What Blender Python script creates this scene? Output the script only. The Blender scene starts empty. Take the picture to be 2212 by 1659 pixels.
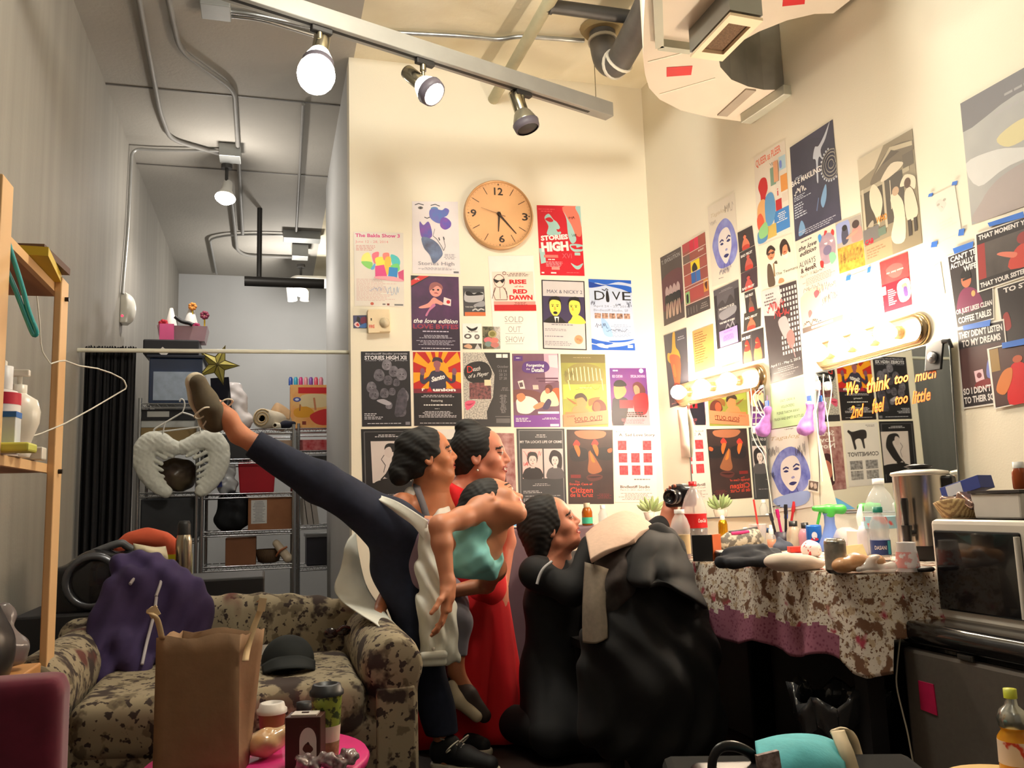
import bpy,bmesh,math,random
import numpy as np
from mathutils import Vector,Matrix,noise
random.seed(7)
SC = bpy.context.scene
COL = SC.collection
# ---------------------------------------------------------------- camera
F = 1850.0; CAMH = 1.0
YAW,PIT,ROL,RA = [math.radians(a) for a in (15.91,7.77,-1.85,-2.5)]
FW = Vector((math.sin(YAW)*math.cos(PIT),math.cos(YAW)*math.cos(PIT),math.sin(PIT)))
_r = Vector((math.cos(YAW),-math.sin(YAW),0)); _u = _r.cross(FW)
RT = _r*math.cos(ROL) + _u*math.sin(ROL); UP = -_r*math.sin(ROL) + _u*math.cos(ROL)
CAM = Vector((0,0,CAMH))
cd = bpy.data.cameras.new('camera'); cam = bpy.data.objects.new('camera',cd); COL.objects.link(cam)
cd.sensor_fit = 'HORIZONTAL'; cd.sensor_width = 36; cd.lens = F/2212*36; cd.clip_start = 0.05; cd.clip_end = 60
cam.matrix_world = Matrix(((RT.x,UP.x,-FW.x,CAM.x),(RT.y,UP.y,-FW.y,CAM.y),(RT.z,UP.z,-FW.z,CAM.z),(0,0,0,1)))
SC.camera = cam
vs = SC.view_settings
vs.view_transform = 'Standard'; vs.look = 'None'; vs.gamma = 1; vs.use_curve_mapping = False; vs.exposure = 0.15
LAMP_BAR = 170.0        # glow of the dressing-table bulbs
LAMP_HEAD = 14.0; ALCOVE_W = 36
# ---------------------------------------------------------------- world, unseen main lamp and added fill lights outside the frame
w = bpy.data.worlds.new('world'); SC.world = w; w.use_nodes = True
w.node_tree.nodes['Background'].inputs[0].default_value = (1,.86,.68,1)
w.node_tree.nodes['Background'].inputs[1].default_value = .02
def lamp(kind,name,loc,power,col=(1,.84,.62),radius=.06,target=None,cone=None,blend=.5):
    l = bpy.data.lights.new(name,kind); o = bpy.data.objects.new(name,l); COL.objects.link(o)
    l.energy = power; l.color = col; o.location = loc
    l.shadow_soft_size = radius
    if kind == 'SPOT': l.spot_size = math.radians(cone); l.spot_blend = blend
    if target is not None:
        o.rotation_euler = (Vector(target)-Vector(loc)).to_track_quat('-Z','Y').to_euler()
    return o
lamp('POINT','unseen_room_light',(.75,2.7,3.44),84,(1,.96,.86),radius=.2)
lamp('POINT','unseen_room_light',(.9,0.7,3.3),14,(1,.95,.86),radius=.2)  # added fill light above the frame, no lamp fitting built
lamp('POINT','unseen_room_light',(.2,-.8,3.3),5,(1,.95,.86),radius=.2)  # second added fill light, behind the camera, also without a fitting
# ---------------------------------------------------------------- pixel of the 2212x1659 photo -> point
def ray(px,py): return FW + RT*((px-1106)/F) - UP*((py-829.5)/F)
def onp(px,py,n,d):
    R = ray(px,py); return CAM + R*((d-n.dot(CAM))/n.dot(R))
def ay(px,py,y): return onp(px,py,Vector((0,1,0)),y)
def az(px,py,z): return onp(px,py,Vector((0,0,1)),z)
def ax(px,py,x): return onp(px,py,Vector((1,0,0)),x)
YB = 4.8735                                  # the poster wall
NR = Vector((math.cos(RA),-math.sin(RA),0)); DR = 2.549   # the right wall
TR = Vector((-math.sin(RA),-math.cos(RA),0))*-1           # along the right wall, away from camera
def ob(px,py,off=0): return ay(px,py,YB-off)
def orr(px,py,off=0): return onp(px,py,NR,DR-off)
def rp(s,d,z):      # point by distance y along the right wall and depth out of it
    y = s; x = (DR-d-NR.y*y)/NR.x
    return Vector((x,y,z))
# ---------------------------------------------------------------- materials
def lin(c):
    return tuple(((v/255)/12.92 if v/255 <= .04045 else ((v/255+.055)/1.055)**2.4) for v in c)
MATS = {}
def mat(rgb,rough=.6,metal=0.,var=.06,scale=8.,rgb2=None,kind='noise',bump=0.,bscale=60.,trans=0.,alpha=1.,emit=0.,ior=1.45,contrast=None,coat=0.,sheen=0.,sss=0.):
    key = (rgb,rough,metal,var,scale,rgb2,kind,bump,bscale,trans,alpha,emit,contrast,coat,sheen,sss)
    if key in MATS: return MATS[key]
    m = bpy.data.materials.new('mat_%d' % len(MATS)); m.use_nodes = True
    nt = m.node_tree; N = nt.nodes; L = nt.links; b = N['Principled BSDF']
    b.inputs['Roughness'].default_value = rough; b.inputs['Metallic'].default_value = metal
    c1 = lin(rgb)
    tc = N.new('ShaderNodeTexCoord'); 
    if kind == 'noise':
        t = N.new('ShaderNodeTexNoise'); t.inputs['Scale'].default_value = scale; t.inputs['Detail'].default_value = 3
        out = t.outputs[0]
    elif kind == 'voronoi':
        t = N.new('ShaderNodeTexVoronoi'); t.inputs['Scale'].default_value = scale; out = t.outputs['Distance']
    elif kind == 'wave':
        t = N.new('ShaderNodeTexWave'); t.inputs['Scale'].default_value = scale; t.inputs['Distortion'].default_value = 3; out = t.outputs[1]
    L.new(tc.outputs['Object'],t.inputs['Vector'])
    rp_ = N.new('ShaderNodeValToRGB'); L.new(out,rp_.inputs[0])
    lo,hi = contrast if contrast else (.3,.7)
    e = rp_.color_ramp.elements; e[0].position = lo; e[1].position = hi
    if rgb2 is not None: c2 = lin(rgb2); e[0].color = (*c1,1); e[1].color = (*c2,1)
    else:
        e[0].color = (*[v*(1-var) for v in c1],1); e[1].color = (*[min(1,v*(1+var)) for v in c1],1)
    L.new(rp_.outputs[0],b.inputs['Base Color'])
    if bump:
        t2 = N.new('ShaderNodeTexNoise'); t2.inputs['Scale'].default_value = bscale; t2.inputs['Detail'].default_value = 4
        L.new(tc.outputs['Object'],t2.inputs['Vector'])
        bp = N.new('ShaderNodeBump'); bp.inputs['Strength'].default_value = bump; bp.inputs['Distance'].default_value = .01
        L.new(t2.outputs[0],bp.inputs['Height']); L.new(bp.outputs[0],b.inputs['Normal'])
    if trans: b.inputs['Transmission Weight'].default_value = trans; b.inputs['IOR'].default_value = ior
    if alpha < 1: b.inputs['Alpha'].default_value = alpha
    if coat: b.inputs['Coat Weight'].default_value = coat
    if sheen: b.inputs['Sheen Weight'].default_value = sheen
    if sss: b.inputs['Subsurface Weight'].default_value = sss; b.inputs['Subsurface Radius'].default_value = (.012,.004,.002); b.inputs['Subsurface Scale'].default_value = 1
    if emit:
        L.new(rp_.outputs[0],b.inputs['Emission Color']); b.inputs['Emission Strength'].default_value = emit
    MATS[key] = m
    return m
WHITE = (240,238,230); BLACK = (18,18,20)
# ---------------------------------------------------------------- mesh builder
ORG = {}
def V(*a): return Vector(a)
class MB:
    def __init__(s): s.v = []; s.f = []; s.m = []; s.s = []
    def add(s,vs,fs,mi=0,sm=False):
        k = len(s.v); s.v.extend(tuple(p) for p in vs)
        for f in fs: s.f.append(tuple(k+i for i in f)); s.m.append(mi); s.s.append(sm)
        return s
    def box(s,c,d,R=None,mi=0,taper=None):
        c = Vector(c); h = Vector(d)/2; vs = []
        for z in (-1,1):
            for x,y in ((-1,-1),(1,-1),(1,1),(-1,1)):
                t = taper if (taper and z > 0) else 1
                p = Vector((x*h.x*t,y*h.y*t,z*h.z))
                vs.append(c+(R @ p if R else p))
        return s.add(vs,[(3,2,1,0),(4,5,6,7),(0,1,5,4),(1,2,6,5),(2,3,7,6),(3,0,4,7)],mi)
    def hexa(s,pts,mi=0):      # bottom 4 then top 4
        return s.add(pts,[(3,2,1,0),(4,5,6,7),(0,1,5,4),(1,2,6,5),(2,3,7,6),(3,0,4,7)],mi)
    def prism(s,pts,ext,mi=0):    # polygon (3d) extruded by vector ext
        n = len(pts); ext = Vector(ext); a = [Vector(p) for p in pts]; vs = a+[p+ext for p in a]
        fs = [tuple(range(n))[::-1],tuple(range(n,2*n))]+[(i,(i+1) % n,n+(i+1) % n,n+i) for i in range(n)]
        return s.add(vs,fs,mi)
    def tube(s,path,r,n=8,mi=0,cap=True,closed=False,flat=1.0,up=None):
        path = [Vector(p) for p in path]; K = len(path)
        rs = r if hasattr(r,'__len__') else [r]*K
        prev = None; rings = []
        for i in range(K):
            if closed: t = path[(i+1) % K]-path[i-1]
            else: t = path[min(i+1,K-1)]-path[max(i-1,0)]
            t.normalize()
            if prev is None:
                a = Vector(up) if up else (Vector((0,0,1)) if abs(t.z) < .9 else Vector((1,0,0)))
            else: a = prev
            a = (a-t*a.dot(t)); a.normalize(); b = t.cross(a); prev = a
            rings.append([path[i]+a*math.cos(2*math.pi*j/n)*rs[i]+b*math.sin(2*math.pi*j/n)*rs[i]*flat for j in range(n)])
        vs = [p for rg in rings for p in rg]; fs = []
        for i in range(K if closed else K-1):
            i2 = (i+1) % K
            for j in range(n): fs.append((i*n+j,i*n+(j+1) % n,i2*n+(j+1) % n,i2*n+j))
        s.add(vs,fs,mi,True)
        if cap and not closed:
            s.add(rings[0],[tuple(range(n))[::-1]],mi); s.add(rings[-1],[tuple(range(n))],mi)
        return s
    def lathe(s,prof,c=(0,0,0),n=20,mi=0,R=None,sm=True,sx=1.,sy=1.,cap=True):
        c = Vector(c); vs = []; fs = []
        for r,z in prof:
            for j in range(n):
                p = Vector((r*math.cos(2*math.pi*j/n)*sx,r*math.sin(2*math.pi*j/n)*sy,z)); vs.append(c+(R @ p if R else p))
        for i in range(len(prof)-1):
            for j in range(n): fs.append((i*n+j,i*n+(j+1) % n,(i+1)*n+(j+1) % n,(i+1)*n+j))
        s.add(vs,fs,mi,sm)
        if cap and prof[0][0] > 1e-5: s.add(vs[:n],[tuple(range(n))[::-1]],mi)
        if cap and prof[-1][0] > 1e-5: s.add(vs[-n:],[tuple(range(n))],mi)
        return s
    def ball(s,c,r,mi=0,n=14,R=None):
        r = Vector(r) if hasattr(r,'__len__') else Vector((r,r,r)); c = Vector(c); vs = []; fs = []; k = n//2
        for i in range(k+1):
            a = math.pi*i/k
            for j in range(n):
                b = 2*math.pi*j/n; p = Vector((r.x*math.sin(a)*math.cos(b),r.y*math.sin(a)*math.sin(b),r.z*math.cos(a)))
                vs.append(c+(R @ p if R else p))
        for i in range(k):
            for j in range(n): fs.append((i*n+j,(i+1)*n+j,(i+1)*n+(j+1) % n,i*n+(j+1) % n))
        return s.add(vs,fs,mi,True)
    def grid(s,rows,mi=0,sm=True,closed=False):
        n = len(rows[0]); vs = [p for r in rows for p in r]; fs = []
        for i in range(len(rows)-1):
            for j in range(n if closed else n-1): fs.append((i*n+j,i*n+(j+1) % n,(i+1)*n+(j+1) % n,(i+1)*n+j))
        return s.add(vs,fs,mi,sm)
    def build(s,name,mats,parent=None,bevel=0,solid=0,sub=0,origin='base',flip=False):
        me = bpy.data.meshes.new(name)
        vs = np.array([tuple(p) for p in s.v],dtype=float)
        org = Vector((0,0,0))
        if parent is None and origin == 'base' and len(vs):
            mn,mx = vs.min(0),vs.max(0); org = Vector(((mn[0]+mx[0])/2,(mn[1]+mx[1])/2,mn[2]))
        elif parent is None and origin is not None and origin != 'base': org = Vector(origin)
        me.from_pydata([tuple(p) for p in (vs-np.array(org))],[],s.f)
        if not isinstance(mats,(list,tuple)): mats = [mats]
        for m in mats: me.materials.append(m)
        me.polygons.foreach_set('material_index',s.m); me.polygons.foreach_set('use_smooth',s.s)
        me.update()
        o = bpy.data.objects.new(name,me); COL.objects.link(o)
        link(o,parent,org)
        if solid: md = o.modifiers.new('solid','SOLIDIFY'); md.thickness = solid; md.offset = 0
        if bevel: md = o.modifiers.new('bevel','BEVEL'); md.width = bevel; md.segments = 2; md.limit_method = 'ANGLE'; md.angle_limit = .6
        if sub: md = o.modifiers.new('sub','SUBSURF'); md.levels = sub; md.render_levels = sub
        return o
def link(o,parent,org=None):
    org = org or Vector((0,0,0)); o.location = org
    ORG[o.name] = Vector(org)
    if parent is not None:
        o.parent = parent; o.matrix_parent_inverse = Matrix.Translation(-ORG[parent.name]); ORG[o.name] = Vector((0,0,0))
def tag(o,label=None,cat=None,group=None,kind=None):
    if label: o['label'] = label
    if cat: o['category'] = cat
    if group: o['group'] = group
    if kind: o['kind'] = kind
    return o
def thing(name,label,cat,loc=(0,0,0),group=None):
    o = bpy.data.objects.new(name,None); COL.objects.link(o); o.empty_display_size = .05
    o.location = loc; ORG[o.name] = Vector(loc)
    return tag(o,label,cat,group)
def dup(root,loc,rz=0,label=None,scale=1.0):
    def cp(o,parent):
        c = o.copy(); COL.objects.link(c)
        if parent: c.parent = parent
        ORG[c.name] = ORG.get(o.name,Vector())
        for ch in list(o.children): cp(ch,c)
        return c
    r = cp(root,None); r.location = loc; r.rotation_euler = (0,0,rz); r.scale = (scale,)*3
    if label: r['label'] = label
    return r
def rot(axis,a): return Matrix.Rotation(a,3,axis)
def basis(x,y,z): return Matrix((x,y,z)).transposed()
def smooth(pts,k=6,closed=False):       # catmull-rom through points
    P = [Vector(p) for p in pts]; n = len(P); out = []
    rng = range(n if closed else n-1)
    for i in rng:
        if closed: a,b,c,d = P[i-1],P[i],P[(i+1) % n],P[(i+2) % n]
        else: a,b,c,d = P[max(i-1,0)],P[i],P[i+1],P[min(i+2,n-1)]
        for q in range(k):
            t = q/k; out.append(.5*((2*b)+(c-a)*t+(2*a-5*b+4*c-d)*t*t+(3*b-a-3*c+d)*t**3))
    if not closed: out.append(P[-1])
    return out
# ---------------------------------------------------------------- smooth solid bodies from blended shapes (surface nets)
class SDF:
    def __init__(s,h=.006): s.p = []; s.h = h
    def cap(s,a,b,ra,rb=None,k=.02,mode=0):
        s.p.append(('c',np.array(a,float),np.array(b,float),ra,ra if rb is None else rb,k,mode)); return s
    def chain(s,pts,rs,k=.02,mode=0):
        for i in range(len(pts)-1): s.cap(pts[i],pts[i+1],rs[i],rs[i+1],k,mode)
        return s
    def ell(s,c,r,R=None,k=.02,mode=0):
        s.p.append(('e',np.array(c,float),np.array(r,float),np.array(R if R is not None else np.eye(3),float),k,mode)); return s
    def rbox(s,c,r,rad,R=None,k=.01,mode=0):
        s.p.append(('b',np.array(c,float),np.array(r,float),np.array(R if R is not None else np.eye(3),float),rad,k,mode)); return s
    def cut(s,point,normal,k=.004):     # removes the side the normal points to
        s.p.append(('p',np.array(point,float),np.array(normal,float)/np.linalg.norm(normal),k,3)); return s
    def mesh(s,disp=None):
        lo = []; hi = []; h = s.h
        for q in s.p:
            if q[-1] != 0: continue
            if q[0] == 'c': r = max(q[3],q[4]); lo += [np.minimum(q[1],q[2])-r]; hi += [np.maximum(q[1],q[2])+r]
            else:
                e = np.abs(q[3]) @ q[2] + (q[4] if q[0] == 'b' else 0); lo += [q[1]-e]; hi += [q[1]+e]
        lo = np.min(lo,0)-.03-3*h; hi = np.max(hi,0)+.03+3*h
        n = np.ceil((hi-lo)/h).astype(int)+1
        D = np.full(n,.2,np.float32)
        axs = [(lo[i]+h*np.arange(n[i])).astype(np.float32) for i in range(3)]
        for q in s.p:
            k = q[-2]; mode = q[-1]; mg = max(k,.01)+3*h
            if q[0] == 'p': a = np.zeros(3,int); b = n.copy()
            else:
                if q[0] == 'c': r = max(q[3],q[4]); l = np.minimum(q[1],q[2])-r-mg; u = np.maximum(q[1],q[2])+r+mg
                else: e = np.abs(q[3]) @ q[2] + (q[4] if q[0] == 'b' else 0)+mg; l = q[1]-e; u = q[1]+e
                a = np.clip(np.floor((l-lo)/h).astype(int),0,n); b = np.clip(np.ceil((u-lo)/h).astype(int)+1,0,n)
                if (b <= a).any(): continue
            X,Y,Z = np.meshgrid(*[axs[i][a[i]:b[i]] for i in range(3)],indexing='ij',sparse=True)
            sl = tuple(slice(a[i],b[i]) for i in range(3))
            if q[0] == 'c':
                A,B = q[1],q[2]; ba = B-A; L2 = max(ba @ ba,1e-9)
                t = np.clip(((X-A[0])*ba[0]+(Y-A[1])*ba[1]+(Z-A[2])*ba[2])/L2,0,1)
                d = np.sqrt((X-A[0]-ba[0]*t)**2+(Y-A[1]-ba[1]*t)**2+(Z-A[2]-ba[2]*t)**2)-(q[3]+(q[4]-q[3])*t)
            elif q[0] == 'e':
                R = q[3]; x,y,z = X-q[1][0],Y-q[1][1],Z-q[1][2]
                ps = [(R[0][i]*x+R[1][i]*y+R[2][i]*z) for i in range(3)]
                k0 = np.sqrt(sum((ps[i]/q[2][i])**2 for i in range(3))); k1 = np.sqrt(sum((ps[i]/q[2][i]**2)**2 for i in range(3)))
                d = k0*(k0-1)/np.maximum(k1,1e-6)
            elif q[0] == 'b':
                R = q[3]; x,y,z = X-q[1][0],Y-q[1][1],Z-q[1][2]
                ps = [np.abs(R[0][i]*x+R[1][i]*y+R[2][i]*z)-q[2][i] for i in range(3)]
                d = np.sqrt(sum(np.maximum(p,0)**2 for p in ps))+np.minimum(np.maximum(np.maximum(ps[0],ps[1]),ps[2]),0)-q[4]
            else: d = -((X-q[1][0])*q[2][0]+(Y-q[1][1])*q[2][1]+(Z-q[1][2])*q[2][2])
            d = d.astype(np.float32); cur = D[sl]
            if mode == 0:
                hh = np.maximum(k-np.abs(cur-d),0)/k if k > 0 else 0
                D[sl] = np.minimum(cur,d)-hh*hh*k*.25
            else:                                   # subtract
                if mode == 3: d = d
                nd = -d
                hh = np.maximum(k-np.abs(cur-nd),0)/k
                D[sl] = np.maximum(cur,nd)+hh*hh*k*.25
        if disp is not None:
            m = np.abs(D) < .05; I = np.nonzero(m)
            D[m] += disp(axs[0][I[0]],axs[1][I[1]],axs[2][I[2]]).astype(np.float32)
        D[0] = D[-1] = .2; D[:,0] = D[:,-1] = .2; D[:,:,0] = D[:,:,-1] = .2
        ins = D < 0
        c = np.zeros(n-1,np.uint8)
        cs = [(i,j,k) for i in (0,1) for j in (0,1) for k in (0,1)]
        for i,j,k in cs: c += ins[i:n[0]-1+i,j:n[1]-1+j,k:n[2]-1+k]
        act = np.argwhere((c > 0) & (c < 8))
        if len(act) == 0: return [],[]
        idx = np.full(n-1,-1,np.int64); idx[tuple(act.T)] = np.arange(len(act))
        P = np.zeros((len(act),3)); W = np.zeros(len(act))
        for a_ in cs:
            for ax_ in range(3):
                if a_[ax_]: continue
                b_ = list(a_); b_[ax_] = 1
                da = D[tuple((act+np.array(a_)).T)]; db = D[tuple((act+np.array(b_)).T)]
                cr = (da < 0) != (db < 0); t = np.where(cr,da/np.where(cr,da-db,1),0)
                pos = np.array(a_,float)[None]+np.eye(3)[ax_][None]*t[:,None]
                P += pos*cr[:,None]; W += cr
        P = lo+h*(act+P/W[:,None])
        faces = []
        for ax_ in range(3):
            o1,o2 = [(1,2),(2,0),(0,1)][ax_]
            s0 = [slice(None)]*3; s1 = [slice(None)]*3; s0[ax_] = slice(0,-1); s1[ax_] = slice(1,None)
            A = ins[tuple(s0)]; B = ins[tuple(s1)]
            e = np.argwhere(A != B)
            if len(e) == 0: continue
            u1 = np.zeros(3,int); u1[o1] = 1; u2 = np.zeros(3,int); u2[o2] = 1
            ok = (e[:,o1] > 0) & (e[:,o2] > 0); e = e[ok]
            q = np.stack([idx[tuple((e-u1-u2).T)],idx[tuple((e-u2).T)],idx[tuple(e.T)],idx[tuple((e-u1).T)]],1)
            fl = A[tuple(e.T)]
            q[~fl] = q[~fl][:,::-1]
            faces.append(q)
        return P,np.concatenate(faces)
    def build(s,name,mats,parent=None,disp=None,facemat=None,extra=None,origin='base',relax=1):
        P,Fq = s.mesh(disp)
        mb = MB(); 
        for _ in range(relax):
            S = np.zeros_like(P); C = np.zeros(len(P))
            for i in range(4):
                a,b = Fq[:,i],Fq[:,(i+1) % 4]
                for q in range(3): S[:,q] += np.bincount(a,P[b,q],len(P))+np.bincount(b,P[a,q],len(P))
                C += np.bincount(a,minlength=len(P))+np.bincount(b,minlength=len(P))
            P = P*.5+.5*S/C[:,None]
        mb.v = [tuple(p) for p in P]; mb.f = [tuple(int(i) for i in f) for f in Fq]; mb.s = [True]*len(Fq)
        if facemat is not None:
            Cn = P[Fq].mean(1); mb.m = [int(i) for i in facemat(Cn)]
        else: mb.m = [0]*len(Fq)
        if extra: extra(mb)
        return mb.build(name,mats,parent,origin=origin)
def wob(seed,freq,amp,axisamp=(1,1,1)):
    rg = np.random.default_rng(seed); K = 7
    d = rg.normal(size=(K,3))*np.array(axisamp); d = d/np.linalg.norm(d,axis=1)[:,None]*freq*rg.uniform(.6,1.6,(K,1)); ph = rg.uniform(0,6.28,K)
    def f(x,y,z):
        o = 0
        for i in range(K): o = o+np.sin(x*d[i,0]+y*d[i,1]+z*d[i,2]+ph[i])
        return o*amp/math.sqrt(K)
    return f
# cloth: rows of control points -> smooth sheet with thickness
def sheet(rows,k=5):
    a = [smooth(r,k) for r in rows]
    cols = [smooth([a[i][j] for i in range(len(a))],k) for j in range(len(a[0]))]
    return [[cols[j][i] for j in range(len(cols))] for i in range(len(cols[0]))]
# ---------------------------------------------------------------- lettering and flat prints
TXT = {}
def text_mesh(s,bold=0,shear=0):
    key = (s,bold,shear)
    if key not in TXT:
        c = bpy.data.curves.new('t','FONT'); c.body = s; c.offset = bold; c.shear = shear; c.resolution_u = 2; c.fill_mode = 'FRONT'
        o = bpy.data.objects.new('t',c); COL.objects.link(o)
        dg = bpy.context.evaluated_depsgraph_get(); me = bpy.data.meshes.new_from_object(o.evaluated_get(dg))
        vs = [tuple(v.co[:2]) for v in me.vertices]; fs = [tuple(p.vertices) for p in me.polygons]
        bpy.data.objects.remove(o); bpy.data.curves.remove(c); bpy.data.meshes.remove(me)
        xs = [v[0] for v in vs] or [0]; ys = [v[1] for v in vs] or [0]
        TXT[key] = (vs,fs,min(xs),max(xs),min(ys),max(ys))
    return TXT[key]
class Art:
    """flat print: shapes and letters in u (right) and v (down), laid as inks on a thin sheet"""
    def __init__(s,base,**k): s.ops = [([(0,0),(1,0),(1,1),(0,1)],None,s._m(base,k))]; 
    def _m(s,c,k={}): return c if not isinstance(c,tuple) else mat(c,**({'rough': .5,'var': .03,**k}))
    def P(s,pts,c,**k): s.ops.append((pts,None,s._m(c,k))); return s
    def R(s,x0,y0,x1,y1,c,**k): return s.P([(x0,y0),(x1,y0),(x1,y1),(x0,y1)],c,**k)
    def E(s,cx,cy,rx,ry,c,n=20,a0=0,a1=360,**k):
        return s.P([(cx+rx*math.cos(math.radians(a0+(a1-a0)*i/n)),cy+ry*math.sin(math.radians(a0+(a1-a0)*i/n))) for i in range(n if a1-a0 == 360 else n+1)],c,**k)
    def S(s,pts,c,k=4,**kw):         # smooth closed blob
        q = smooth([(x,y,0) for x,y in pts],k,True); return s.P([(min(1,max(0,p.x)),min(1,max(0,p.y))) for p in q],c,**kw)
    def L(s,pts,wd,c,asp=1.0,**k):        # stroke
        q = pts
        for (x0,y0),(x1,y1) in zip(q,q[1:]):
            dx,dy = x1-x0,(y1-y0)*asp; l = math.hypot(dx,dy) or 1; nx,ny = -dy/l*wd/2,dx/l*wd/2/asp
            s.P([(x0+nx,y0+ny),(x1+nx,y1+ny),(x1-nx,y1-ny),(x0-nx,y0-ny)],c,**k)
        return s
    def T(s,x,y,txt,w,h,c,bold=0,shear=0,rot=0,asp=1.5,**k):   # centred at x, y, fitted to w x h
        vs,fs,x0,x1,y0,y1 = text_mesh(txt,bold,shear)
        if not vs: return s
        ca,sa = math.cos(rot),math.sin(rot); out = []
        for a,b in vs:
            X = ((a-x0)/(x1-x0)-.5)*w; Y = -((b-y0)/(y1-y0)-.5)*h*asp
            out.append((x+X*ca-Y*sa,y+(X*sa+Y*ca)/asp))
        s.ops.append((out,fs,s._m(c,k))); return s
    def bars(s,x0,y0,x1,y1,n,c,seed=1,fill=.45,center=True):     # lines of print too small to read
        rg = random.Random(seed)
        for i in range(n):
            yy = y0+(y1-y0)*(i+.5)/n; hh = (y1-y0)/n*fill/2; L_ = (x1-x0)*rg.uniform(.55,1)
            a = x0+((x1-x0)-L_)/2 if center else x0; b = a+L_
            while a < b-1e-4:
                w_ = min(rg.uniform(.025,.08),b-a); s.R(a,yy-hh,a+w_,yy+hh,c); a += w_+.014
        return s
    def scrawl(s,x0,y0,x1,y1,c,seed=1,n=14,wd=.006,asp=1.5):
        rg = random.Random(seed); pts = [(x0+(x1-x0)*i/n+rg.uniform(-.3,.3)*(x1-x0)/n,rg.uniform(y0,y1)) for i in range(n+1)]
        return s.L(pts,wd,c,asp)
    def place(s,name,c4,n,label=None,cat=None,group=None,parent=None,thick=.0006,step=.00022,lift=.001,bow=0):
        """corners tl, tr, br, bl in the world; n points off the wall"""
        tl,tr,br,bl = [Vector(p) for p in c4]; n = Vector(n).normalized()
        def pt(u,v,z):
            b = bow*(1-(2*u-1)**2)*(1-(2*v-1)**2) if bow else 0
            return (tl*(1-u)+tr*u)*(1-v)+(bl*(1-u)+br*u)*v+n*(z+b)
        mb = MB(); mats = []; idx = {}
        for i,(pts,fs,m) in enumerate(s.ops):
            if m.name not in idx: idx[m.name] = len(mats); mats.append(m)
            mi = idx[m.name]
            if i == 0:
                mb.hexa([pt(0,1,lift),pt(1,1,lift),pt(1,0,lift),pt(0,0,lift)]+[pt(0,1,lift+thick),pt(1,1,lift+thick),pt(1,0,lift+thick),pt(0,0,lift+thick)],mi)
                continue
            z = lift+thick+step*(1+s.layer(i))
            q = [pt(a,b,z) for a,b in pts]
            if fs is None:
                ar = sum(pts[j][0]*pts[(j+1) % len(pts)][1]-pts[(j+1) % len(pts)][0]*pts[j][1] for j in range(len(pts)))
                mb.add(q,[tuple(range(len(pts)))[::(1 if ar < 0 else -1)]],mi)
            else: mb.add(q,fs,mi)
        o = mb.build(name,mats,parent)
        if label: tag(o,label,cat,group)
        return o
    def layer(s,i):
        # inks that overlap sit one above the other; others share a layer
        if not hasattr(s,'_lay'):
            s._lay = []; bb = []
            for j,(pts,fs,m) in enumerate(s.ops):
                xs = [p[0] for p in pts]; ys = [p[1] for p in pts]; b = (min(xs),max(xs),min(ys),max(ys)); l = 0
                for q in range(1,j):
                    c = bb[q]
                    if b[0] < c[1] and b[1] > c[0] and b[2] < c[3] and b[3] > c[2]: l = max(l,s._lay[q]+1)
                bb.append(b); s._lay.append(l)
        return s._lay[i]
NB = V(0,-1,0)       # off the poster wall, towards the room
NRo = -NR
def quad_b(tl,tr,br,bl): return [ob(*p) for p in (tl,tr,br,bl)]
def quad_r(tl,tr,br,bl,off=0): return [orr(*p,off) for p in (tl,tr,br,bl)]
def struct(o): o['kind'] = 'structure'; return o
# ================================================================ the room
ZC = 3.66
def wall_mat(rgb,bump=.05,var=.04,scale=1.2): return mat(rgb,rough=.75,var=var,scale=scale,bump=bump,bscale=140)
def concrete(rgb,var=.14):
    m = mat(rgb,rough=.8,var=var,scale=2.2,bump=.15,bscale=40); return m
M_white = wall_mat((236,228,208)); M_grey = wall_mat((150,149,150)); M_alc = wall_mat((192,193,193))
def paint_streak():
    m = mat((140,136,128),rough=.7,var=.10,scale=3,bump=.1,bscale=50)
    for n in m.node_tree.nodes:
        if n.type == 'TEX_NOISE' and abs(n.inputs['Scale'].default_value-3) < 1e-6:
            mp = m.node_tree.nodes.new('ShaderNodeMapping'); mp.inputs['Scale'].default_value = (1,3.2,.12)
            tc = [x for x in m.node_tree.nodes if x.type == 'TEX_COORD'][0]
            m.node_tree.links.new(tc.outputs['Object'],mp.inputs[0]); m.node_tree.links.new(mp.outputs[0],n.inputs['Vector'])
    return m
M_left = paint_streak()
XP0 = .44; XP1 = 2.335; YEND = 7.05; YALC = 10.05; YFRONT = -2.6; XL = -1.0
struct(MB().box((.9,3.7,-.05),(4.4,12.9,.1)).build('floor',mat((44,34,30),rough=.55,var=.2,scale=5,bump=.1,bscale=30)))
struct(MB().box((XL-.06,3.7,ZC/2),(.12,12.9,ZC)).build('wall_left',M_left))
# the poster wall with its side face running back into the alcove
struct(MB().box(((XP0+XP1+.05)/2,(YB+YB+.14)/2,ZC/2),(XP1+.05-XP0,.14,ZC)).build('wall_posters',M_white))
struct(MB().box((XP0+.07,(YB+.14+YEND)/2,ZC/2),(.14,YEND-YB-.14,ZC)).build('wall_side',M_alc))
struct(MB().box((.9,YALC+.05,ZC/2),(3.8,.1,ZC)).build('wall_alcove',M_alc))
a = rp(YB+.1,0,0); b = rp(YFRONT,0,0); e = NR*.12
struct(MB().hexa([a,b,b+e,a+e]+[p+V(0,0,ZC) for p in (a,b,b+e,a+e)]).build('wall_right',M_white))
struct(MB().box((.9,YFRONT-.05,ZC/2),(3.9,.1,ZC)).build('wall_front',M_grey))
struct(MB().box((2.2,8.5,ZC/2),(.1,3.2,ZC)).build('wall_alcove_right',M_alc))
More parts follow.
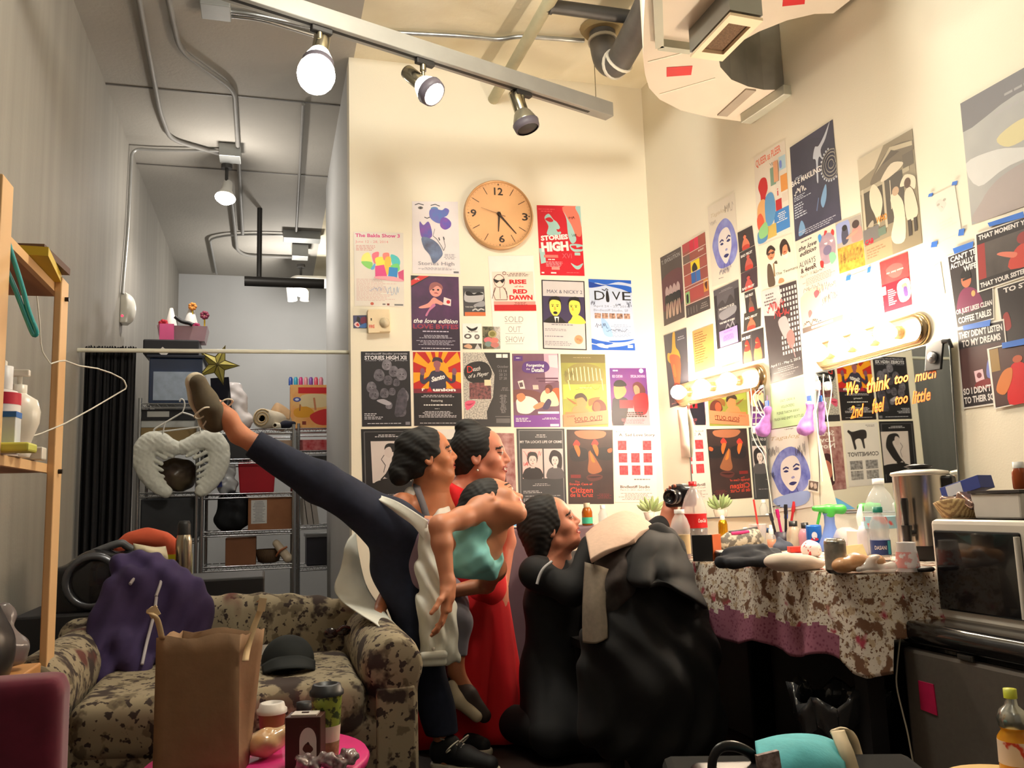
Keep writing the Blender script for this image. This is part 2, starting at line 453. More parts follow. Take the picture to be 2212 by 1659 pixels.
# ceiling: painted grey slab beside raw concrete
mc = concrete((168,164,156),.05); mraw = mat((234,226,202),rough=.85,rgb2=(206,192,156),scale=1.6,bump=.3,bscale=18,contrast=(.42,.75))
XS = .47
c = MB()
c.box(((XL-.1+XS)/2,3.7,ZC+.05),(XS-XL+.1,12.9,.1),mi=0); c.box(((XS+3)/2,3.7,ZC+.05),(3-XS,12.9,.1),mi=1)
struct(c.build('ceiling',[mc,mraw]))
# form-board seams across the grey ceiling
for i,(pa,pb) in enumerate((((345,196),(640,214)),((520,369),(700,380)))):
    A = az(*pa,ZC); B = az(*pb,ZC)
    m = MB().box(((XL+XS)/2,(A.y+B.y)/2,ZC-.003),(XS-XL,.012,.006)); struct(m.build('trim_%d' % (i+1),mat((105,102,98))))
# ================================================================ prints on the poster wall
def bust(A,x,y,w,h,skin,shirt,hair,dirn=0,feat=True):
    """head and shoulders: x centre, y top, w width of shoulders, h height"""
    hw = w*.30
    A.S([(x-w/2,y+h),(x-w*.46,y+h*.68),(x-hw*.5,y+h*.56),(x+hw*.5,y+h*.56),(x+w*.46,y+h*.68),(x+w/2,y+h)],shirt)
    A.R(x-hw*.38,y+h*.42,x+hw*.38,y+h*.6,skin)
    A.E(x,y+h*.24,hw*.92,h*.235,hair)
    A.E(x+dirn*hw*.25,y+h*.30,hw*.72,h*.21,skin)
    A.S([(x-hw*.95,y+h*.26),(x-hw*.7,y+h*.02),(x,y-h*.03),(x+hw*.75,y+h*.03),(x+hw*.95,y+h*.25),(x+hw*.5,y+h*.14),(x-hw*.4,y+h*.13)],hair)
    if feat:
        d = (40,26,22); o = dirn*hw*.3
        for e in (-1,1): A.E(x+o+e*hw*.3,y+h*.29,hw*.13,h*.014,d,n=8); A.R(x+o+e*hw*.3-hw*.18,y+h*.245,x+o+e*hw*.3+hw*.18,y+h*.255,d)
        A.S([(x+o-hw*.03,y+h*.3),(x+o+hw*.12,y+h*.37),(x+o-hw*.06,y+h*.375)],tuple(int(v*.8) for v in skin)); A.E(x+o,y+h*.425,hw*.22,h*.013,(150,60,55),n=8)
K = (26,24,26); WH = (236,232,228); GR = (150,148,150)
NPOST = 'posters on the end wall'
def pb(art,c,label,cat='poster',group=None,**k):
    return art.place('poster' if cat == 'poster' else k.pop('name','card'),quad_b(*c),NB,label,cat,group,**k)
# --- rainbow umbrellas
A = Art((222,214,204)); A.T(.48,.045,'The Bakla Show 3',.9,.05,(206,60,130),bold=.03).T(.36,.135,'June 12 - 28, 2014',.66,.045,(214,130,132))
A.bars(.04,.175,.62,.255,4,(206,140,135),3,center=False)
for k,(a0,a1,c) in enumerate(((180,260,(240,232,110)),(260,300,(232,130,140)),(300,360,(235,160,150)))): pass
A.S([(.15,.40),(.18,.31),(.30,.28),(.36,.40),(.30,.42)],(240,232,120)); A.S([(.15,.40),(.36,.41),(.33,.50),(.2,.46)],(130,206,100)); A.S([(.33,.50),(.42,.42),(.40,.50)],(90,170,220))
A.S([(.36,.30),(.5,.27),(.46,.40),(.40,.42)],(232,110,130)); A.S([(.42,.36),(.6,.34),(.66,.46),(.5,.50)],(250,226,70)); A.S([(.58,.29),(.7,.28),(.7,.36),(.6,.38)],(240,130,120))
A.S([(.74,.30),(.88,.33),(.93,.41),(.86,.50),(.76,.42)],(70,190,190)); A.S([(.72,.46),(.88,.42),(.92,.5),(.82,.54)],(110,205,110)); A.S([(.62,.36),(.74,.34),(.72,.5),(.64,.58)],(246,190,60))
A.P([(.42,.46),(.60,.44),(.66,.60),(.42,.60)],(216,60,130)); A.P([(.70,.47),(.88,.48),(.86,.63),(.68,.60)],(30,130,200)); A.P([(.88,.54),(1,.50),(1,.66),(.9,.63)],(206,70,120)); A.S([(.42,.60),(.8,.6),(.99,.66),(.5,.64)],(236,160,170))
A.bars(.04,.63,.9,.93,16,(206,160,158),5,center=False,fill=.3); A.scrawl(.6,.72,.9,.86,(120,160,200),4); A.scrawl(.3,.74,.55,.8,(130,150,190),5)
A.E(.35,.965,.035,.02,(190,90,70)); A.R(.56,.96,.62,.98,(120,110,110)); A.R(.65,.958,.7,.985,(130,60,50)); A.R(.8,.965,.98,.985,(110,110,110))
pb(A,((764,501),(871,503),(873,663),(766,661)),'pale poster of rainbow umbrellas, first of the end wall, above the fire alarm')
# --- watercolour of two faces
A = Art((226,218,220)); ink = (60,60,70)
A.L([(.06,.05),(.14,.03),(.25,.05)],.012,ink).L([(.4,.055),(.5,.04),(.6,.065)],.012,ink).E(.18,.09,.055,.02,(110,105,100)).E(.18,.09,.025,.017,ink).E(.48,.10,.08,.025,(90,130,180)).L([(.26,.22),(.32,.235),(.38,.22)],.012,ink)
A.S([(.38,.12),(.5,.1),(.64,.12),(.72,.09),(.8,.12),(.76,.19),(.66,.23),(.62,.3),(.5,.29),(.38,.22)],(70,120,185),rgb2=(110,90,180),scale=14)
A.S([(.62,.24),(.72,.22),(.83,.28),(.82,.35),(.7,.39),(.6,.34)],(140,70,160),rgb2=(80,80,180),scale=18)
A.S([(.16,.28),(.24,.33),(.34,.28),(.4,.36),(.42,.48),(.32,.52),(.2,.5),(.16,.4)],(64,84,170),rgb2=(130,70,160),scale=16)
A.S([(.2,.5),(.4,.52),(.56,.6),(.64,.72),(.56,.8),(.44,.86),(.36,.74),(.24,.64)],(110,130,170),rgb2=(70,70,90),scale=12)
A.L([(.48,.38),(.44,.48),(.52,.52),(.62,.62),(.66,.68),(.7,.62),(.66,.5)],.008,ink).L([(.56,.5),(.58,.54)],.02,ink).L([(.66,.49),(.68,.53)],.02,ink)
A.T(.5,.865,'Stories High',.76,.065,(130,128,140)); A.bars(.12,.91,.9,.95,3,(140,136,146),3); A.bars(.62,.72,.96,.8,4,(150,146,156),8); A.R(.86,.96,.97,.985,(110,110,116))
pb(A,((890,435),(989,436),(994,593),(891,591)),'white poster with blue and violet watercolour faces beside the clock')
# --- dark purple cherub
A = Art((58,34,66),rgb2=(86,44,90),scale=9); A.R(0,.70,1,1,(44,30,52)); A.P([(0,0),(.4,0),(0,.16)],K); A.P([(.18,0),(.38,0),(0,.14),(0,.07)],(206,40,40)); A.bars(.05,.03,.2,.06,2,WH)
sk = (222,150,140); A.E(.51,.19,.13,.09,sk).S([(.38,.2),(.4,.11),(.52,.08),(.64,.12),(.65,.18),(.54,.13)],(150,90,90)).S([(.46,.29),(.56,.32),(.66,.36),(.62,.39),(.5,.37),(.4,.42),(.2,.44),(.16,.42),(.34,.37)],sk).S([(.44,.38),(.5,.4),(.38,.47),(.32,.54),(.29,.52)],(190,110,150))
A.P([(.68,.28),(.83,.31),(.82,.4),(.66,.38)],(230,212,210)).E(.77,.345,.04,.025,(200,40,50)); 
for e in (.46,.56): A.E(e,.185,.025,.012,K)
A.S([(.47,.23),(.52,.22),(.57,.24),(.52,.235)],(150,50,60))
A.T(.5,.605,'the love edition',.92,.06,WH,bold=.02,shear=.35).T(.5,.68,'LOVE BYTES',.94,.065,(150,50,70),bold=.03).bars(.05,.73,.95,.76,1,(200,190,210)).bars(.12,.79,.88,.84,3,(190,186,200),4).bars(.05,.86,.95,.93,4,(170,164,180),6).bars(.1,.96,.9,.98,1,(220,214,224),9)
pb(A,((887.5,595),(990.6,598.5),(994,758),(890,757)),'dark purple poster of a winged child holding a heart card')
# --- small cards
A = Art((66,66,70)); A.R(0,0,1,.08,(100,100,104)); A.S([(.1,.2),(.3,.24),(.7,.22),(.95,.22),(.85,.5),(.1,.52)],(178,178,182)).S([(.12,.2),(.3,.18),(.5,.27),(.72,.2),(.95,.26),(.8,.3),(.2,.32)],K).S([(.5,.62),(.7,.55),(.95,.5),(.95,.68),(.5,.68)],(150,150,156)).T(.33,.7,'THE RISE OF',.5,.04,WH).R(.05,.87,1,1,(206,110,60)); A.L([(.4,.82),(.55,.76),(.66,.82),(.8,.76),(.95,.8)],.05,(190,190,190))
pb(A,((999.6,618),(1045.6,618.6),(1049,682.6),(1001.7,682.6)),'small grey and orange landscape flyer under the clock','flyer',name='flyer')
A = Art(WH); A.S([(.2,.1),(.5,.2),(.8,.12),(.7,.26),(.4,.28)],K).T(.55,.32,'BUSTED',.5,.05,K,bold=.02).E(.28,.5,.2,.1,(90,86,84)).E(.28,.5,.1,.05,WH).E(.76,.52,.14,.1,(90,86,84)).E(.76,.52,.07,.05,(190,186,184)).R(0,.78,1,1,(70,66,60)).S([(.05,.9),(.3,.8),(.5,.9),(.4,.98)],(206,160,130)).P([(.62,1),(.78,.78),(.98,1)],(190,190,190))
pb(A,((998.5,699),(1039.7,699),(1040.3,754.6),(999.6,754)),'white card with black drawings of eyes, below the grey flyer','flyer',name='flyer')
A = Art((110,106,84),rgb2=(60,60,46),scale=50,contrast=(.45,.55)); A.E(.55,.33,.24,.17,(170,160,110)).E(.55,.33,.16,.11,(120,116,60)).E(.3,.6,.24,.13,(206,110,120)).E(.65,.62,.24,.13,(216,120,110)).E(.32,.78,.2,.12,(120,140,136)).E(.68,.82,.24,.12,(190,116,110))
pb(A,((1041.9,705.4),(1080.3,706),(1080.9,754),(1043,754)),'small green card with pink circles below the clock','flyer',name='flyer')
A = Art((40,40,60)); A.R(.03,.03,.97,.97,(70,70,110)).S([(.3,.1),(.5,.2),(.5,.5),(.25,.6)],K).S([(.6,.2),(.95,.15),(.95,.6),(.55,.6)],(130,40,70)).S([(.05,.7),(.3,.5),(.5,.8),(.3,.95)],(230,200,200)).S([(.2,.75),(.35,.6),(.42,.85)],(206,50,50)).S([(.5,.8),(.95,.6),(.95,.95),(.5,.95)],(70,120,190))
pb(A,((762.6,681.5),(791.7,681),(792.3,709),(763.5,709)),'tiny colour photo taped next to the fire alarm','photo',name='photo_print')
# --- red stories
t_ = (160,200,196); A = Art((200,24,44)); A.S([(.16,.18),(.26,.12),(.36,.2),(.44,.24),(.5,.32),(.42,.36),(.52,.38),(.46,.42),(.2,.42),(.24,.3)],t_).S([(.17,.2),(.28,.17),(.36,.22),(.28,.24)],(200,24,44)).S([(.42,.34),(.52,.36),(.45,.38)],(200,24,44))
A.S([(.58,.02),(.98,.02),(.99,.4),(.86,.42),(.74,.26)],(236,120,100)).S([(.6,.08),(.7,.2),(.78,.3),(.86,.48),(.76,.54),(.68,.44),(.66,.2)],t_).S([(.88,.02),(1,.0),(1,.3),(.96,.14)],t_).S([(.72,.55),(1,.56),(1,.64),(.82,.66),(.72,.62)],t_).S([(.72,.58),(.84,.57),(.86,.6),(.98,.58),(.98,.62),(.88,.62),(.8,.62)],(200,24,44)).R(.8,.67,.93,.71,t_).S([(.7,.82),(.84,.86),(.98,.82),(.9,.9),(.8,.9)],t_)
A.P([(0,.62),(.12,.62),(.14,.82),(.03,.84)],t_).R(.26,.88,.44,.92,(240,150,140))
A.T(.36,.46,'STORIES',.62,.075,WH,bold=.05,rot=-.08,asp=1.5).T(.36,.59,'HIGH',.62,.14,WH,bold=.06,rot=-.06).T(.62,.72,'XVI',.22,.07,(226,100,110)).R(.1,.71,.42,.75,(236,120,110)).bars(.14,.76,.4,.79,1,WH).bars(.14,.8,.7,.88,4,(240,170,176),3,center=False).R(.03,.955,.09,.975,WH).R(.24,.955,.36,.975,WH).bars(.5,.95,.98,.965,1,(230,120,120)).bars(.03,.04,.4,.1,2,(226,80,90),2); A.scrawl(.7,.15,.85,.2,K,3); A.scrawl(.76,.45,.88,.4,K,8)
pb(A,((1159.3,443.4),(1253.3,445.6),(1262.8,596.2),(1167.2,594.3)),'red and turquoise poster with two faces beside the clock')
# --- bald figure in dark glasses, with handwritten sheet
A = Art((238,230,224)); A.R(.06,.29,.97,1,(244,214,200)); A.R(.06,.83,.99,.90,(232,150,140)); A.R(.06,.89,1,1,(190,20,26)); ln = (90,60,56)
c_ = [(.21+.12*math.cos(t/10*6.283),.46+.12*math.sin(t/10*6.283)) for t in range(11)]; A.L(c_,.01,ln).L([(.33+.04*math.cos(t),.32+.03*math.sin(t)) for t in (0,1,2,3,4,5,6.28)],.01,ln).S([(.08,.42),(.2,.45),(.33,.42),(.28,.5),(.22,.46),(.14,.5)],K).L([(.13,.57),(.06,.7),(.1,.8),(.36,.8),(.36,.66),(.28,.57)],.01,ln).L([(.21,.58),(.21,.78)],.01,ln).L([(.1,.58),(.03,.78)],.01,ln).L([(.32,.58),(.37,.76)],.01,ln)
r_ = (206,24,30); A.T(.62,.475,'RISE',.38,.08,r_,bold=.05).T(.64,.56,'of the',.2,.035,r_,bold=.02).T(.66,.65,'RED',.32,.08,r_,bold=.05).T(.67,.76,'DAWN',.52,.09,r_,bold=.05).bars(.36,.31,.9,.38,3,ln,3).bars(.45,.84,.85,.9,3,(120,40,40),3)
pb(A,((1054,553),(1152,552),(1158.5,671.7),(1062,671.7)),'poster of a cartoon figure in dark glasses above a red band')
A = Art((240,234,226)); pc = (150,136,130)
for k,wd in enumerate(('SOLD','OUT','SHOW')): A.T(.48,.2+k*.26,wd,.42 if k != 1 else .28,.15,pc,bold=-.01,rot=.03); A.L([(.27,.31+k*.26),(.66,.31+k*.26)],.008,pc)
A.scrawl(.5,.9,.6,.94,WH,1)
pb(A,((1063,673),(1159,673),(1163,757),(1067,757)),'blank white sheet with three pencilled words below the red band poster','notice',name='notice')
# --- max & nicky
A = Art((30,32,44)); A.R(.025,.015,.975,.985,(198,194,196)); A.T(.53,.165,'MAX & NICKY 2',.82,.05,(70,70,90)); A.R(.025,.235,.975,.62,(58,50,84)); y_ = (238,216,84)
for cx,dx in ((.30,0),(.75,-.02)):
    A.S([(cx-.13,.34),(cx-.08,.27),(cx+.08,.27),(cx+.13,.36),(cx+.11,.46),(cx,.53),(cx-.11,.46)],y_); A.S([(cx-.16,.36),(cx-.13,.27),(cx-.02,.235),(cx+.1,.25),(cx+.15,.36),(cx+.09,.3),(cx-.08,.29)],K)
    for e in (-.06,.05): A.R(cx+e-.03+dx,.355,cx+e+.03+dx,.362,K); A.E(cx+e+dx,.38,.022,.008,K,n=8)
    A.S([(cx-.01+dx*2,.38),(cx+.02+dx*2,.43),(cx-.03+dx*2,.43)],(200,170,60))
A.E(.3,.475,.05,.02,K).S([(.05,.62),(.12,.56),(.24,.52),(.4,.53),(.52,.6),(.55,.62)],K).P([(.27,.53),(.38,.53),(.36,.62),(.3,.62)],WH).P([(.31,.55),(.35,.55),(.36,.62),(.3,.62)],K)
A.S([(.6,.62),(.66,.56),(.72,.5),(.84,.5),(.95,.55),(.97,.62)],y_)
A.bars(.05,.635,.85,.655,1,(90,88,100)).bars(.05,.7,.8,.74,2,(140,136,146),3,center=False).bars(.05,.8,.7,.83,1,(130,126,140),4,center=False).bars(.05,.88,.68,.95,3,(140,136,146),5,center=False).E(.82,.85,.1,.065,(236,150,110)).T(.8,.845,'NO',.06,.03,(150,60,40)).T(.86,.86,'ID',.05,.03,(150,60,40))
pb(A,((1169.4,604.3),(1262.2,607.5),(1267.5,756.8),(1172.9,753.7)),'grey poster with two yellow faces on a dark purple band')
# --- dive
A = Art((186,200,226)); b1 = (30,90,190); b2 = (20,60,150)
A.S([(0,0),(1,0),(1,.05),(.7,.03),(.4,.07),(.15,.05),(0,.1)],b1).S([(.4,.08),(.7,.07),(1,.1),(1,.18),(.75,.13)],b1).S([(0,.04),(.3,.08),(.5,.06),(.2,.11),(0,.12)],b2).S([(0,.84),(.2,.87),(.5,.9),(.3,.93),(.0,.9)],b1).S([(.4,.87),(.7,.86),(1,.84),(.8,.88),(.5,.89)],b1).S([(0,.92),(.3,.96),(.6,.95),(.8,.93),(1,.9),(1,1),(0,1)],b1).S([(.1,.92),(.25,.91),(.38,.97),(.2,.96)],WH).S([(.25,.55),(.4,.62),(.5,.8),(.3,.78)],(150,186,232)).R(.83,.925,.95,.965,WH)
A.T(.24,.23,'D',.24,.13,K).T(.63,.23,'V',.2,.12,K).T(.87,.23,'E',.2,.12,K).S([(.39,.2),(.42,.15),(.45,.2),(.46,.31),(.39,.31)],K).L([(.3,.14),(.37,.16),(.4,.13),(.45,.15)],.012,K)
A.T(.5,.385,'April 24 - 27, 2014',.82,.04,(130,136,160)).T(.49,.44,'Bindlestiff Studio, SF',.8,.04,(130,136,160))
for k in range(5): x = .1+k*.17; A.R(x,.48,x+.145,.555,(70,50,46),rgb2=(210,170,150),scale=70); 
A.bars(.45,.63,.95,.82,9,(140,156,190),3,fill=.3).scrawl(.1,.62,.4,.7,(50,60,90),3,16).scrawl(.35,.7,.85,.74,(50,60,90),5,22).scrawl(.6,.33,.72,.38,(60,60,80),6).scrawl(.85,.3,.97,.4,(60,60,80),7).scrawl(.03,.3,.12,.38,(60,60,80),9)
pb(A,((1270.7,602.7),(1362.8,605.9),(1372,757.2),(1278.6,756.2)),'blue and white watery poster with thin black lettering and scribbles')
# --- stories xii
A = Art((30,28,34)); A.T(.52,.035,'Bindlestiff Studio presents',.86,.03,(170,168,176),bold=.02).T(.5,.085,'STORIES HIGH XII',.86,.055,(214,212,218),bold=.03).T(.52,.125,'new short plays',.86,.02,(150,148,156),bold=.02)
rg = random.Random(5)
for (x,y,r) in ((.52,.18,.10),(.36,.32,.11),(.66,.27,.10),(.82,.31,.11),(.54,.39,.09),(.2,.48,.1),(.25,.57,.1),(.71,.42,.07),(.46,.56,.09),(.62,.54,.07),(.84,.6,.12),(.55,.72,.07),(.8,.8,.1)):
    g = rg.randint(96,136); c = (g,g-4,g+6); A.S([(x-r,y+.02),(x-r*.6,y-r*.62),(x+r*.4,y-r*.7),(x+r,y-.01),(x+r*.7,y+r*.6),(x-r*.4,y+r*.7)],c,rgb2=(g-46,g-50,g-40),scale=40); A.E(x-r*.25,y,r*.14,r*.06,K,n=8); A.E(x+r*.3,y,r*.14,r*.06,K,n=8); A.E(x+.02,y+r*.32,r*.24,r*.05,(50,46,52),n=8)
A.S([(.3,.66),(.45,.64),(.6,.7),(.5,.72)],(160,156,166)).S([(.75,.55),(.88,.5),(.92,.72),(.78,.86),(.66,.84)],(84,80,92),rgb2=(50,46,56),scale=40)
A.bars(.05,.82,.42,.91,4,(200,198,206),3,center=False).bars(.04,.95,.86,.97,1,(200,198,206),5).R(.88,.94,.97,.98,(120,118,126))
pb(A,((779.6,759.4),(884.9,758.7),(888.7,920.8),(782.1,921.7)),'black poster of a heap of grey sculpted heads')
# --- sunburst
A = Art((186,30,24)); oy = (238,160,20); c0 = (.5,.28)
for k in range(22):
    if k % 2: continue
    a,b = k*math.pi/11,(k+1)*math.pi/11
    def edge(a):
        dx,dy = math.cos(a),math.sin(a); t = min((1-c0[0])/dx if dx > 1e-6 else 9,-c0[0]/dx if dx < -1e-6 else 9,(.53-c0[1])/dy if dy > 1e-6 else 9,-c0[1]/dy if dy < -1e-6 else 9); return (c0[0]+dx*t,c0[1]+dy*t)
    A.P([c0,edge(a),edge(b)],oy)
A.E(.5,.26,.24,.155,oy); A.R(0,.555,1,1,(28,24,28)); A.R(0,.5,1,.56,(120,34,50)); sh = (52,48,70)
A.S([(.14,.4),(.15,.3),(.22,.3),(.22,.38),(.32,.33),(.4,.26),(.6,.26),(.7,.33),(.8,.4),(.82,.3),(.88,.3),(.88,.4),(.78,.43),(.68,.4),(.66,.5),(.34,.5),(.33,.4),(.22,.44)],sh).R(.46,.2,.55,.27,(150,90,100)).E(.5,.17,.075,.06,(150,90,100)).S([(.4,.14),(.43,.08),(.52,.075),(.6,.1),(.61,.15),(.5,.12)],(60,44,60)).E(.19,.27,.05,.05,(130,80,100)).E(.86,.27,.05,.05,(130,80,100)).T(.51,.355,'Santo',.3,.07,WH,bold=.04,shear=.3,rot=-.25)
A.T(.2,.515,'r',.06,.035,WH,bold=.04).T(.64,.515,'union',.48,.045,WH,bold=.05).P([(.27,.54),(.34,.47),(.38,.54)],(200,30,40)).bars(.05,.58,.95,.62,2,(190,184,190),3).T(.48,.665,'Featuring',.24,.035,WH).bars(.05,.71,.95,.73,1,WH,4,fill=.7).bars(.4,.765,.56,.775,1,WH).bars(.08,.8,.9,.89,5,(206,200,206),8).bars(.04,.955,.97,.97,1,(206,200,206),5)
pb(A,((891.9,760.3),(994.1,760),(998.5,920.1),(894.7,920.1)),'orange and red sunburst poster of a person in a cap with raised hands')
# --- halftone and lips
A = Art((196,190,180),rgb2=(150,146,140),scale=120,contrast=(.45,.55)); A.P([(.44,0),(1,0),(1,1),(.5,1),(.48,.8),(.62,.6),(.66,.3)],(52,50,52)); A.R(0,.9,.5,1,(52,50,52)); A.S([(.04,.2),(.16,.14),(.38,.12),(.54,.17),(.6,.3),(.46,.42),(.14,.4),(.02,.3)],(34,32,34)); A.T(.14,.23,'D',.12,.09,(216,60,50)).T(.28,.22,'eath',.16,.06,WH,shear=.5,rot=-.1).T(.32,.31,'of a Player',.44,.07,WH,shear=.5,rot=-.15)
A.R(.12,.41,.58,.63,(40,34,44),rgb2=(150,90,90),scale=60); A.R(.44,.37,.58,.45,(226,206,170)); A.S([(.02,.68),(.12,.65),(.24,.66),(.2,.72),(.06,.78)],(214,90,120)).S([(.04,.7),(.16,.69),(.22,.675),(.12,.72)],(170,50,80))
for y in (.19,.25,.30,.35): A.T(.84,y,{.19: 'October',.25: '13 14',.30: '20 21',.35: '27 28'}[y],.24 if y == .19 else .16,.035,(130,128,130))
A.bars(.78,.47,.98,.52,3,(120,118,120)).bars(.76,.57,.92,.82,16,(140,138,140),5).R(.66,.86,.98,.87,(110,108,110)).R(.68,.89,.98,.95,(100,98,100)).R(.7,.02,.82,.07,WH).R(.84,.02,.95,.07,WH)
pb(A,((1000,761.5),(1101.4,761.9),(1103.9,921.7),(1003,921.7)),'black and grey dotted poster with pink lips and a red initial')
# --- purple family scene
A = Art((120,84,104),rgb2=(96,64,84),scale=6); A.P([(.68,0),(.98,0),(1,.38),(.7,.4)],(196,160,180)); A.P([(.78,.02),(.98,.02),(.98,.2),(.8,.18)],(222,196,206)); A.S([(.0,.5),(.4,.5),(.62,.56),(.6,.66),(0,.66)],(110,66,66)); A.S([(.84,.5),(1,.48),(1,.66),(.9,.66)],(180,90,50)); A.S([(.2,.21),(.26,.12),(.5,.1),(.72,.11),(.8,.19),(.72,.25),(.5,.27),(.28,.26)],(84,50,120)); A.T(.49,.165,'Forgetting',.38,.05,WH,bold=.02).T(.33,.21,'the',.08,.025,WH).T(.54,.225,'Details',.26,.055,WH,bold=.02)
A.R(.03,.03,.22,.1,(84,50,120)); A.bars(.05,.05,.2,.07,1,WH); A.R(.5,.33,.98,.35,(80,44,70)); A.R(.55,.37,.98,.385,(80,44,70)); A.P([(.1,.38),(.22,.36),(.26,.48),(.15,.48)],(222,206,200)); A.P([(.13,.4),(.2,.39),(.22,.45),(.15,.46)],(90,70,80)); A.P([(.42,.43),(.54,.43),(.55,.49),(.43,.49)],(206,180,170))
A.S([(.06,.7),(.08,.62),(.28,.58),(.46,.62),(.54,.7),(.42,.78),(.3,.82),(.1,.8)],(236,220,214)).S([(.08,.62),(.08,.56),(.2,.54),(.26,.6),(.16,.66)],(206,130,90)).S([(.58,.6),(.64,.52),(.74,.5),(.9,.54),(.98,.7),(.8,.72),(.7,.72),(.6,.68)],(240,222,176)).E(.77,.48,.085,.06,(90,46,46)).E(.74,.51,.05,.04,(190,110,80)).S([(.42,.72),(.6,.66),(.68,.7),(.5,.76)],(214,140,100)).S([(.62,.74),(.74,.62),(.82,.66),(.74,.76)],(70,56,90))
A.R(0,.84,1,1,(120,60,150)); A.S([(0,.84),(.3,.86),(1,.8),(1,.86),(0,.9)],(120,60,150)); A.R(.52,.79,.98,.82,(240,226,236)); A.bars(.04,.87,.46,.93,3,WH,3,center=False).bars(.6,.87,.97,.9,2,WH,4).R(.78,.96,.97,.99,WH)
pb(A,((1106.1,764.1),(1205.8,764.1),(1210.3,922.3),(1110.6,923)),'purple poster of two people in a parlour under a scalloped title badge')
# --- green window
A = Art((168,172,70),rgb2=(120,116,66),scale=2.5); A.R(0,0,1,.12,(112,104,66)); A.S([(.1,.24),(.3,.14),(.6,.13),(.9,.2),(.92,.36),(.5,.42),(.1,.4)],(134,126,72)); A.R(.02,.42,.98,.62,(178,186,78))
for k in range(9): x = .16+k*.088; A.L([(x,.17+.03*abs(k-4)/4),(x+.02,.38-.02*abs(k-4)/4)],.02,(244,232,170))
A.L([(.14,.36),(.18,.5)],.02,(230,226,150)).L([(.9,.34),(.92,.5)],.02,(230,226,150)).scrawl(.05,.22,.3,.34,(110,104,70),3).scrawl(.3,.5,.9,.42,(120,120,60),7).bars(.3,.46,.75,.475,1,(240,236,170)).bars(.15,.04,.8,.055,1,(160,150,110))
A.S([(.08,.6),(.2,.64),(.3,.68),(.24,.69)],(150,100,50)).S([(.6,.62),(.85,.6),(.6,.72)],(150,100,50)).S([(.22,.84),(.26,.72),(.5,.74),(.58,.84)],(226,140,90)).E(.42,.66,.12,.1,(214,140,90)).S([(.27,.62),(.3,.56),(.44,.54),(.54,.6),(.53,.66),(.44,.6)],(74,56,46)).S([(.66,.78),(.7,.66),(.84,.63),(.96,.7),(.94,.8)],(110,56,46)).E(.76,.73,.08,.07,(190,90,60)).R(.05,.8,.95,.97,(224,130,80))
pb(A,((1210.6,765.1),(1306.5,765.7),(1314,921.5),(1217.9,921.7)),'olive green poster of two heads under a barred window, with an orange strip')
A = Art((236,140,100)); A.T(.55,.5,'SOLD OUT!',.62,.34,(90,30,20),bold=.01,asp=.35).L([(.25,.74),(.86,.68)],.02,(90,30,20),.35).T(.17,.2,'OVER',.18,.14,(150,70,50),asp=.35)
A.place('notice',quad_b((1216,896),(1313,886),(1314,916),(1217,922)),NB,'orange sold out strip stuck across the olive green poster','notice',lift=.0045)
# --- purple two men
A = Art((112,50,108),rgb2=(90,40,130),scale=6); A.P([(.0,.74),(1,.56),(1,1),(0,1)],(214,140,150)); A.bars(.04,.03,.26,.06,1,WH,fill=.8).E(.86,.05,.06,.038,WH).T(.2,.145,'RED CURTAIN',.28,.05,(190,160,190),bold=.03).T(.76,.145,'SPECIAL SHOWING',.4,.05,(190,160,190),bold=.03)
A.S([(.02,1),(.03,.6),(.1,.52),(.3,.5),(.46,.6),(.3,1)],(36,30,46)).S([(.1,.3),(.3,.27),(.42,.38),(.36,.48),(.2,.54),(.1,.5)],(226,140,90)).S([(.1,.32),(.14,.23),(.3,.21),(.42,.27),(.4,.32)],K).S([(.6,.3),(.74,.24),(.88,.3),(.94,.42),(.78,.5),(.64,.46)],(90,40,44)).S([(.62,.34),(.7,.3),(.78,.36),(.76,.46),(.66,.47)],(206,130,100)).S([(.6,.5),(.94,.44),(1,.62),(.9,.8),(.64,.8)],(150,26,40))
A.R(.22,.56,.58,.7,(176,20,40)).R(.62,.56,.92,.7,(160,16,36)).bars(.22,.76,.95,.86,3,K,4,fill=.7).bars(.22,.88,.9,.97,5,(180,90,100),6)
pb(A,((1316.6,795.1),(1395,795.1),(1404.6,919.2),(1322.3,919.2)),'purple and red poster of two men face to face')
# --- row nearest the floor
A = Art((24,22,26)); A.R(.05,.035,.07,.97,(90,88,92)).R(.93,.035,.95,.97,(90,88,92)).R(.05,.035,.95,.045,(90,88,92)).bars(.25,.075,.75,.12,2,(200,196,200),3,fill=.5); A.P([(.18,.17),(.97,.17),(.97,.76),(.2,.74)],(206,194,190)); A.S([(.2,.76),(.4,.7),(.97,.72),(.97,.86),(.2,.84)],K)
A.S([(.46,.3),(.48,.22),(.6,.2),(.78,.24),(.86,.4),(.8,.5),(.62,.66),(.44,.66),(.56,.5),(.66,.34)],K).S([(.46,.28),(.56,.25),(.6,.33),(.54,.4),(.46,.36)],(200,186,182)).L([(.44,.36),(.38,.42),(.46,.5),(.42,.6)],.01,K).L([(.5,.6),(.36,.7),(.6,.68),(.4,.72)],.02,K).bars(.3,.89,.8,.94,3,(150,146,150),4)
pb(A,((779.8,927),(889,925.5),(893,1084),(784,1085)),'black bordered poster of a woman with windblown dark hair')
A = Art((226,220,214)); A.bars(.1,.03,.5,.07,2,(120,116,114),3,center=False).S([(.36,.13),(.5,.11),(.75,.14),(.86,.11),(.9,.14),(.82,.2),(.78,.3),(.74,.42),(.68,.4),(.7,.28),(.54,.26),(.48,.4),(.43,.4),(.44,.27),(.36,.24)],(46,40,40)).T(.5,.5,'CONNETIVOT',.9,.07,(90,84,82),bold=.03)
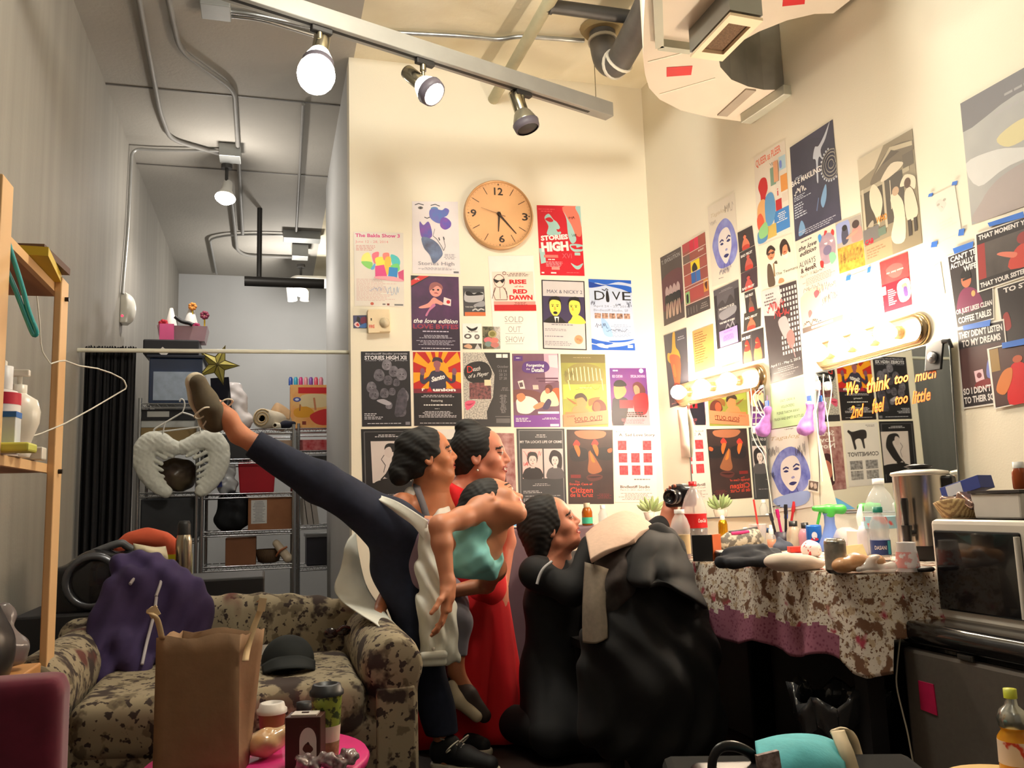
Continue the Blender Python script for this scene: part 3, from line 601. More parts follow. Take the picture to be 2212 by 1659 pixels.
for x in (.1,.55): A.R(x,.6,x+.36,.74,(90,86,86),rgb2=(180,176,176),scale=60).R(x,.76,x+.36,.9,(100,96,96),rgb2=(190,186,184),scale=60)
pb(A,((893,928),(996,927),(1000,1086),(897,1086)),'white poster with a dark standing cow, behind the two women')
A = Art((132,70,70),rgb2=(190,150,146),scale=26); A.S([(.3,.5),(.5,.42),(.8,.6),(.7,.9),(.3,.9)],(70,40,44)).E(.5,.68,.18,.16,(196,120,100)); 
for k,wd in enumerate(('Struck','Love','Now')): A.T(.45,.1+k*.1,wd,.5,.08,(236,226,220),bold=.02)
pb(A,((1003,934),(1110,936),(1116,1091),(1008,1090)),'mottled red poster half hidden behind the woman in the red dress')
A = Art((70,70,74),rgb2=(56,56,60),scale=3); A.R(.04,.02,.055,.98,(140,138,140)).R(.945,.02,.96,.98,(140,138,140)).R(.04,.02,.96,.028,(140,138,140)).bars(.36,.07,.64,.12,2,(190,186,188),3).T(.5,.17,"MY TIA LOCA'S LIFE OF CRIME",.88,.035,(206,202,204),bold=.02)
A.R(.1,.26,.52,.64,(226,190,186)).R(.55,.26,.95,.64,(206,190,190)); A.scrawl(.12,.28,.5,.38,(206,80,80),4).scrawl(.12,.4,.22,.5,(206,80,80),6); bust(A,.31,.31,.38,.33,(214,196,190),(44,40,44),(60,56,58)); A.S([(.66,.42),(.7,.3),(.8,.28),(.92,.34),(.92,.5),(.84,.54)],(50,44,48)); bust(A,.78,.32,.34,.32,(220,202,198),(90,86,90),(50,44,48))
A.bars(.28,.7,.68,.74,2,(170,166,168),4).bars(.1,.79,.5,.83,2,(180,176,178),5,center=False).bars(.1,.855,.92,.87,1,(180,176,178),6).bars(.1,.89,.42,.94,3,(180,176,178),7,center=False).R(.1,.955,.25,.98,WH)
pb(A,((1115.6,926),(1219,926),(1224,1093),(1121,1096)),'grey poster with two black and white portraits side by side')
A = Art((74,52,50),rgb2=(40,30,34),scale=3.5); A.S([(.2,.02),(.8,.02),(.8,.1),(.5,.13),(.25,.1)],(176,110,80)); A.S([(.06,.28),(.2,.24),(.4,.26),(.46,.34),(.38,.42),(.1,.42)],(40,34,38)).S([(.56,.28),(.8,.24),(.99,.26),(.98,.4),(.68,.4)],(38,34,38)); 
A.S([(.46,.3),(.54,.32),(.7,.48),(.74,.56),(.56,.6),(.44,.56),(.46,.42)],(150,92,62)).S([(.49,.28),(.55,.36),(.6,.44),(.52,.42)],(214,120,50)).S([(.4,.64),(.55,.6),(.75,.62),(.72,.67),(.5,.7)],(92,48,46)).S([(.42,.64),(.56,.63),(.74,.63),(.56,.655)],(50,26,28))
for x,y in ((.2,.2),(.6,.19)): A.S([(x-.07,y),(x,y-.06),(x+.08,y-.01),(x+.04,y+.03),(x-.05,y+.02)],(206,60,50)); A.S([(x-.05,y+.02),(x+.04,y+.02),(x+.08,y+.1),(x+.05,y+.17),(x-.01,y+.1)],(226,110,50))
A.S([(.88,.27),(.97,.25),(.97,.3),(.9,.31)],(226,90,50)); rr = (206,70,50); A.R(.06,.61,.28,.655,(120,36,36)).T(.28,.74,'Strange Case of',.5,.04,rr,bold=.015).T(.29,.815,'Citizen',.5,.075,rr,bold=.02).T(.29,.88,'de la Cruz',.5,.055,rr,bold=.015).T(.2,.705,'The',.1,.025,rr).bars(.62,.86,.96,.93,4,(120,44,50),4)
pb(A,((1224,927.8),(1323,928.6),(1326,1088.5),(1228,1088.5)),'brown poster of a shadowed face with orange lit eyes')
A = Art((244,222,214)); A.T(.55,.085,'A  Sad Love Story',.84,.05,(60,46,46),bold=.02).T(.17,.035,'Kind of',.2,.025,(200,60,70))
for i in range(3):
    for j in range(3):
        x = .1+j*.29+i*.012; y = .16+i*.17
        if (i,j) == (0,1): A.L([(.44,.2),(.48,.3),(.52,.18),(.5,.28)],.008,(230,200,196)); continue
        A.R(x,y,x+.2,y+.13,(186,30,44),rgb2=(222,90,96),scale=60)
A.bars(.36,.68,.94,.7,1,(90,70,70),3,fill=.6).T(.48,.79,'Bindlestiff Studio',.7,.04,(60,46,46),bold=.02).T(.48,.835,'March 21, 2013 - April 7, 2013',.7,.025,(80,64,64)).bars(.06,.87,.96,.97,6,(160,136,130),5)
pb(A,((1324,927),(1417,927),(1419,1085),(1328.7,1085)),'white poster with a square grid of red pictures, next to the corner')
# --- fire alarm and clock
t = thing('fire_alarm','cream square fire alarm strobe with red lettering on the end wall','fire alarm',ob(817,720))
a = quad_b((792,672),(840,671),(842,720),(794,721))
mb = MB(); mb.hexa([a[3],a[2],a[1],a[0]]+[a[i]*1+V(0,-.045,0) for i in (3,2,1,0)]); mb.build('housing',mat((226,206,170),.4),t,bevel=.006)
c = ob(831,697,.047); mb = MB(); mb.lathe([(.0,.022),(.014,.02),(.026,.01),(.03,0)],c,16,R=rot('X',math.pi/2)); mb.build('strobe_lens',mat((206,190,160),.15,coat=.5),t)
A = Art((226,206,170)); A.T(.32,.7,'FIRE',.5,.16,(206,60,50),bold=.03,asp=1).R(.24,.3,.36,.42,(60,54,46)); A.place('print',[ob(*p,.0455) for p in ((794,674),(818,673.5),(820,718),(796,719))],NB,parent=t,lift=.0)
cc = ob(1075.5,467); R_ = (ob(1149,467)-ob(1002,467)).length/2
t = thing('wall_clock','round tan wall clock with black numerals on the end wall','clock',cc)
Rx = rot('X',math.pi/2)
MB().lathe([(R_*.2,0),(R_,0),(R_,.035),(R_*.985,.042),(R_*.955,.042),(R_*.94,.026)],cc,48,R=Rx,cap=False).build('rim',mat((206,160,112),.35,metal=.2),t)
f = MB(); f.lathe([(R_*.95,.028),(0,.0285)],cc,48,R=Rx,sm=False,cap=False); face = f.build('face',mat((224,172,120),.5,var=.05),t)
mk = mat((52,36,28),.5)
def cpt(x,y,z): return cc+V(x*R_,-z,y*R_)
m = MB()
for k in range(12):
    a = k*math.pi/6; d = V(math.sin(a),0,math.cos(a)); r0,r1 = (.86,.9) if k % 3 == 0 else (.66,.88)
    n = V(math.cos(a),0,-math.sin(a))*.008*R_*(1 if k % 3 else 2)
    A0 = cc+d*R_*r0-V(0,.029,0); A1 = cc+d*R_*r1-V(0,.029,0); m.hexa([A0-n,A1-n,A1+n,A0+n]+[p-V(0,.0008,0) for p in (A0-n,A1-n,A1+n,A0+n)])
for s_,x,y in (('12',.0,.68),('3',.76,-.02),('6',.06,-.70),('9',-.74,0)):
    vsx,fsx,x0,x1,y0,y1 = text_mesh(s_,.02); hh = .22; ww = .26 if s_ == '12' else .17
    m.add([cpt(x+((a-x0)/(x1-x0)-.5)*ww,y+((b-y0)/(y1-y0)-.5)*hh,.0295) for a,b in vsx],fsx)
for k in range(60):
    a = k*math.pi/30; d = V(math.sin(a),0,math.cos(a)); n = V(math.cos(a),0,-math.sin(a))*.003*R_
    m.add([cc+d*R_*.89-n-V(0,.029,0),cc+d*R_*.92-n-V(0,.029,0),cc+d*R_*.92+n-V(0,.029,0),cc+d*R_*.89+n-V(0,.029,0)],[(0,1,2,3)])
m.build('numerals',mk,face)
def hand(a,l,w,z,name,mm=mk,back=.08):
    d = V(math.sin(a),0,math.cos(a)); n = V(math.cos(a),0,-math.sin(a))
    q = [cc-d*R_*back-n*w*R_,cc+d*R_*l-n*w*R_*.35,cc+d*R_*l+n*w*R_*.35,cc-d*R_*back+n*w*R_]
    MB().hexa([p-V(0,z,0) for p in q]+[p-V(0,z+.0015,0) for p in q]).build(name,mm,t)
hand(math.radians(184),.5,.035,.031,'hour_hand'); hand(math.radians(138),.72,.03,.034,'minute_hand'); hand(math.radians(287),.55,.008,.037,'second_hand',mat((110,70,50)),.18)
MB().lathe([(.05*R_,.028),(.05*R_,.04),(0,.042)],cc,14,R=Rx).build('hub',mk,t)
# ================================================================ prints on the mirror wall
def pr(art,c,label,cat='poster',off=0,name=None,**k):
    return art.place(name or ('poster' if cat == 'poster' else cat),quad_r(*c),NRo,label,cat,lift=.001+off,**k)
A = Art((78,70,74),rgb2=(62,50,56),scale=3); A.S([(0,.35),(1,.3),(1,.75),(0,.85)],(96,50,62)); A.R(0,.8,1,1,(84,70,68)); A.T(.5,.09,'T. EVOLUTION',.9,.06,(150,148,152),bold=.03).bars(.2,.03,.9,.05,1,(130,126,130))
for k in range(4):
    x = .24+k*.18; A.S([(x-.08,.52),(x,.46),(x+.09,.52),(x+.07,.6),(x-.06,.6)],(186,160,160)).S([(x-.09,.6),(x+.08,.6),(x+.1,.72),(x-.1,.72)],K).S([(x-.05,.72),(x-.01,.72),(x-.03,.9),(x-.1,.9)],(190,160,140)).S([(x+.02,.72),(x+.06,.72),(x+.09,.9),(x+.04,.9)],(190,160,140))
pr(A,((1426.5,557),(1471,532.7),(1479.7,685),(1435.2,704.6)),'dark plum poster of four dancers in a line, beside the room corner')
A = Art((150,76,70),rgb2=(160,90,80),scale=5)
for (a,b,c,d,col) in ((.02,.0,.3,.12,(176,70,76)),(.32,0,.5,.16,(206,30,70)),(.52,0,.7,.16,(216,40,80)),(.72,0,.98,.14,(160,80,70)),(0,.17,.3,.28,(110,90,86)),(.32,.29,.7,.44,(236,214,40)),(.32,.44,.5,.58,(30,100,180)),(.52,.44,.7,.58,(40,110,190)),(.02,.66,.2,.82,(140,190,120)),(.22,.64,.78,.8,(170,70,66)),(.8,.6,.98,.76,(206,140,60)),(0,.84,1,1,(70,62,60)),(.72,.3,.98,.42,(166,84,76)),(.02,.44,.28,.6,(170,80,72))): A.R(a,b,c,d,col)
A.bars(.6,.17,.98,.22,1,(210,190,180)).S([(.38,.36),(.5,.32),(.6,.42),(.4,.43)],K).S([(.06,.7),(.14,.7),(.14,.8),(.06,.8)],K).S([(.84,.66),(.95,.64),(.92,.74)],(90,40,30))
for k in range(4): A.L([(.1+k*.12,.88),(.1+k*.12,.97)],.02,(130,120,116))
A.bars(.6,.88,.95,.96,3,(150,140,136)); 
for y in (.16,.28,.435,.59,.63,.83): A.L([(0,y),(1,y)],.008,(222,206,196))
pr(A,((1473.8,530),(1523,501),(1535,666.6),(1483.6,687.2)),'brick red collage poster with yellow and blue panels')
def bluewoman(A,b=(70,90,190)):
    A.S([(.14,.62),(.1,.5),(.2,.38),(.36,.28),(.62,.24),(.84,.34),(.96,.5),(.98,.66),(.84,.78),(.6,.82),(.3,.8)],b,rgb2=(150,160,220),scale=14); A.S([(.32,.52),(.36,.42),(.5,.36),(.68,.36),(.78,.46),(.78,.6),(.68,.72),(.56,.78),(.44,.72),(.34,.62)],(228,220,218))
    d = (40,46,110)
    A.L([(.38,.5),(.46,.48),(.52,.5)],.02,d).L([(.62,.49),(.7,.46),(.77,.48)],.02,d).S([(.39,.53),(.46,.515),(.51,.535),(.45,.545)],d).S([(.62,.52),(.7,.5),(.76,.52),(.69,.535)],d).S([(.56,.61),(.62,.6),(.64,.62),(.58,.63)],(150,150,200)).S([(.5,.68),(.58,.665),(.68,.68),(.6,.71),(.52,.7)],d).L([(.5,.77),(.46,.86)],.01,d).L([(.66,.74),(.72,.84)],.01,d)
    return A
A = bluewoman(Art((226,216,200)),(110,110,190)); A.T(.4,.14,'Tagalog',.6,.06,(206,190,160),shear=.3).scrawl(.6,.08,.95,.2,(120,110,110),3,20).scrawl(.05,.2,.3,.26,(150,140,140),4,16).bars(.2,.92,.5,.94,1,(150,140,140)).scrawl(.3,.82,.7,.9,(60,60,110),9,30,.008)
pr(A,((1529,448),(1587,416),(1599,601),(1539,619)),'cream poster of a woman in blue wash, high beside the small dark cards')
def badfruit(c,label,txt=True,sk=(214,120,90),seed=1,ty=.3,bg=(56,50,54)):
    A = Art(bg); r = random.Random(seed); x = r.uniform(.4,.6); A.E(x,.36,.1,.13,sk).S([(x-.22,.9),(x-.1,.5),(x+.12,.5),(x+.26,.9)],sk).S([(x-.2,1),(x-.16,.8),(x+.18,.8),(x+.24,1)],(190,60,50)).S([(x-.1,.34),(x-.06,.2),(x+.08,.22),(x+.1,.34),(x,.28)],(60,30,30))
    if txt: A.T(.45,ty,'BAD FRUIT',.74,.13,WH,bold=.03)
    return pr(A,c,label,'flyer')
badfruit(((1593.6,502.8),(1625,487),(1630.5,528.8),(1597.5,546)),'small dark flyer of a red skirted dancer, topmost of the column',False,seed=3)
badfruit(((1598,547),(1631,529.8),(1635.5,574.5),(1600.5,590.5)),'small dark flyer, second down the column',seed=5,ty=.22,sk=(190,90,80))
badfruit(((1600.8,591.5),(1635.6,575.5),(1637,619),(1601.8,633)),'small reddish dark flyer, third down the column',seed=7,ty=.85,sk=(190,80,76),bg=(70,50,60))
badfruit(((1608.4,633),(1630.5,624),(1636.6,669),(1612.7,677)),'small dark flyer of a figure in black, fourth down the column',seed=11,ty=.2,sk=(110,90,80))
badfruit(((1608,678),(1643.5,665),(1643.5,704.6),(1606.6,717.6)),'small dark flyer, fifth down the column, set crooked',seed=13,ty=.3,sk=(190,110,80),bg=(64,60,56))
A = Art((54,48,52)); A.R(.44,0,.46,1,(90,84,84)); 
for x in (.24,.72): A.E(x,.38,.09,.11,(226,130,80)).S([(x-.16,.98),(x-.12,.56),(x+.12,.54),(x+.18,.98)],(226,120,76)).S([(x-.1,.36),(x,.24),(x+.1,.36),(x+.13,.6),(x-.12,.6),(x-.06,.44),(x+.06,.44)],(130,40,30))
A.T(.22,.16,'BAD FRUIT',.4,.1,WH,bold=.03)
pr(A,((1602.3,723),(1649,707.4),(1651.8,774),(1604.5,787)),'dark double flyer of two orange lit dancers above the shorter lamp bar','flyer')
A = Art((84,80,86),rgb2=(96,92,98),scale=4); A.R(0,.1,.12,1,(46,42,48)).R(.82,.12,1,1,(46,42,48)).R(.12,.52,.82,1,(60,54,64)).S([(.12,.3),(.34,.22),(.46,.3),(.66,.18),(.82,.3),(.82,.36),(.12,.36)],(62,58,62)).S([(.2,.42),(.82,.38),(.82,.5),(.3,.55)],(140,138,144))
A.T(.48,.36,'THE DUALITY OF ZE',.62,.035,WH,bold=.02).T(.48,.6,'THE RISE OF KAIJU',.62,.04,WH,bold=.02).bars(.2,.05,.8,.09,2,(150,146,150)).L([(.4,.72),(.5,.64),(.6,.72),(.7,.62),(.78,.72)],.03,(150,146,156))
pr(A,((1541.5,628.6),(1595.3,603.7),(1602,738),(1550,754.5)),'dark grey landscape poster with a lilac slip stuck on it')
A = Art((176,140,214)); A.bars(.1,.1,.9,.2,2,(110,80,150)).bars(.2,.35,.8,.7,5,(110,80,150),5)
pr(A,((1555.6,717.6),(1594,702.5),(1596.5,738),(1558,751)),'lilac slip stuck on the dark grey landscape poster','notice',off=.004)
A = Art((240,226,226)); A.bars(.1,.08,.9,.2,2,(206,180,200)).R(.1,.6,.9,.68,(230,200,90)).bars(.2,.62,.8,.66,1,(200,160,60))
pr(A,((1551,757),(1602,741),(1605,800),(1557,815)),'pale pink sheet taped just above the shorter lamp bar','notice')
A = Art((86,84,92),rgb2=(70,66,74),scale=4); A.S([(.4,.02),(.5,.0),(.5,.2),(.62,.28),(.66,.4),(.3,.42),(.1,.36),(.12,.26),(.3,.26)],(206,160,60)).S([(.2,.3),(.6,.34),(.68,.46),(.6,.7),(.46,.82),(.34,.7),(.26,.5)],(190,96,60)).S([(.3,.46),(.4,.44),(.44,.6),(.34,.6)],(216,120,70)).S([(.3,.7),(.6,.74),(.64,.9),(.34,.92)],(140,60,50)).bars(.55,.08,.95,.14,2,(170,170,180)).bars(.1,.9,.9,.97,3,(190,130,130))
pr(A,((1434,725),(1483,708),(1490,868),(1448,881)),'grey poster of a warrior in a gold helmet by the corner')
A = Art((206,150,84)); A.bars(.08,.05,.75,.82,13,(120,76,40),4,center=False,fill=.35)
pr(A,((1496,716.5),(1540.4,700),(1544.8,792),(1501.4,805.5)),'orange sheet with a typed list above the shorter lamp bar','notice')
A = Art((232,222,200)); sk = (216,140,100)
A.S([(.18,1),(.2,.5),(.34,.44),(.46,.48),(.52,.9),(.4,1)],(236,226,210)).S([(.2,.98),(.22,.52),(.32,.5),(.38,.7),(.4,.98)],(90,74,60)).S([(.42,.5),(.5,.46),(.52,.54)],(90,74,60)).R(.39,.5,.43,.8,(150,120,80)).E(.36,.26,.115,.15,sk).S([(.23,.26),(.26,.12),(.38,.08),(.49,.18),(.48,.24),(.36,.17)],(50,36,30)).L([(.24,.25),(.47,.25)],.02,K).E(.29,.26,.045,.03,(90,60,50)).E(.42,.26,.045,.03,(90,60,50))
A.E(.76,.26,.1,.15,sk).S([(.64,.4),(.63,.18),(.72,.06),(.82,.08),(.9,.24),(.92,.38),(.86,.36),(.83,.2),(.72,.22),(.68,.36)],(50,34,30)).S([(.68,.42),(.84,.4),(.8,.5)],(240,232,216)).S([(.5,.98),(.54,.88),(.64,.9),(.66,.98)],sk).E(.76,.34,.04,.015,(170,60,50)).E(.36,.36,.04,.012,(150,60,50)).T(.76,.76,'The Teemans',.62,.06,(60,50,44),rot=-.02)
pr(A,((1638.7,533),(1710.8,504),(1721,602),(1646.8,626)),'cream poster of a man in glasses and a laughing woman')
A = Art((70,60,62),rgb2=(58,48,52),scale=5); A.P([(0,0),(.52,0),(.56,.16),(.3,.3),(0,.27)],(206,198,196)); A.bars(.04,.04,.4,.18,4,(110,100,100),3)
r = random.Random(3)
for i in range(13):
    for j in range(7):
        x = .46+j*.08+r.uniform(-.005,.005); y = .04+i*.056
        if .25 < y < .5 and x < .8-(y-.2)*.6: continue
        A.R(x,y,x+.045,y+.034,(206,200,198))
A.S([(.4,.38),(.62,.34),(.72,.46),(.7,.56),(.54,.56)],(176,166,168)).S([(.62,.54),(.78,.5),(.84,.62),(.74,.7),(.64,.64)],(214,120,116)).L([(.74,.66),(.82,.8)],.02,(206,150,150)).scrawl(.1,.14,.66,.26,(196,40,46),5,26,.014).scrawl(.3,.24,.78,.34,(206,60,60),8,26,.014)
A.T(.5,.83,'April 11 - May 2, 2015',.9,.035,WH).bars(.1,.86,.9,.92,3,(170,160,160)).bars(.3,.93,.8,.97,2,(130,124,124),6)
pr(A,((1646,629.7),(1720.5,605.5),(1735.7,808),(1666,828)),'dark collage poster of small squares with red scribble')
A = Art((228,218,204)); A.T(.46,.08,'QUEER as PLEER',.8,.1,(226,120,96),bold=.02,rot=-.06).scrawl(.5,.16,.7,.2,K,4)
for (a,b,c,d,col) in ((.5,.22,.66,.42,(130,160,140)),(.62,.17,.76,.4,(220,160,120)),(.78,.15,.98,.3,(176,206,220)),(.62,.42,.78,.6,(224,214,200)),(.8,.36,1,.54,(226,150,70)),(.62,.6,.8,.72,(190,30,40)),(.82,.56,1,.66,(220,206,190)),(.55,.72,1,.96,(60,130,200)),(.3,.84,.6,.98,(206,176,90))): A.R(a,b,c,d,col)
A.S([(.02,.98),(.02,.86),(.3,.84),(.3,.98)],(80,140,190)).S([(.1,.36),(.2,.28),(.36,.3),(.4,.42),(.32,.5),(.34,.56),(.18,.56),(.16,.46)],(200,30,36)).S([(.04,.6),(.16,.52),(.3,.54),(.34,.7),(.2,.86),(.06,.78)],(228,170,110)).S([(.02,.7),(.14,.66),(.24,.76),(.16,.86),(.04,.82)],(220,90,60)).S([(.3,.54),(.46,.48),(.58,.54),(.6,.74),(.46,.84),(.3,.8)],(90,150,200)).S([(.06,.84),(.3,.78),(.34,.92),(.1,.94)],(140,196,130)).bars(.62,.75,.94,.86,5,WH).T(.7,.52,'i',.04,.08,(206,60,60)).S([(.8,.2),(.86,.2),(.86,.27),(.8,.27)],(120,140,220))
pr(A,((1628.6,341),(1696,303),(1708,498),(1638,531)),'white poster of bright patchwork people under red lettering')
A = Art((44,44,66),rgb2=(64,62,88),scale=5); A.S([(.4,.06),(.9,.2),(.9,.6),(.5,.5)],(52,52,74)); w2 = (190,196,210)
A.S([(.52,.26),(.58,.16),(.66,.17),(.8,.1),(.94,.0),(.82,.14),(.7,.22),(.72,.32),(.66,.28),(.62,.34),(.6,.52),(.57,.5),(.58,.3)],w2)
for rr_ in (.2,.16,.11,.06): A.L([(min(1,.9+rr_*math.cos(t*.4)),.42+rr_*.72*math.sin(t*.4)) for t in range(17)],.012,(150,146,140))
for t in range(15):
    x = .9+.22*math.cos(1.2+t*.24); y = .42+.16*math.sin(1.2+t*.24)
    if x < .98: A.E(x,y,.018,.012,w2,n=8)
A.T(.33,.4,'BA-E MAKILING',.66,.06,WH,bold=.02).scrawl(.04,.46,.34,.54,WH,5,18,.012).bars(.04,.35,.3,.38,2,w2).bars(.03,.545,.42,.6,3,w2,3,center=False).bars(.03,.62,.32,.78,6,w2,4,center=False).S([(.62,.72),(.72,.6),(.76,.6),(.74,.72),(.66,.8)],(120,160,200)).S([(.1,.9),(.16,.82),(.22,.86),(.24,.95),(.1,.97)],(110,150,190)).L([(.52,.8),(.58,.68)],.02,(90,110,150)).bars(.05,.92,.95,.98,3,(170,170,186),6)
pr(A,((1706.5,319),(1798.9,258),(1818,474.8),(1718.4,521.3)),'dark navy poster of an aerial dancer beside a carved disc')
A = Art((222,208,190)); A.bars(.06,.02,.5,.05,1,(110,100,96)); A.T(.3,.1,'the love',.46,.05,K,shear=.4,bold=.02).T(.3,.16,'edition',.42,.05,K,shear=.4,bold=.02).T(.26,.27,'ALWAYS',.42,.06,(60,50,50)).T(.28,.34,'& 4eveR',.4,.055,(60,40,40),bold=.03).T(.27,.4,'March 9 - 18 2018',.42,.03,(130,116,110))
A.S([(.58,.18),(.62,.09),(.76,.06),(.92,.1),(.97,.22),(.92,.34),(.76,.38),(.62,.34)],(150,130,150),rgb2=(180,150,160),scale=20).S([(.72,.08),(.74,.03),(.8,.05)],(190,60,60)).S([(.88,.08),(.92,.05),(.96,.08),(.94,.12)],(190,50,50)).S([(.57,.06),(.62,.04),(.66,.08),(.6,.13)],(60,140,206)).S([(.8,.3),(.86,.28),(.93,.3),(.96,.36),(.84,.4)],(130,200,150)).S([(.58,.32),(.66,.34),(.64,.4),(.58,.38)],(200,50,50)).S([(.7,.16),(.78,.16),(.76,.18)],WH).S([(.84,.15),(.92,.16),(.88,.18)],WH).E(.77,.24,.1,.05,(120,110,140))
A.bars(.04,.44,.96,.52,5,(160,144,134),4).scrawl(.4,.39,.68,.43,K,6,16).S([(.02,.62),(.5,.58),(.5,.72),(.3,.94),(.02,.96)],(226,180,164)).S([(.36,.62),(.44,.6),(.5,.64),(.4,.68)],(216,90,100)).S([(.18,.8),(.24,.78),(.28,.82),(.2,.86)],(216,110,110)).scrawl(.1,.53,.56,.58,(70,60,60),8,30).scrawl(.46,.56,.96,.66,(80,70,66),12,40).scrawl(.54,.68,.96,.8,(60,50,50),14,40).scrawl(.04,.88,.5,.94,K,17,18,.01).R(0,.945,1,1,(110,96,90)).bars(.06,.955,.94,.985,1,WH,fill=.8)
pr(A,((1718.7,523),(1805,481),(1822,690.8),(1735.3,720.7)),'cream poster with a violet balloon heart and handwritten notes')
A = Art((190,186,170)); A.P([(0,0),(1,0),(1,.5),(0,.5)],(170,160,150)); A.S([(0,.04),(.5,.0),(.5,.3),(0,.4)],(150,160,206)).S([(.2,.26),(.3,.1),(.44,.12),(.46,.4),(.24,.46)],(70,70,90)).E(.34,.14,.1,.06,K).S([(.6,.3),(.7,.2),(.95,.22),(1,.46),(.6,.48)],(200,140,130)).E(.78,.15,.14,.08,(70,50,46)).S([(.4,.34),(.8,.26),(.8,.32),(.44,.38)],(210,150,130)).R(0,.5,1,1,(214,176,70),rgb2=(176,130,40),scale=50)
for k in range(7): A.S([(.05+k*.13,.8),(.08+k*.13,.62),(.15+k*.13,.62),(.16+k*.13,.82)],(120,84,30),rgb2=(200,160,70),scale=60)
pr(A,((1805.7,485),(1859.8,462.8),(1870.4,573),(1814.4,591.4)),'two photo flyer, children above and a yellow crowd below','flyer')
A = Art((150,138,114),rgb2=(136,124,100),scale=4); A.P([(0,0),(.5,0),(.3,.16),(0,.2)],(206,194,168)).S([(.24,.24),(.6,.06),(1,.1),(1,.18),(.3,.3)],(116,104,86)).P([(.3,.22),(.6,.05),(.98,.1),(.98,.14),(.6,.09)],(190,178,150)).P([(.44,.17),(.62,.08),(.76,.13)],(90,80,66)).R(.0,.3,.9,.34,(176,164,138)).R(.06,.34,.42,.66,(76,68,56)).R(.45,.3,.78,.72,(80,72,62)).R(.8,.18,.98,.3,(100,90,74)).R(.03,.3,.07,.7,(196,184,158)).R(.42,.28,.46,.74,(186,174,148)).S([(.4,.3),(.6,.2),(.8,.24),(.76,.28),(.5,.32)],(216,204,180))
cr = (222,208,182); A.S([(.18,.36),(.26,.3),(.36,.38),(.4,.5),(.34,.62),(.3,.7),(.24,.58),(.18,.48)],cr).S([(.54,.52),(.6,.46),(.68,.5),(.76,.62),(.74,.9),(.58,.92),(.5,.84),(.58,.68)],cr).E(.64,.46,.06,.04,(190,160,130)).S([(.72,.44),(.82,.36),(.98,.42),(.96,.52),(.86,.46)],cr).S([(.78,.54),(.86,.48),(.94,.54),(.98,.74),(.8,.76)],(214,200,176)).E(.85,.44,.055,.045,(90,66,50)).R(.8,.76,.86,.9,(60,52,46)).R(.9,.76,.95,.88,(60,52,46)).L([(.56,.34),(.55,.6)],.012,cr)
A.R(0,.68,.3,.8,(110,106,104)).R(.28,.72,.42,.79,(100,120,104)).T(.36,.64,'WHO',.2,.06,(222,140,50),bold=.03).T(.1,.8,'CAB',.16,.05,(206,20,50),bold=.04).R(0,.83,.5,1,(176,150,116)).bars(.04,.86,.4,.96,4,(150,120,90),5,center=False).S([(.1,.66),(.2,.62),(.2,.68)],(170,160,140))
pr(A,((1852.5,346.5),(1971,277.8),(1993,525),(1871.5,573)),'large sepia poster of women in white dresses before a porch')
A = Art((186,14,34)); A.R(0,0,1,.46,(196,66,66),rgb2=(176,46,50),scale=16).S([(.2,.2),(.5,.12),(.8,.2),(.7,.38),(.4,.38)],(206,90,86)).T(.52,.27,'mr. sexy mime',.6,.05,(240,190,180),bold=.02).R(0,.5,.14,.66,WH).bars(.2,.58,.5,.9,8,(240,190,196),3,center=False).S([(.56,.54),(.96,.5),(.97,.84),(.62,.88)],WH).S([(.7,.58),(.86,.56),(.9,.66),(.74,.64)],(226,140,100)).S([(.76,.64),(.88,.64),(.9,.8),(.78,.8)],(80,56,110))
pr(A,((1900.3,567.3),(1961,544),(1970.7,658),(1911,676)),'small red flyer above the longer lamp bar','flyer')
A = Art((244,240,232)); A.bars(.1,.1,.9,.14,1,(236,230,220))
pr(A,((1828,600),(1882,579),(1892,688),(1838,706)),'blank white sheet held by two blue tapes above the longer lamp bar','notice')
A = Art((240,234,222)); A.bars(.1,.2,.6,.4,3,(200,190,176),3,center=False)
pr(A,((1970,607),(2032,566),(2042,634),(1978,676)),'white sheet with a few faint lines, beside the red flyer','notice')
A = Art((228,220,206)); A.S([(.2,.2),(.35,.14),(.5,.2),(.6,.3),(.4,.42),(.3,.34)],(222,206,196)).E(.3,.24,.06,.025,(176,166,156)).E(.55,.2,.06,.025,(176,166,156)).L([(.4,.3),(.46,.34)],.02,(190,176,166)).bars(.1,.6,.9,.8,3,(222,212,200))
pr(A,((2009,426),(2063,399),(2078,500),(2020,528)),'faint pencil drawing of a face held by four blue tapes','drawing')
A = Art((150,150,152),rgb2=(186,186,182),scale=2.2,contrast=(.35,.65)); A.S([(0,0),(.6,0),(1,.1),(1,.22),(.5,.16),(0,.24)],(120,118,122)).S([(.3,.42),(.5,.36),(.66,.4),(.6,.5),(.4,.52)],(206,196,150)).S([(0,.5),(.3,.5),(.6,.58),(1,.5),(1,.66),(.4,.66),(.1,.72)],(206,206,204)).S([(.06,1),(.12,.84),(.3,.72),(.6,.68),(.9,.76),(1,.9),(1,1)],(166,156,154)).R(.5,.9,.7,.96,(130,120,120)).bars(.15,.2,.95,.25,1,(170,168,170)).bars(.3,.1,.8,.14,1,(160,158,160))
pr(A,((2075,224),(2330,80),(2350,398),(2100,486)),'large grey sky poster with a pale dome, cut by the frame')
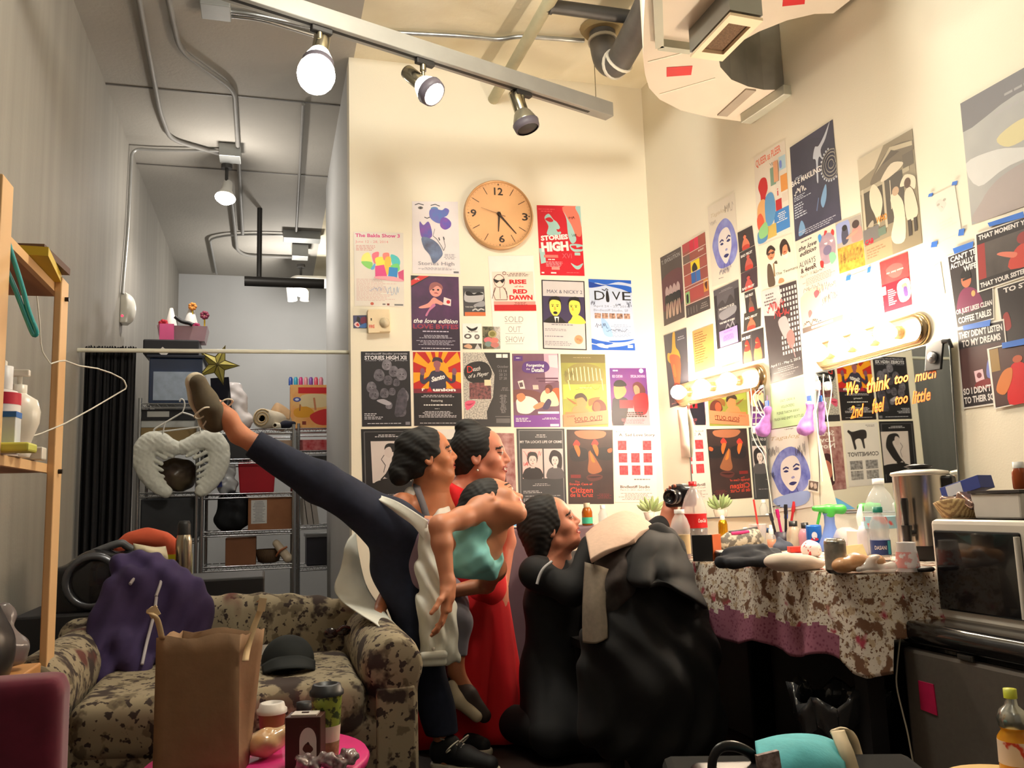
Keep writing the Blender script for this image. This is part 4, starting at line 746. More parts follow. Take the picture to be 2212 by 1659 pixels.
def meme(c,label,top,bot,art,off=0):
    A = Art((226,222,214)); A.R(.025,.02,.975,.98,(48,42,46)); art(A)
    for i,s_ in enumerate(top): A.T(.5,.09+i*.11 if len(top) < 3 else .07+i*.09,s_,min(.9,.062*len(s_)+.06),.085 if len(top) < 3 else .075,(226,222,220),bold=.035)
    for i,s_ in enumerate(bot): A.T(.5,.9-(len(bot)-1-i)*.11,s_,min(.92,.062*len(s_)+.06),.085,(226,222,220),bold=.035)
    return pr(A,c,label,'poster',off=off)
def m1(A): A.S([(.1,.8),(.14,.6),(.3,.5),(.5,.52),(.66,.62),(.7,.8)],(120,40,80)).E(.38,.4,.12,.1,(190,110,80)).S([(.26,.36),(.32,.27),(.44,.27),(.5,.36)],K).L([(.3,.39),(.5,.38)],.03,K).E(.52,.6,.05,.04,(200,160,100))
meme(((2046,553.6),(2143,516),(2149,690),(2068,711)),'dark poster of a man in a purple shirt under two tape strips',["CAN'T TELL IF","ACTUALLY KILLED","WIFE"],["OR JUST LIKES CLEAN","COFFEE TABLES"],m1)
def m2(A): A.R(.03,.2,.12,.8,(150,50,50)); A.R(.12,.2,.97,.8,(92,84,82),rgb2=(70,64,64),scale=8); A.S([(.4,.8),(.46,.5),(.62,.42),(.85,.5),(.92,.8)],(196,70,60)).E(.56,.34,.07,.1,(150,60,60)).S([(.26,.48),(.32,.46),(.48,.55),(.44,.62)],(214,120,100))
meme(((2106.6,506.6),(2300,438),(2312,566),(2113.4,632.7)),'dark poster of a figure in red reaching out, wider than it is tall',['THAT MOMENT YOU REALIZE'],['THAT YOUR SISTER ISNT PLAYING'],m2,off=.003)
def m3(A): A.S([(.4,.9),(.46,.5),(.6,.42),(.76,.5),(.8,.9)],(70,120,190)).E(.58,.32,.07,.09,(176,90,60)).S([(.05,.5),(.12,.46),(.14,.7),(.06,.74)],(150,50,50)).S([(.4,.5),(.5,.52),(.46,.66),(.38,.62)],(220,206,210))
meme(((2151.5,622),(2330,566),(2345,700),(2168.7,750.5)),'dark poster of a person in a blue shirt beside white lettering',['TO STRANGERS'],[],m3,off=.001)
def m4(A): A.R(.03,.26,.97,.78,(76,54,56),rgb2=(96,62,60),scale=6); A.S([(.56,.66),(.6,.46),(.74,.44),(.8,.66)],(110,120,190)).E(.68,.38,.06,.06,(130,70,50)).P([(.3,.56),(.48,.55),(.5,.68),(.32,.7)],(226,190,200)).E(.4,.62,.05,.035,(120,60,70)).S([(.3,.78),(.34,.7),(.6,.68),(.66,.78)],(130,50,54))
meme(((2067,711.4),(2170.4,688.7),(2190,868),(2082.5,884)),'dark poster of a seated figure in blue holding a pink box',["THEY DIDN'T LISTEN",'TO MY DREAMS'],["SO I DIDN'T LISTEN",'TO THEIR SCREAMS'],m4,off=.002)
def m5(A): A.R(.03,.03,.97,.97,(70,48,48),rgb2=(90,60,56),scale=5); A.R(.03,.03,.14,.4,(150,120,70)).S([(.2,.97),(.24,.5),(.3,.34),(.42,.36),(.5,.6),(.52,.97)],(206,20,30)).S([(.06,.7),(.16,.44),(.28,.4),(.26,.6),(.16,.8)],(206,120,60)).E(.36,.28,.06,.06,(186,90,60)).S([(.5,.8),(.56,.3),(.7,.28),(.74,.8)],K).P([(.58,.3),(.62,.3),(.58,.5)],WH).E(.58,.16,.05,.07,(170,70,50)).T(.66,.76,'KEEPING IT',.5,.08,(226,222,220),bold=.03)
meme(((2135.5,753.7),(2320,708),(2336,846),(2150.8,884)),'dark poster of a figure in a red dress among people',[],[],m5,off=.006)
# strips of painter's tape
tp = (50,112,206)
def tape(q,label,off):
    A = Art(tp,var=.08); return pr(A,q,label,'tape',off=off,name='blue_tape',group='blue tapes on the mirror wall')
for q,l,o_ in ((((2060,537),(2105,521),(2103,535),(2064,549)),'blue tape along the top of the purple shirt poster',.0035),(((2137,482),(2214,457),(2216,470),(2141,490)),'long blue tape along the top of the wide poster',.0065),(((2082,704),(2143,690),(2141,704),(2084,714)),'blue tape between the purple shirt poster and the one below it',.005),(((2169,741),(2222,730),(2222,744),(2170,753)),'blue tape on the poster of the red dress figure',.009),
                ((2006,417,2017,426),'blue tape on the upper wall end corner of the face drawing',.002),((2057,391,2070,401),'blue tape on the upper room side corner of the face drawing',.002),((2071,494,2085,510),'blue tape on the lower room side corner of the face drawing',.002),((2012,521,2027,535),'blue tape on the lower wall end corner of the face drawing',.002),((1828,594,1840,607),'blue tape on one top corner of the blank white sheet',.002),((1874,576,1883,590),'blue tape on the other top corner of the blank white sheet',.002),((1836,689,1843,696),'small scrap of turquoise tape on the blank white sheet',.002)):
    if not isinstance(q[0],tuple):
        x0,y0,x1,y1 = q; q = ((x0+2,y0+2),(x1,y0-1),(x1-2,y1-2),(x0,y1))
    tape(q,l,o_)
# green notice and the second blue woman, between the mirrors
A = Art((190,216,160)); 
for k,s_ in enumerate(('CAST, CREW, &','VOLUNTEERS:','PLEASE THROW AWAY','TRASH AND EMPTY BOTTLES')): A.T(.5,.42+k*.13,s_,(.44,.4,.66,.86)[k],.06,(90,100,80))
pr(A,((1665,831.6),(1738,812.7),(1744,915),(1670,926.6)),'pale green notice about trash and bottles between the two mirrors','notice',off=.003)
A = bluewoman(Art((226,220,212)),(70,80,170)); A.S([(.1,.84),(.9,.8),(.84,.95),(.3,.96)],(150,170,220)).T(.5,.12,'Tagalog',.7,.06,(196,176,140),shear=.3).scrawl(.05,.2,.35,.34,(60,56,70),4,30).scrawl(.7,.2,.95,.4,(60,56,70),6,30).scrawl(.06,.5,.2,.6,(60,56,70),8,16).T(.6,.02,'UpStage',.2,.02,K).T(.14,.93,'MOM',.2,.02,K,bold=.03).bars(.05,.945,.5,.96,1,K)
pr(A,((1652,931),(1744,917),(1758.7,1094),(1667,1108)),'white poster of a woman in blue wash, under the green notice',off=.002)
A = Art((236,230,220)); A.R(.06,.06,.94,.9,(120,104,96),rgb2=(60,50,46),scale=30).S([(.2,.3),(.4,.2),(.5,.5),(.3,.7)],(206,190,176)).S([(.55,.3),(.75,.25),(.85,.6),(.6,.7)],(200,180,166))
pr(A,((1752,1036),(1775,1040),(1773,1064),(1750,1059)),'tiny black and white photo by the longer mirror','photo',off=.012,name='photo_print')
# ---------------------------------------------------------------- mirrors
MM = mat((226,232,228),rough=.015,metal=1.,var=.002)
def mirror(c,ang,tl,label,writing=None):
    p0 = orr(*c[4],.012); a = math.radians(ang); n = V(math.cos(a)*math.cos(tl),-math.sin(a)*math.cos(tl),math.sin(tl)).normalized(); d = n.dot(p0)
    q = [onp(*p,n,d) for p in c[:4]]; t = thing('wall_mirror',label,'mirror',q[3])
    b = [p+n*.004 for p in q]; MB().hexa([q[3],q[2],q[1],q[0],b[3],b[2],b[1],b[0]]).build('glass',MM,t)
    ed = MB(); em = mat((120,124,122),.3,.6)
    for i in range(4): ed.tube([q[i],q[(i+1) % 4]],.004,6)
    ed.build('edge_clip',em,t)
    return t,q,n
tL,qL,nL = mirror(((1483,876),(1650,832),(1664,1114),(1500,1120),(1570,990)),-1.3,0,'frameless mirror reflecting the brown eyes poster, near the corner')
tRm,qR,nRm = mirror(((1763,806),(2051,733),(2076,1104),(1774,1108),(1900,930)),-.75,.008,'frameless mirror with orange marker handwriting, near the microwave')
orange = mat((240,116,40),.5)
for (s_,x,y,w_,h_) in (('We',1841,838,26,28),('think',1897,829,50,32),('too',1947,818,30,19),('much',1999,809,46,24),('2nd',1851,888,28,28),('feel',1897,875,26,32),('too',1947,863,28,20),('little',1990,855,40,28)):
    vv,ff,x0,x1,y0,y1 = text_mesh(s_,.02,.2); out = []
    for a_,b_ in vv:
        X = x+((a_-x0)/(x1-x0)-.5)*w_; Y = y-((b_-y0)/(y1-y0)-.5)*h_-.22*(X-x); out.append(onp(X,Y,nRm,nRm.dot(qR[0])-.0012))
    MB().add(out,ff).build('lettering',orange,tRm)
# ---------------------------------------------------------------- lamp bars
GLOW = mat((255,236,210),.3,emit=LAMP_BAR,var=0)
BRASS = mat((196,170,130),.22,.9)
def lamp_bar(c,n,label):
    q = quad_r(*c); t = thing('vanity_light',label,'wall lamp',(q[2]+q[3])/2); ux = (q[1]-q[0]); L_ = ux.length; ux.normalize(); hh = ((q[3]-q[0]).length)/2; uz = NRo.cross(ux).normalized(); c0 = (q[0]+q[1]+q[2]+q[3])/4
    def ring(k,d): 
        o_ = []
        for i in range(24):
            a = 2*math.pi*i/24; o_.append(c0+ux*((L_/2-hh)*(1 if math.cos(a) > 0 else -1)+hh*k*math.cos(a))+uz*hh*k*math.sin(a)+NRo*d)
        return o_
    m = MB(); m.grid([ring(1,.0),ring(1,.012),ring(.9,.022),ring(.82,.02),ring(.74,.034)],closed=True); m.add(ring(.74,.034),[tuple(range(24))]); m.build('back_plate',BRASS,t)
    for i in range(n):
        p = c0+ux*(L_-2.0*hh)*((i+.5)/n-.5)*1.02; R = NRo.to_track_quat('Z','Y').to_matrix()
        s_ = MB(); s_.lathe([(.026,.03),(.026,.05),(.02,.062)],p,14,R=R); s_.build('socket',BRASS,t)
        b = MB(); b.lathe([(.0,.148),(.018,.144),(.033,.132),(.041,.113),(.04,.095),(.03,.078),(.017,.066),(.015,.056)],p,18,R=R); b.build('bulb',GLOW,t)
    return t
lamp_bar(((1463,834),(1653,786),(1659,832),(1468,882)),3,'shorter brass lamp bar with glowing globe bulbs over the corner mirror')
lamp_bar(((1766,745),(2008,670),(2014,735),(1772,806)),4,'longer brass lamp bar with glowing globe bulbs over the marked mirror')
# ================================================================ ceiling: track, pipes, ducts
M_track = mat((150,148,142),.45,.2); M_dark = mat((46,44,42),.5,.3); M_chrome = mat((176,170,150),.18,1.); M_galv = mat((176,178,176),.3,.85,var=.15,scale=14)
M_cond = mat((170,170,168),.35,.5); M_grey = mat((128,126,122),.6); M_lamp = mat((255,246,230),.3,emit=LAMP_HEAD,var=0)
ZT = 3.18
E0 = az(1317,256,ZT); E1 = az(505,0,ZT); dt = (E1-E0).normalized(); E1 = E0+dt*3.4; nt_ = dt.cross(V(0,0,1)).normalized()
trk = thing('track_rail','long grey track rail hung from the ceiling before the end wall','light track',E0)
h_ = .085; w_ = .07
def railbox(a,b,w0,z0,z1): return [a-nt_*w0+V(0,0,z0),b-nt_*w0+V(0,0,z0),b+nt_*w0+V(0,0,z0),a+nt_*w0+V(0,0,z0),a-nt_*w0+V(0,0,z1),b-nt_*w0+V(0,0,z1),b+nt_*w0+V(0,0,z1),a+nt_*w0+V(0,0,z1)]
MB().hexa(railbox(E0,E1,w_/2,0,h_)).build('rail',M_track,trk,bevel=.003)
MB().hexa(railbox(E0+dt*.16,E1,.009,-.002,.004)).build('power_slot',M_dark,trk)
for d in (.10,1.9):
    p = E0+dt*d+V(0,0,h_); MB().tube([p,V(p.x,p.y,ZC)],.0025,6).build('hanger_wire',M_chrome,trk)
def head(px,py,axis,lit,label,cyl=True):
    # px,py: where the adaptor meets the rail
    R0 = ray(px,py); best = min((E0+dt*(i*.005) for i in range(640)),key=lambda p: (p-CAM).cross(R0).length/R0.length)
    p = best; t = thing('track_spotlight',label,'spotlight',p,'spotlights on the grey track rail')
    MB().hexa(railbox(p-dt*.06,p+dt*.04,.016,-.028,-.002)).build('adaptor',M_dark,t,bevel=.004)
    q = p+V(0,0,-.03); e = p+V(0,0,-.135)
    MB().tube([q,q+V(0,0,-.03)],.016,12).tube([q+V(0,0,-.03),e],.009,10).build('stem',M_chrome,t)
    ax_ = Vector(axis).normalized(); R = ax_.to_track_quat('Z','Y').to_matrix(); c = e-ax_*.02
    MB().lathe([(.0,-.12),(.036,-.118),(.038,-.1),(.038,.0),(.033,.012)],c,20,R=R).build('lamp_housing',M_chrome,t)
    MB().lathe([(.034,-.004),(.046,.012),(.062,.05),(.066,.062),(.066,.074),(.058,.078)],c,22,R=R,cap=False).build('reflector',mat((236,232,220),.3,emit=6.0 if lit else 0) if lit else mat((150,146,130),.3,.6),t)
    m = MB(); n = 40; prof = []
    m.lathe([(.060,.074),(.072,.072),(.066,.108),(.058,.112)],c,18,R=R,cap=False); m.build('baffle',mat((96,90,100),.5),t)
    MB().lathe([(.058,.104),(.03,.112),(0,.114)],c,20,R=R,cap=False).build('lens',M_lamp if lit else M_dark,t)
    return e,ax_
eB,aB = head(912,136,RT*.62-UP*.62-FW*.42,True,'lit spotlight in the middle of the grey track rail, beaming down')
eC,aC = head(1124,204,RT*.28-UP*.86-FW*.2,False,'unlit spotlight at the end of the grey track rail, nearest the duct')
eA,aA = head(690,62,-UP*.9-FW*.5,True,'glaring spotlight on the track rail, over the alcove mouth')
lamp('SPOT','spotlight_beam',eB+aB*.13,60,(1,.9,.72),.05,eB+aB*2,110,.8)
# lamp A carries a bare globe
b = MB(); b.ball(eA+aA*.13-V(0,0,.0),(.085,.085,.09),n=20); gl = b.build('bulb',M_lamp,[o for o in bpy.data.objects if o.get('label','').startswith('glaring spotlight')][0])
# ---- galvanised conduit and boxes on the ceiling
def cz(px,py,z=ZC-.025): return az(px,py,z)
def conduit(pts,r,label,m=M_cond,name='conduit',k=5,raw=False):
    P = [Vector(p) for p in pts]; P = P if raw else rounded(P)
    o = MB().tube(P,r,8).build(name,m); return tag(o,label,'pipe')
def rounded(P,rad=.12,n=5):
    out = [P[0]]
    for a,b,c in zip(P,P[1:],P[2:]):
        r = min(rad,(a-b).length*.45,(c-b).length*.45); p = b+(a-b).normalized()*r; q = b+(c-b).normalized()*r
        for i in range(n+1):
            t = i/n; out.append(p*(1-t)**2+b*2*t*(1-t)+q*t*t)
    return out+[P[-1]]
def jbox(px,py,w,d,h,label,z=ZC):
    p = az(px,py,z-h); o = MB().box(p+V(0,0,h/2),(w,d,h)).build('junction_box',mat((158,160,158),.4,.5),bevel=.004); return tag(o,label,'junction box'),p
jbox(466,28,.15,.15,.06,'grey junction box on the ceiling near the track rail')
jbox(497,345,.15,.15,.10,'grey junction box on the alcove ceiling, above the hanging lamp')
conduit([cz(488,24),cz(545,30),cz(690,62),cz(1000,78),cz(1080,86),cz(1120,78),cz(1262,88)],.013,'silver conduit crossing the bare concrete ceiling behind the track rail',M_galv)
conduit([cz(488,33),cz(560,40),cz(680,76)],.013,'short silver conduit beside the ceiling junction box',M_galv)
conduit([cz(298,-10),cz(345,240),cz(368,302),cz(480,334)],.016,'conduit running along the grey ceiling and bending to the box',M_grey)
conduit([cz(362,-10),cz(388,108),cz(506,192),cz(516,352),cz(520,440),cz(524,505)],.016,'conduit zigzagging down the middle of the grey ceiling',M_grey)
a = cz(478,326); b = cz(272,318); c = V(XL+.02,b.y,ZC-.03); sx = ax(264,650,XL+.02)
conduit([a,V(c.x+.16,b.y,ZC-.03),V(c.x,b.y,ZC-.03),V(c.x,sx.y*.3+b.y*.7,3.0),V(c.x,sx.y,sx.z+.05)],.011,'thin conduit going from the box down the concrete wall to the sensor',M_cond)
conduit([cz(655,225),cz(640,500)],.012,'thin straight conduit along the ceiling beside the side wall',M_grey)
conduit([cz(500,430),cz(512,540),cz(530,552),cz(632,556)],.016,'conduit with a bend deep in the alcove ceiling',M_grey)
conduit([cz(468,592),cz(453,516),cz(490,508),cz(555,506),cz(628,508)],.011,'thin wavy conduit deep in the alcove ceiling',M_cond)
jbox(652,520,.35,.16,.08,'wide grey junction box deep in the alcove')
jbox(648,558,.16,.16,.13,'small grey junction box over the far alcove lamp')
# sprinkler: drop from the ceiling into a crossing pipe
p = az(561,464,ZC-.06); q = ay(563,603,p.y)
conduit([V(p.x,p.y,ZC),V(p.x,p.y,q.z)],.022,'vertical dark sprinkler pipe hanging in the alcove',M_dark,'sprinkler_pipe',raw=True)
q1 = ay(528,607,p.y-.05); q2 = ay(700,612,p.y-.05); conduit([q1,V(q2.x,q1.y,q1.z)],.045,'thick dark sprinkler pipe crossing the alcove',M_dark,'sprinkler_pipe',raw=True)
yy = 9.0; wt = mat((226,224,218),.4)
conduit([V(2.15,yy,ay(700,608,yy).z),ay(640,604,yy),ay(627,612,yy),ay(632,650,yy)],.05,'white plastic pipe bending down at the alcove end',wt,'waste_pipe')
conduit([V(2.15,yy+.16,ay(700,612,yy+.16).z),ay(660,612,yy+.16),ay(658,650,yy+.16)],.05,'second white plastic pipe, behind the bending one',wt,'waste_pipe')
def alcove_lamp(px,py,z,label,s=1.0):
    p = az(px,py,z); t = thing('ceiling_spotlight',label,'spotlight',p)
    MB().tube([p,p+V(0,0,-.03)],.04*s,14).tube([p+V(0,0,-.03),p+V(0,0,-.17*s)],.012,8).build('stem',M_dark,t)
    c = p+V(0,0,-.2*s); R = V(-.1,-.35,-1).normalized().to_track_quat('Z','Y').to_matrix()
    MB().lathe([(.0,-.08*s),(.035*s,-.075*s),(.04*s,.0),(.075*s,.07*s)],c,18,R=R,cap=False).build('shade',mat((206,204,198),.3),t)
    MB().lathe([(.0,.062*s),(.05*s,.066*s),(.074*s,.075*s),(.05*s,.1*s),(0,.11*s)],c,18,R=R,cap=False).build('bulb',M_lamp,t)
    return c
c1 = alcove_lamp(490,356,ZC-.1,'small lit spotlight hanging from the alcove ceiling box')
c2 = alcove_lamp(650,572,ZC-.13,'far lit spotlight at the end of the alcove ceiling',1.1)
lamp('SPOT','alcove_beam',c1+V(-.02,-.05,-.13),ALCOVE_W*1.0,(1,.92,.82),.05,c1+V(.1,.8,-3),150,.6)
lamp('POINT','alcove_glow',c1+V(0,-.1,-.16),ALCOVE_W*.5,(1,.92,.82),.05)
lamp('POINT','alcove_glow',c2+V(-.1,-.2,-.25),ALCOVE_W*1.1,(1,.94,.86),.06)
# ---- pipes by the duct
W_ = ob(1065,215); z0 = W_.z; P0 = az(1192,-6,z0+.06)
tag(MB().tube([W_+V(0,.02,0),W_+(P0-W_)*1.5],.034,14).build('drain_pipe',mat((176,170,140),.5,var=.15)),'slanting cream pipe running into the end wall above the clock','pipe')
pA = az(1180,12,ZC-.12); pB = az(1385,40,ZC-.12); tag(MB().tube([pA,pB],.036,14).tube([pA+(pB-pA)*.03,pA+(pB-pA)*.06],.042,14).build('iron_pipe',mat((76,74,72),.45,.4)),'dark iron pipe close under the concrete ceiling','pipe')
t = thing('iron_pipe','fat dark iron pipe elbow hanging beside the duct','pipe',az(1310,120,ZC-.4))
y0 = az(1302,60,ZC).y; e0 = ay(1300,40,y0); e0.z = ZC; r_ = .075
path = [e0,ay(1302,92,y0),ay(1310,128,y0-.03),ay(1330,138,y0-.1),ay(1350,110,y0-.2),ay(1392,30,y0-.5),ay(1415,-20,y0-.7)]
MB().tube(smooth(path,6),r_,18).build('pipe_run',mat((92,88,84),.5,.2,var=.2),t)
sm_ = smooth(path,6)
for i,mm in ((5,mat((190,184,170),.4)),(17,mat((222,216,200),.5)),(20,mat((222,216,200),.5))): MB().tube([sm_[i],sm_[i+1]],r_*1.12,18).build('collar',mm,t)
MB().lathe([(.11,-.03),(.13,-.0)],V(e0.x,e0.y,ZC-.002),18).build('ceiling_flange',mat((150,130,90),.7),t)
# ---- sheet-metal duct
ZD = 2.94; cream = mat((214,202,184),.55,var=.05,scale=3); gsh = mat((138,138,134),.4,.5,var=.25,scale=5)
out_ = [(1396,-60),(1390,60),(1389,120),(1393,160),(1402,190),(1425,215),(1470,238),(1530,253),(1600,262)]; inn = [(1694,194),(1650,194),(1616,187),(1580,172),(1556,145),(1552,125),(1556,100),(1560,-60)]
P = [az(*p,ZD) for p in out_+inn]; DH = .36
t = thing('air_duct','large cream air duct elbow with red tape under the ceiling','duct',az(1480,150,ZD))
m = MB(); n = len(P); m.add(P,[tuple(range(n))],0); m.add([p+V(0,0,DH) for p in P],[tuple(range(n))[::-1]],0)
for i in range(n):
    a,b = P[i],P[(i+1) % n]; m.add([a,b,b+V(0,0,DH),a+V(0,0,DH)],[(0,1,2,3)],1 if i >= len(out_)-1 else 0)
m.build('elbow',[cream,gsh],t)
def strip(pts,wd,dz,name,mm,z=ZD,parent=t):
    m = MB()
    for a,b in zip(pts,pts[1:]):
        a,b = az(*a,z),az(*b,z); d = (b-a).normalized(); nn = d.cross(V(0,0,1))*wd; m.hexa([a-nn+V(0,0,-dz),b-nn+V(0,0,-dz),b+nn+V(0,0,-dz),a+nn+V(0,0,-dz),a-nn,b-nn,b+nn,a+nn])
    return m.build(name,mm,parent)
strip([(1418,-60),(1424,88),(1492,97)],.018,.035,'flange',mat((176,178,160),.5))
strip([(1400,133),(1490,110)],.003,.003,'seam',mat((236,230,214))); strip([(1425,203),(1545,168)],.003,.003,'seam',mat((236,230,214)))
strip([(1560,248),(1622,192)],.028,.008,'joint_band',mat((160,148,132),.6))
redt = mat((196,20,26),.5)
q = [az(*p,ZD-.002) for p in ((1440,146),(1496,142.5),(1493,162),(1440,166))]; MB().hexa([q[3],q[2],q[1],q[0]]+[p+V(0,0,.0015) for p in (q[3],q[2],q[1],q[0])]).build('red_tape',redt,t)
a = az(1600,266,ZD-.05); b = az(1694,203,ZD-.05); tag(MB().hexa([a,b,b+NR*.06,a+NR*.06]+[p+V(0,0,.05) for p in (a,b,b+NR*.06,a+NR*.06)]).build('strut_channel',mat((186,186,172),.4,.4),bevel=.004),'galvanised strut channel holding the duct at the wall','bracket')
# grille boot
ZG = 2.83; g = [az(*p,ZG) for p in ((1491,118.5),(1560,127),(1648,39),(1577,26))]; t = thing('air_grille','grey box grille with a dusty filter, under the duct','vent',g[0])
gc = (g[0]+g[1]+g[2]+g[3])/4
m = MB(); m.hexa([g[3]+V(0,0,.01),g[2]+V(0,0,.01),g[1]+V(0,0,.01),g[0]+V(0,0,.01)]+[V(p.x,p.y,ZD+.12) for p in (g[3],g[2],g[1],g[0])]); m.build('boot',mat((146,146,140),.4,.3),t)
def ins(k): return [gc+(p-gc)*k for p in g]
m = MB(); o_,i_ = ins(1.0),ins(.68); m.grid([o_,[p+V(0,0,-.012) for p in o_],[p+V(0,0,-.012) for p in i_],[p+V(0,0,.012) for p in i_]],closed=True,sm=False); m.build('rim',mat((236,214,180),.5),t)
MB().add([p+V(0,0,.004) for p in ins(.7)],[(0,1,2,3)]).build('filter',mat((120,96,72),.95,rgb2=(88,68,52),scale=120),t)
# second duct further along
Z2 = 3.1; P = [az(*p,Z2) for p in ((1600,90),(1640,68),(1700,44),(1760,30),(1800,29),(1850,-10),(1880,-90),(1600,-90))]
t = thing('air_duct','second cream duct, cut by the frame, with red tape','duct',P[0])
MB().prism(P,(0,0,.4)).build('duct_body',cream,t)
q = [az(*p,Z2-.002) for p in ((1693,-20),(1741,-22),(1738,9),(1690,14))]; MB().hexa([q[3],q[2],q[1],q[0]]+[p+V(0,0,.0015) for p in (q[3],q[2],q[1],q[0])]).build('red_tape',redt,t)
# ================================================================ alcove: curtain, wire shelving and what it holds
cloth_blk = mat((8,8,13),.95,sheen=.0,var=.2,scale=20)
YC = 5.05
a = ay(178,757,YC); b = ay(293,757,YC); zb = .02; rows = []
for i in range(15):
    z = a.z+.02-(a.z+.02-zb)*i/14; row = []
    for j in range(61):
        u = j/60; amp = .02*(.4+.6*min(1,i/5)); row.append(V(XL+.03+(b.x-.03-XL-.0)*u*(1-.04*i/14),YC+amp*math.sin(u*40+.3*math.sin(i*.7))+.01*math.sin(u*91),z+(.008*math.sin(u*120) if i == 0 else 0)))
    rows.append(row)
tag(MB().grid(rows).build('curtain',cloth_blk,solid=.006),'black curtain bunched against the concrete wall at the alcove mouth','curtain')
r0 = ay(283,758,YC-.05); r1 = ay(752,761,YC-.05)
tag(MB().tube([V(XL,r0.y,r0.z),V(XP0,r0.y,r1.z)],.012,10).build('curtain_rod',mat((226,224,206),.35)),'thin white curtain rod across the alcove mouth','curtain rod')
a0,a1,a2,a3 = ay(284,762,5.2),ay(291,762,5.2),ay(283,1240,5.2),ay(271,1240,5.2)
dz = V(0,0,0); tag(MB().hexa([V(a3.x,5.2,0),V(a2.x,5.2,0),V(a2.x,5.22,0),V(a3.x,5.22,0),a0,a1,a1+V(0,.02,0),a0+V(0,.02,0)]).build('foam_board',mat((150,152,156),.7)),'narrow grey board standing on edge beside the black curtain','board')
# sensor
c = ax(262,668,XL); t = thing('wall_sensor','white motion sensor with a red light on the concrete wall','sensor',ax(262,690,XL))
s = SDF(.005); s.rbox(c+V(.02,0,.0),(.015,.05,.1),.008).ell(c+V(.05,.0,.0),(.045,.06,.10),k=.03).cut(c+V(0,0,-.105),(-.0,0,-1)); s.build('housing',mat((226,224,214),.25),t)
MB().ball(ax(264,682,XL+.085),.008,n=10).build('indicator_light',mat((255,40,60),.3,emit=4.0),t)
# shelving
chrome = mat((190,192,194),.22,1.,var=.1)
YS = 6.55; SD = .45
def wire_rack(px0,px1,ys,levels,label,ztop,depth=SD):
    x0 = ay(px0,1000,ys).x; x1 = ay(px1,1000,ys).x; t = thing('wire_shelving',label,'shelving',((x0+x1)/2,ys,0),'chrome wire shelving in the alcove')
    for x in (x0,x1):
        for y in (ys,ys+depth): MB().tube([(x,y,0),(x,y,ztop)],.0125,8).build('post',chrome,t)
    zs = []
    for lv in levels:
        z = ay((px0+px1)/2,lv,ys).z; zs.append(z); m = MB()
        for zz in (z,z-.03):
            for p,q in (((x0,ys),(x1,ys)),((x0,ys+depth),(x1,ys+depth)),((x0,ys),(x0,ys+depth)),((x1,ys),(x1,ys+depth))): m.tube([(p[0],p[1],zz),(q[0],q[1],zz)],.005,6)
        n = int((x1-x0)/.05)
        for k in range(1,n): x = x0+(x1-x0)*k/n; m.tube([(x,ys,z+.002),(x,ys+depth,z+.002)],.0025,5); 
        for k in range(n): x = x0+(x1-x0)*k/n; m.tube([(x,ys-.001,z),(x+(x1-x0)/n*.5,ys-.001,z-.03),(x+(x1-x0)/n,ys-.001,z)],.002,4)
        m.build('wire_shelf',chrome,t)
    return t,zs,x0,x1
rA,zA,xa0,xa1 = wire_rack(299,426,YS,(872,957,1064,1166,1290),'narrow chrome wire shelving unit beside the black curtain',ay(300,866,YS).z+.02)
rB,zB,xb0,xb1 = wire_rack(438,634,YS,(927,992,1066,1147,1222),'wider chrome wire shelving unit behind the raised leg',ay(634,922,YS).z+.02)
rC,zC,xc0,xc1 = wire_rack(645,780,7.3,(925,973,1040,1133,1222),'chrome wire shelving unit partly hidden by the side wall',ay(645,920,7.3).z+.02)
def pbox(px0,py0,px1,z0,y,d,inset=0):   # a box that stands at z0, its front spanning px0..px1, its top front edge at py0
    a = ay(px0,py0,y); b = ay(px1,py0,y); h = a.z-z0
    return V((a.x+b.x)/2,y+d/2,z0+h/2),V(b.x-a.x,d,h)
def carton(name,label,cat,px0,py0,px1,z0,y,d,m,bev=.004,extra=None,part='carton'):
    c,s = pbox(px0,py0,px1,z0+.003,y,d)
    if extra is None: return tag(MB().box(c,s).build(name,m,bevel=bev),label,cat)
    t = thing(name,label,cat,c-V(0,0,s.z/2)); MB().box(c,s).build(part,m,t,bevel=bev); extra(t,c,s); return t
kraft = mat((150,100,66),.8,var=.1,scale=10); dk = mat((32,32,36),.6); dk2 = mat((44,46,50),.55,var=.2)
# unit A, top: blue storage bin with a black lid box on it
def bin_(t,c,s):
    MB().box(c+V(0,-s.y/2-.004,-s.z*.12),(s.x*.82,.006,s.z*.62)).build('pale_contents',mat((158,172,190),.5,var=.15,scale=20),t)
    MB().box(c+V(0,0,s.z/2+.008),(s.x+.03,s.y+.03,.022)).build('lid',mat((30,36,50),.4),t,bevel=.004)
carton('storage_bin','blue plastic storage bin with pale contents, on the narrow shelving','storage bin',322,772,438,zA[0],YS+.02,.40,mat((50,66,96),.25,coat=.4),.012,bin_,'tub')
zt = ay(380,772,YS+.02).z+.019
def flap(t,c,s): MB().box(c+V(-.05,-s.y/2-.01,-.04),(.06,.004,.05),rot('Y',.7)).build('paper_tag',mat((220,216,210)),t)
carton('box','black box lying on top of the blue storage bin','box',309,732,430,zt,YS+.03,.34,dk,.01,flap)
zt2 = ay(380,732,YS+.03).z+.004
def toybin(t,c,s):
    pass
t = thing('basket','pink and clear plastic basket on the black box, highest on the shelving','basket',ay(395,731,YS+.15)); yq = YS+.12
p0,p1 = ay(345,735,yq),ay(442,735,yq); cx = (p0.x+p1.x)/2; wd = p1.x-p0.x; hh = .11
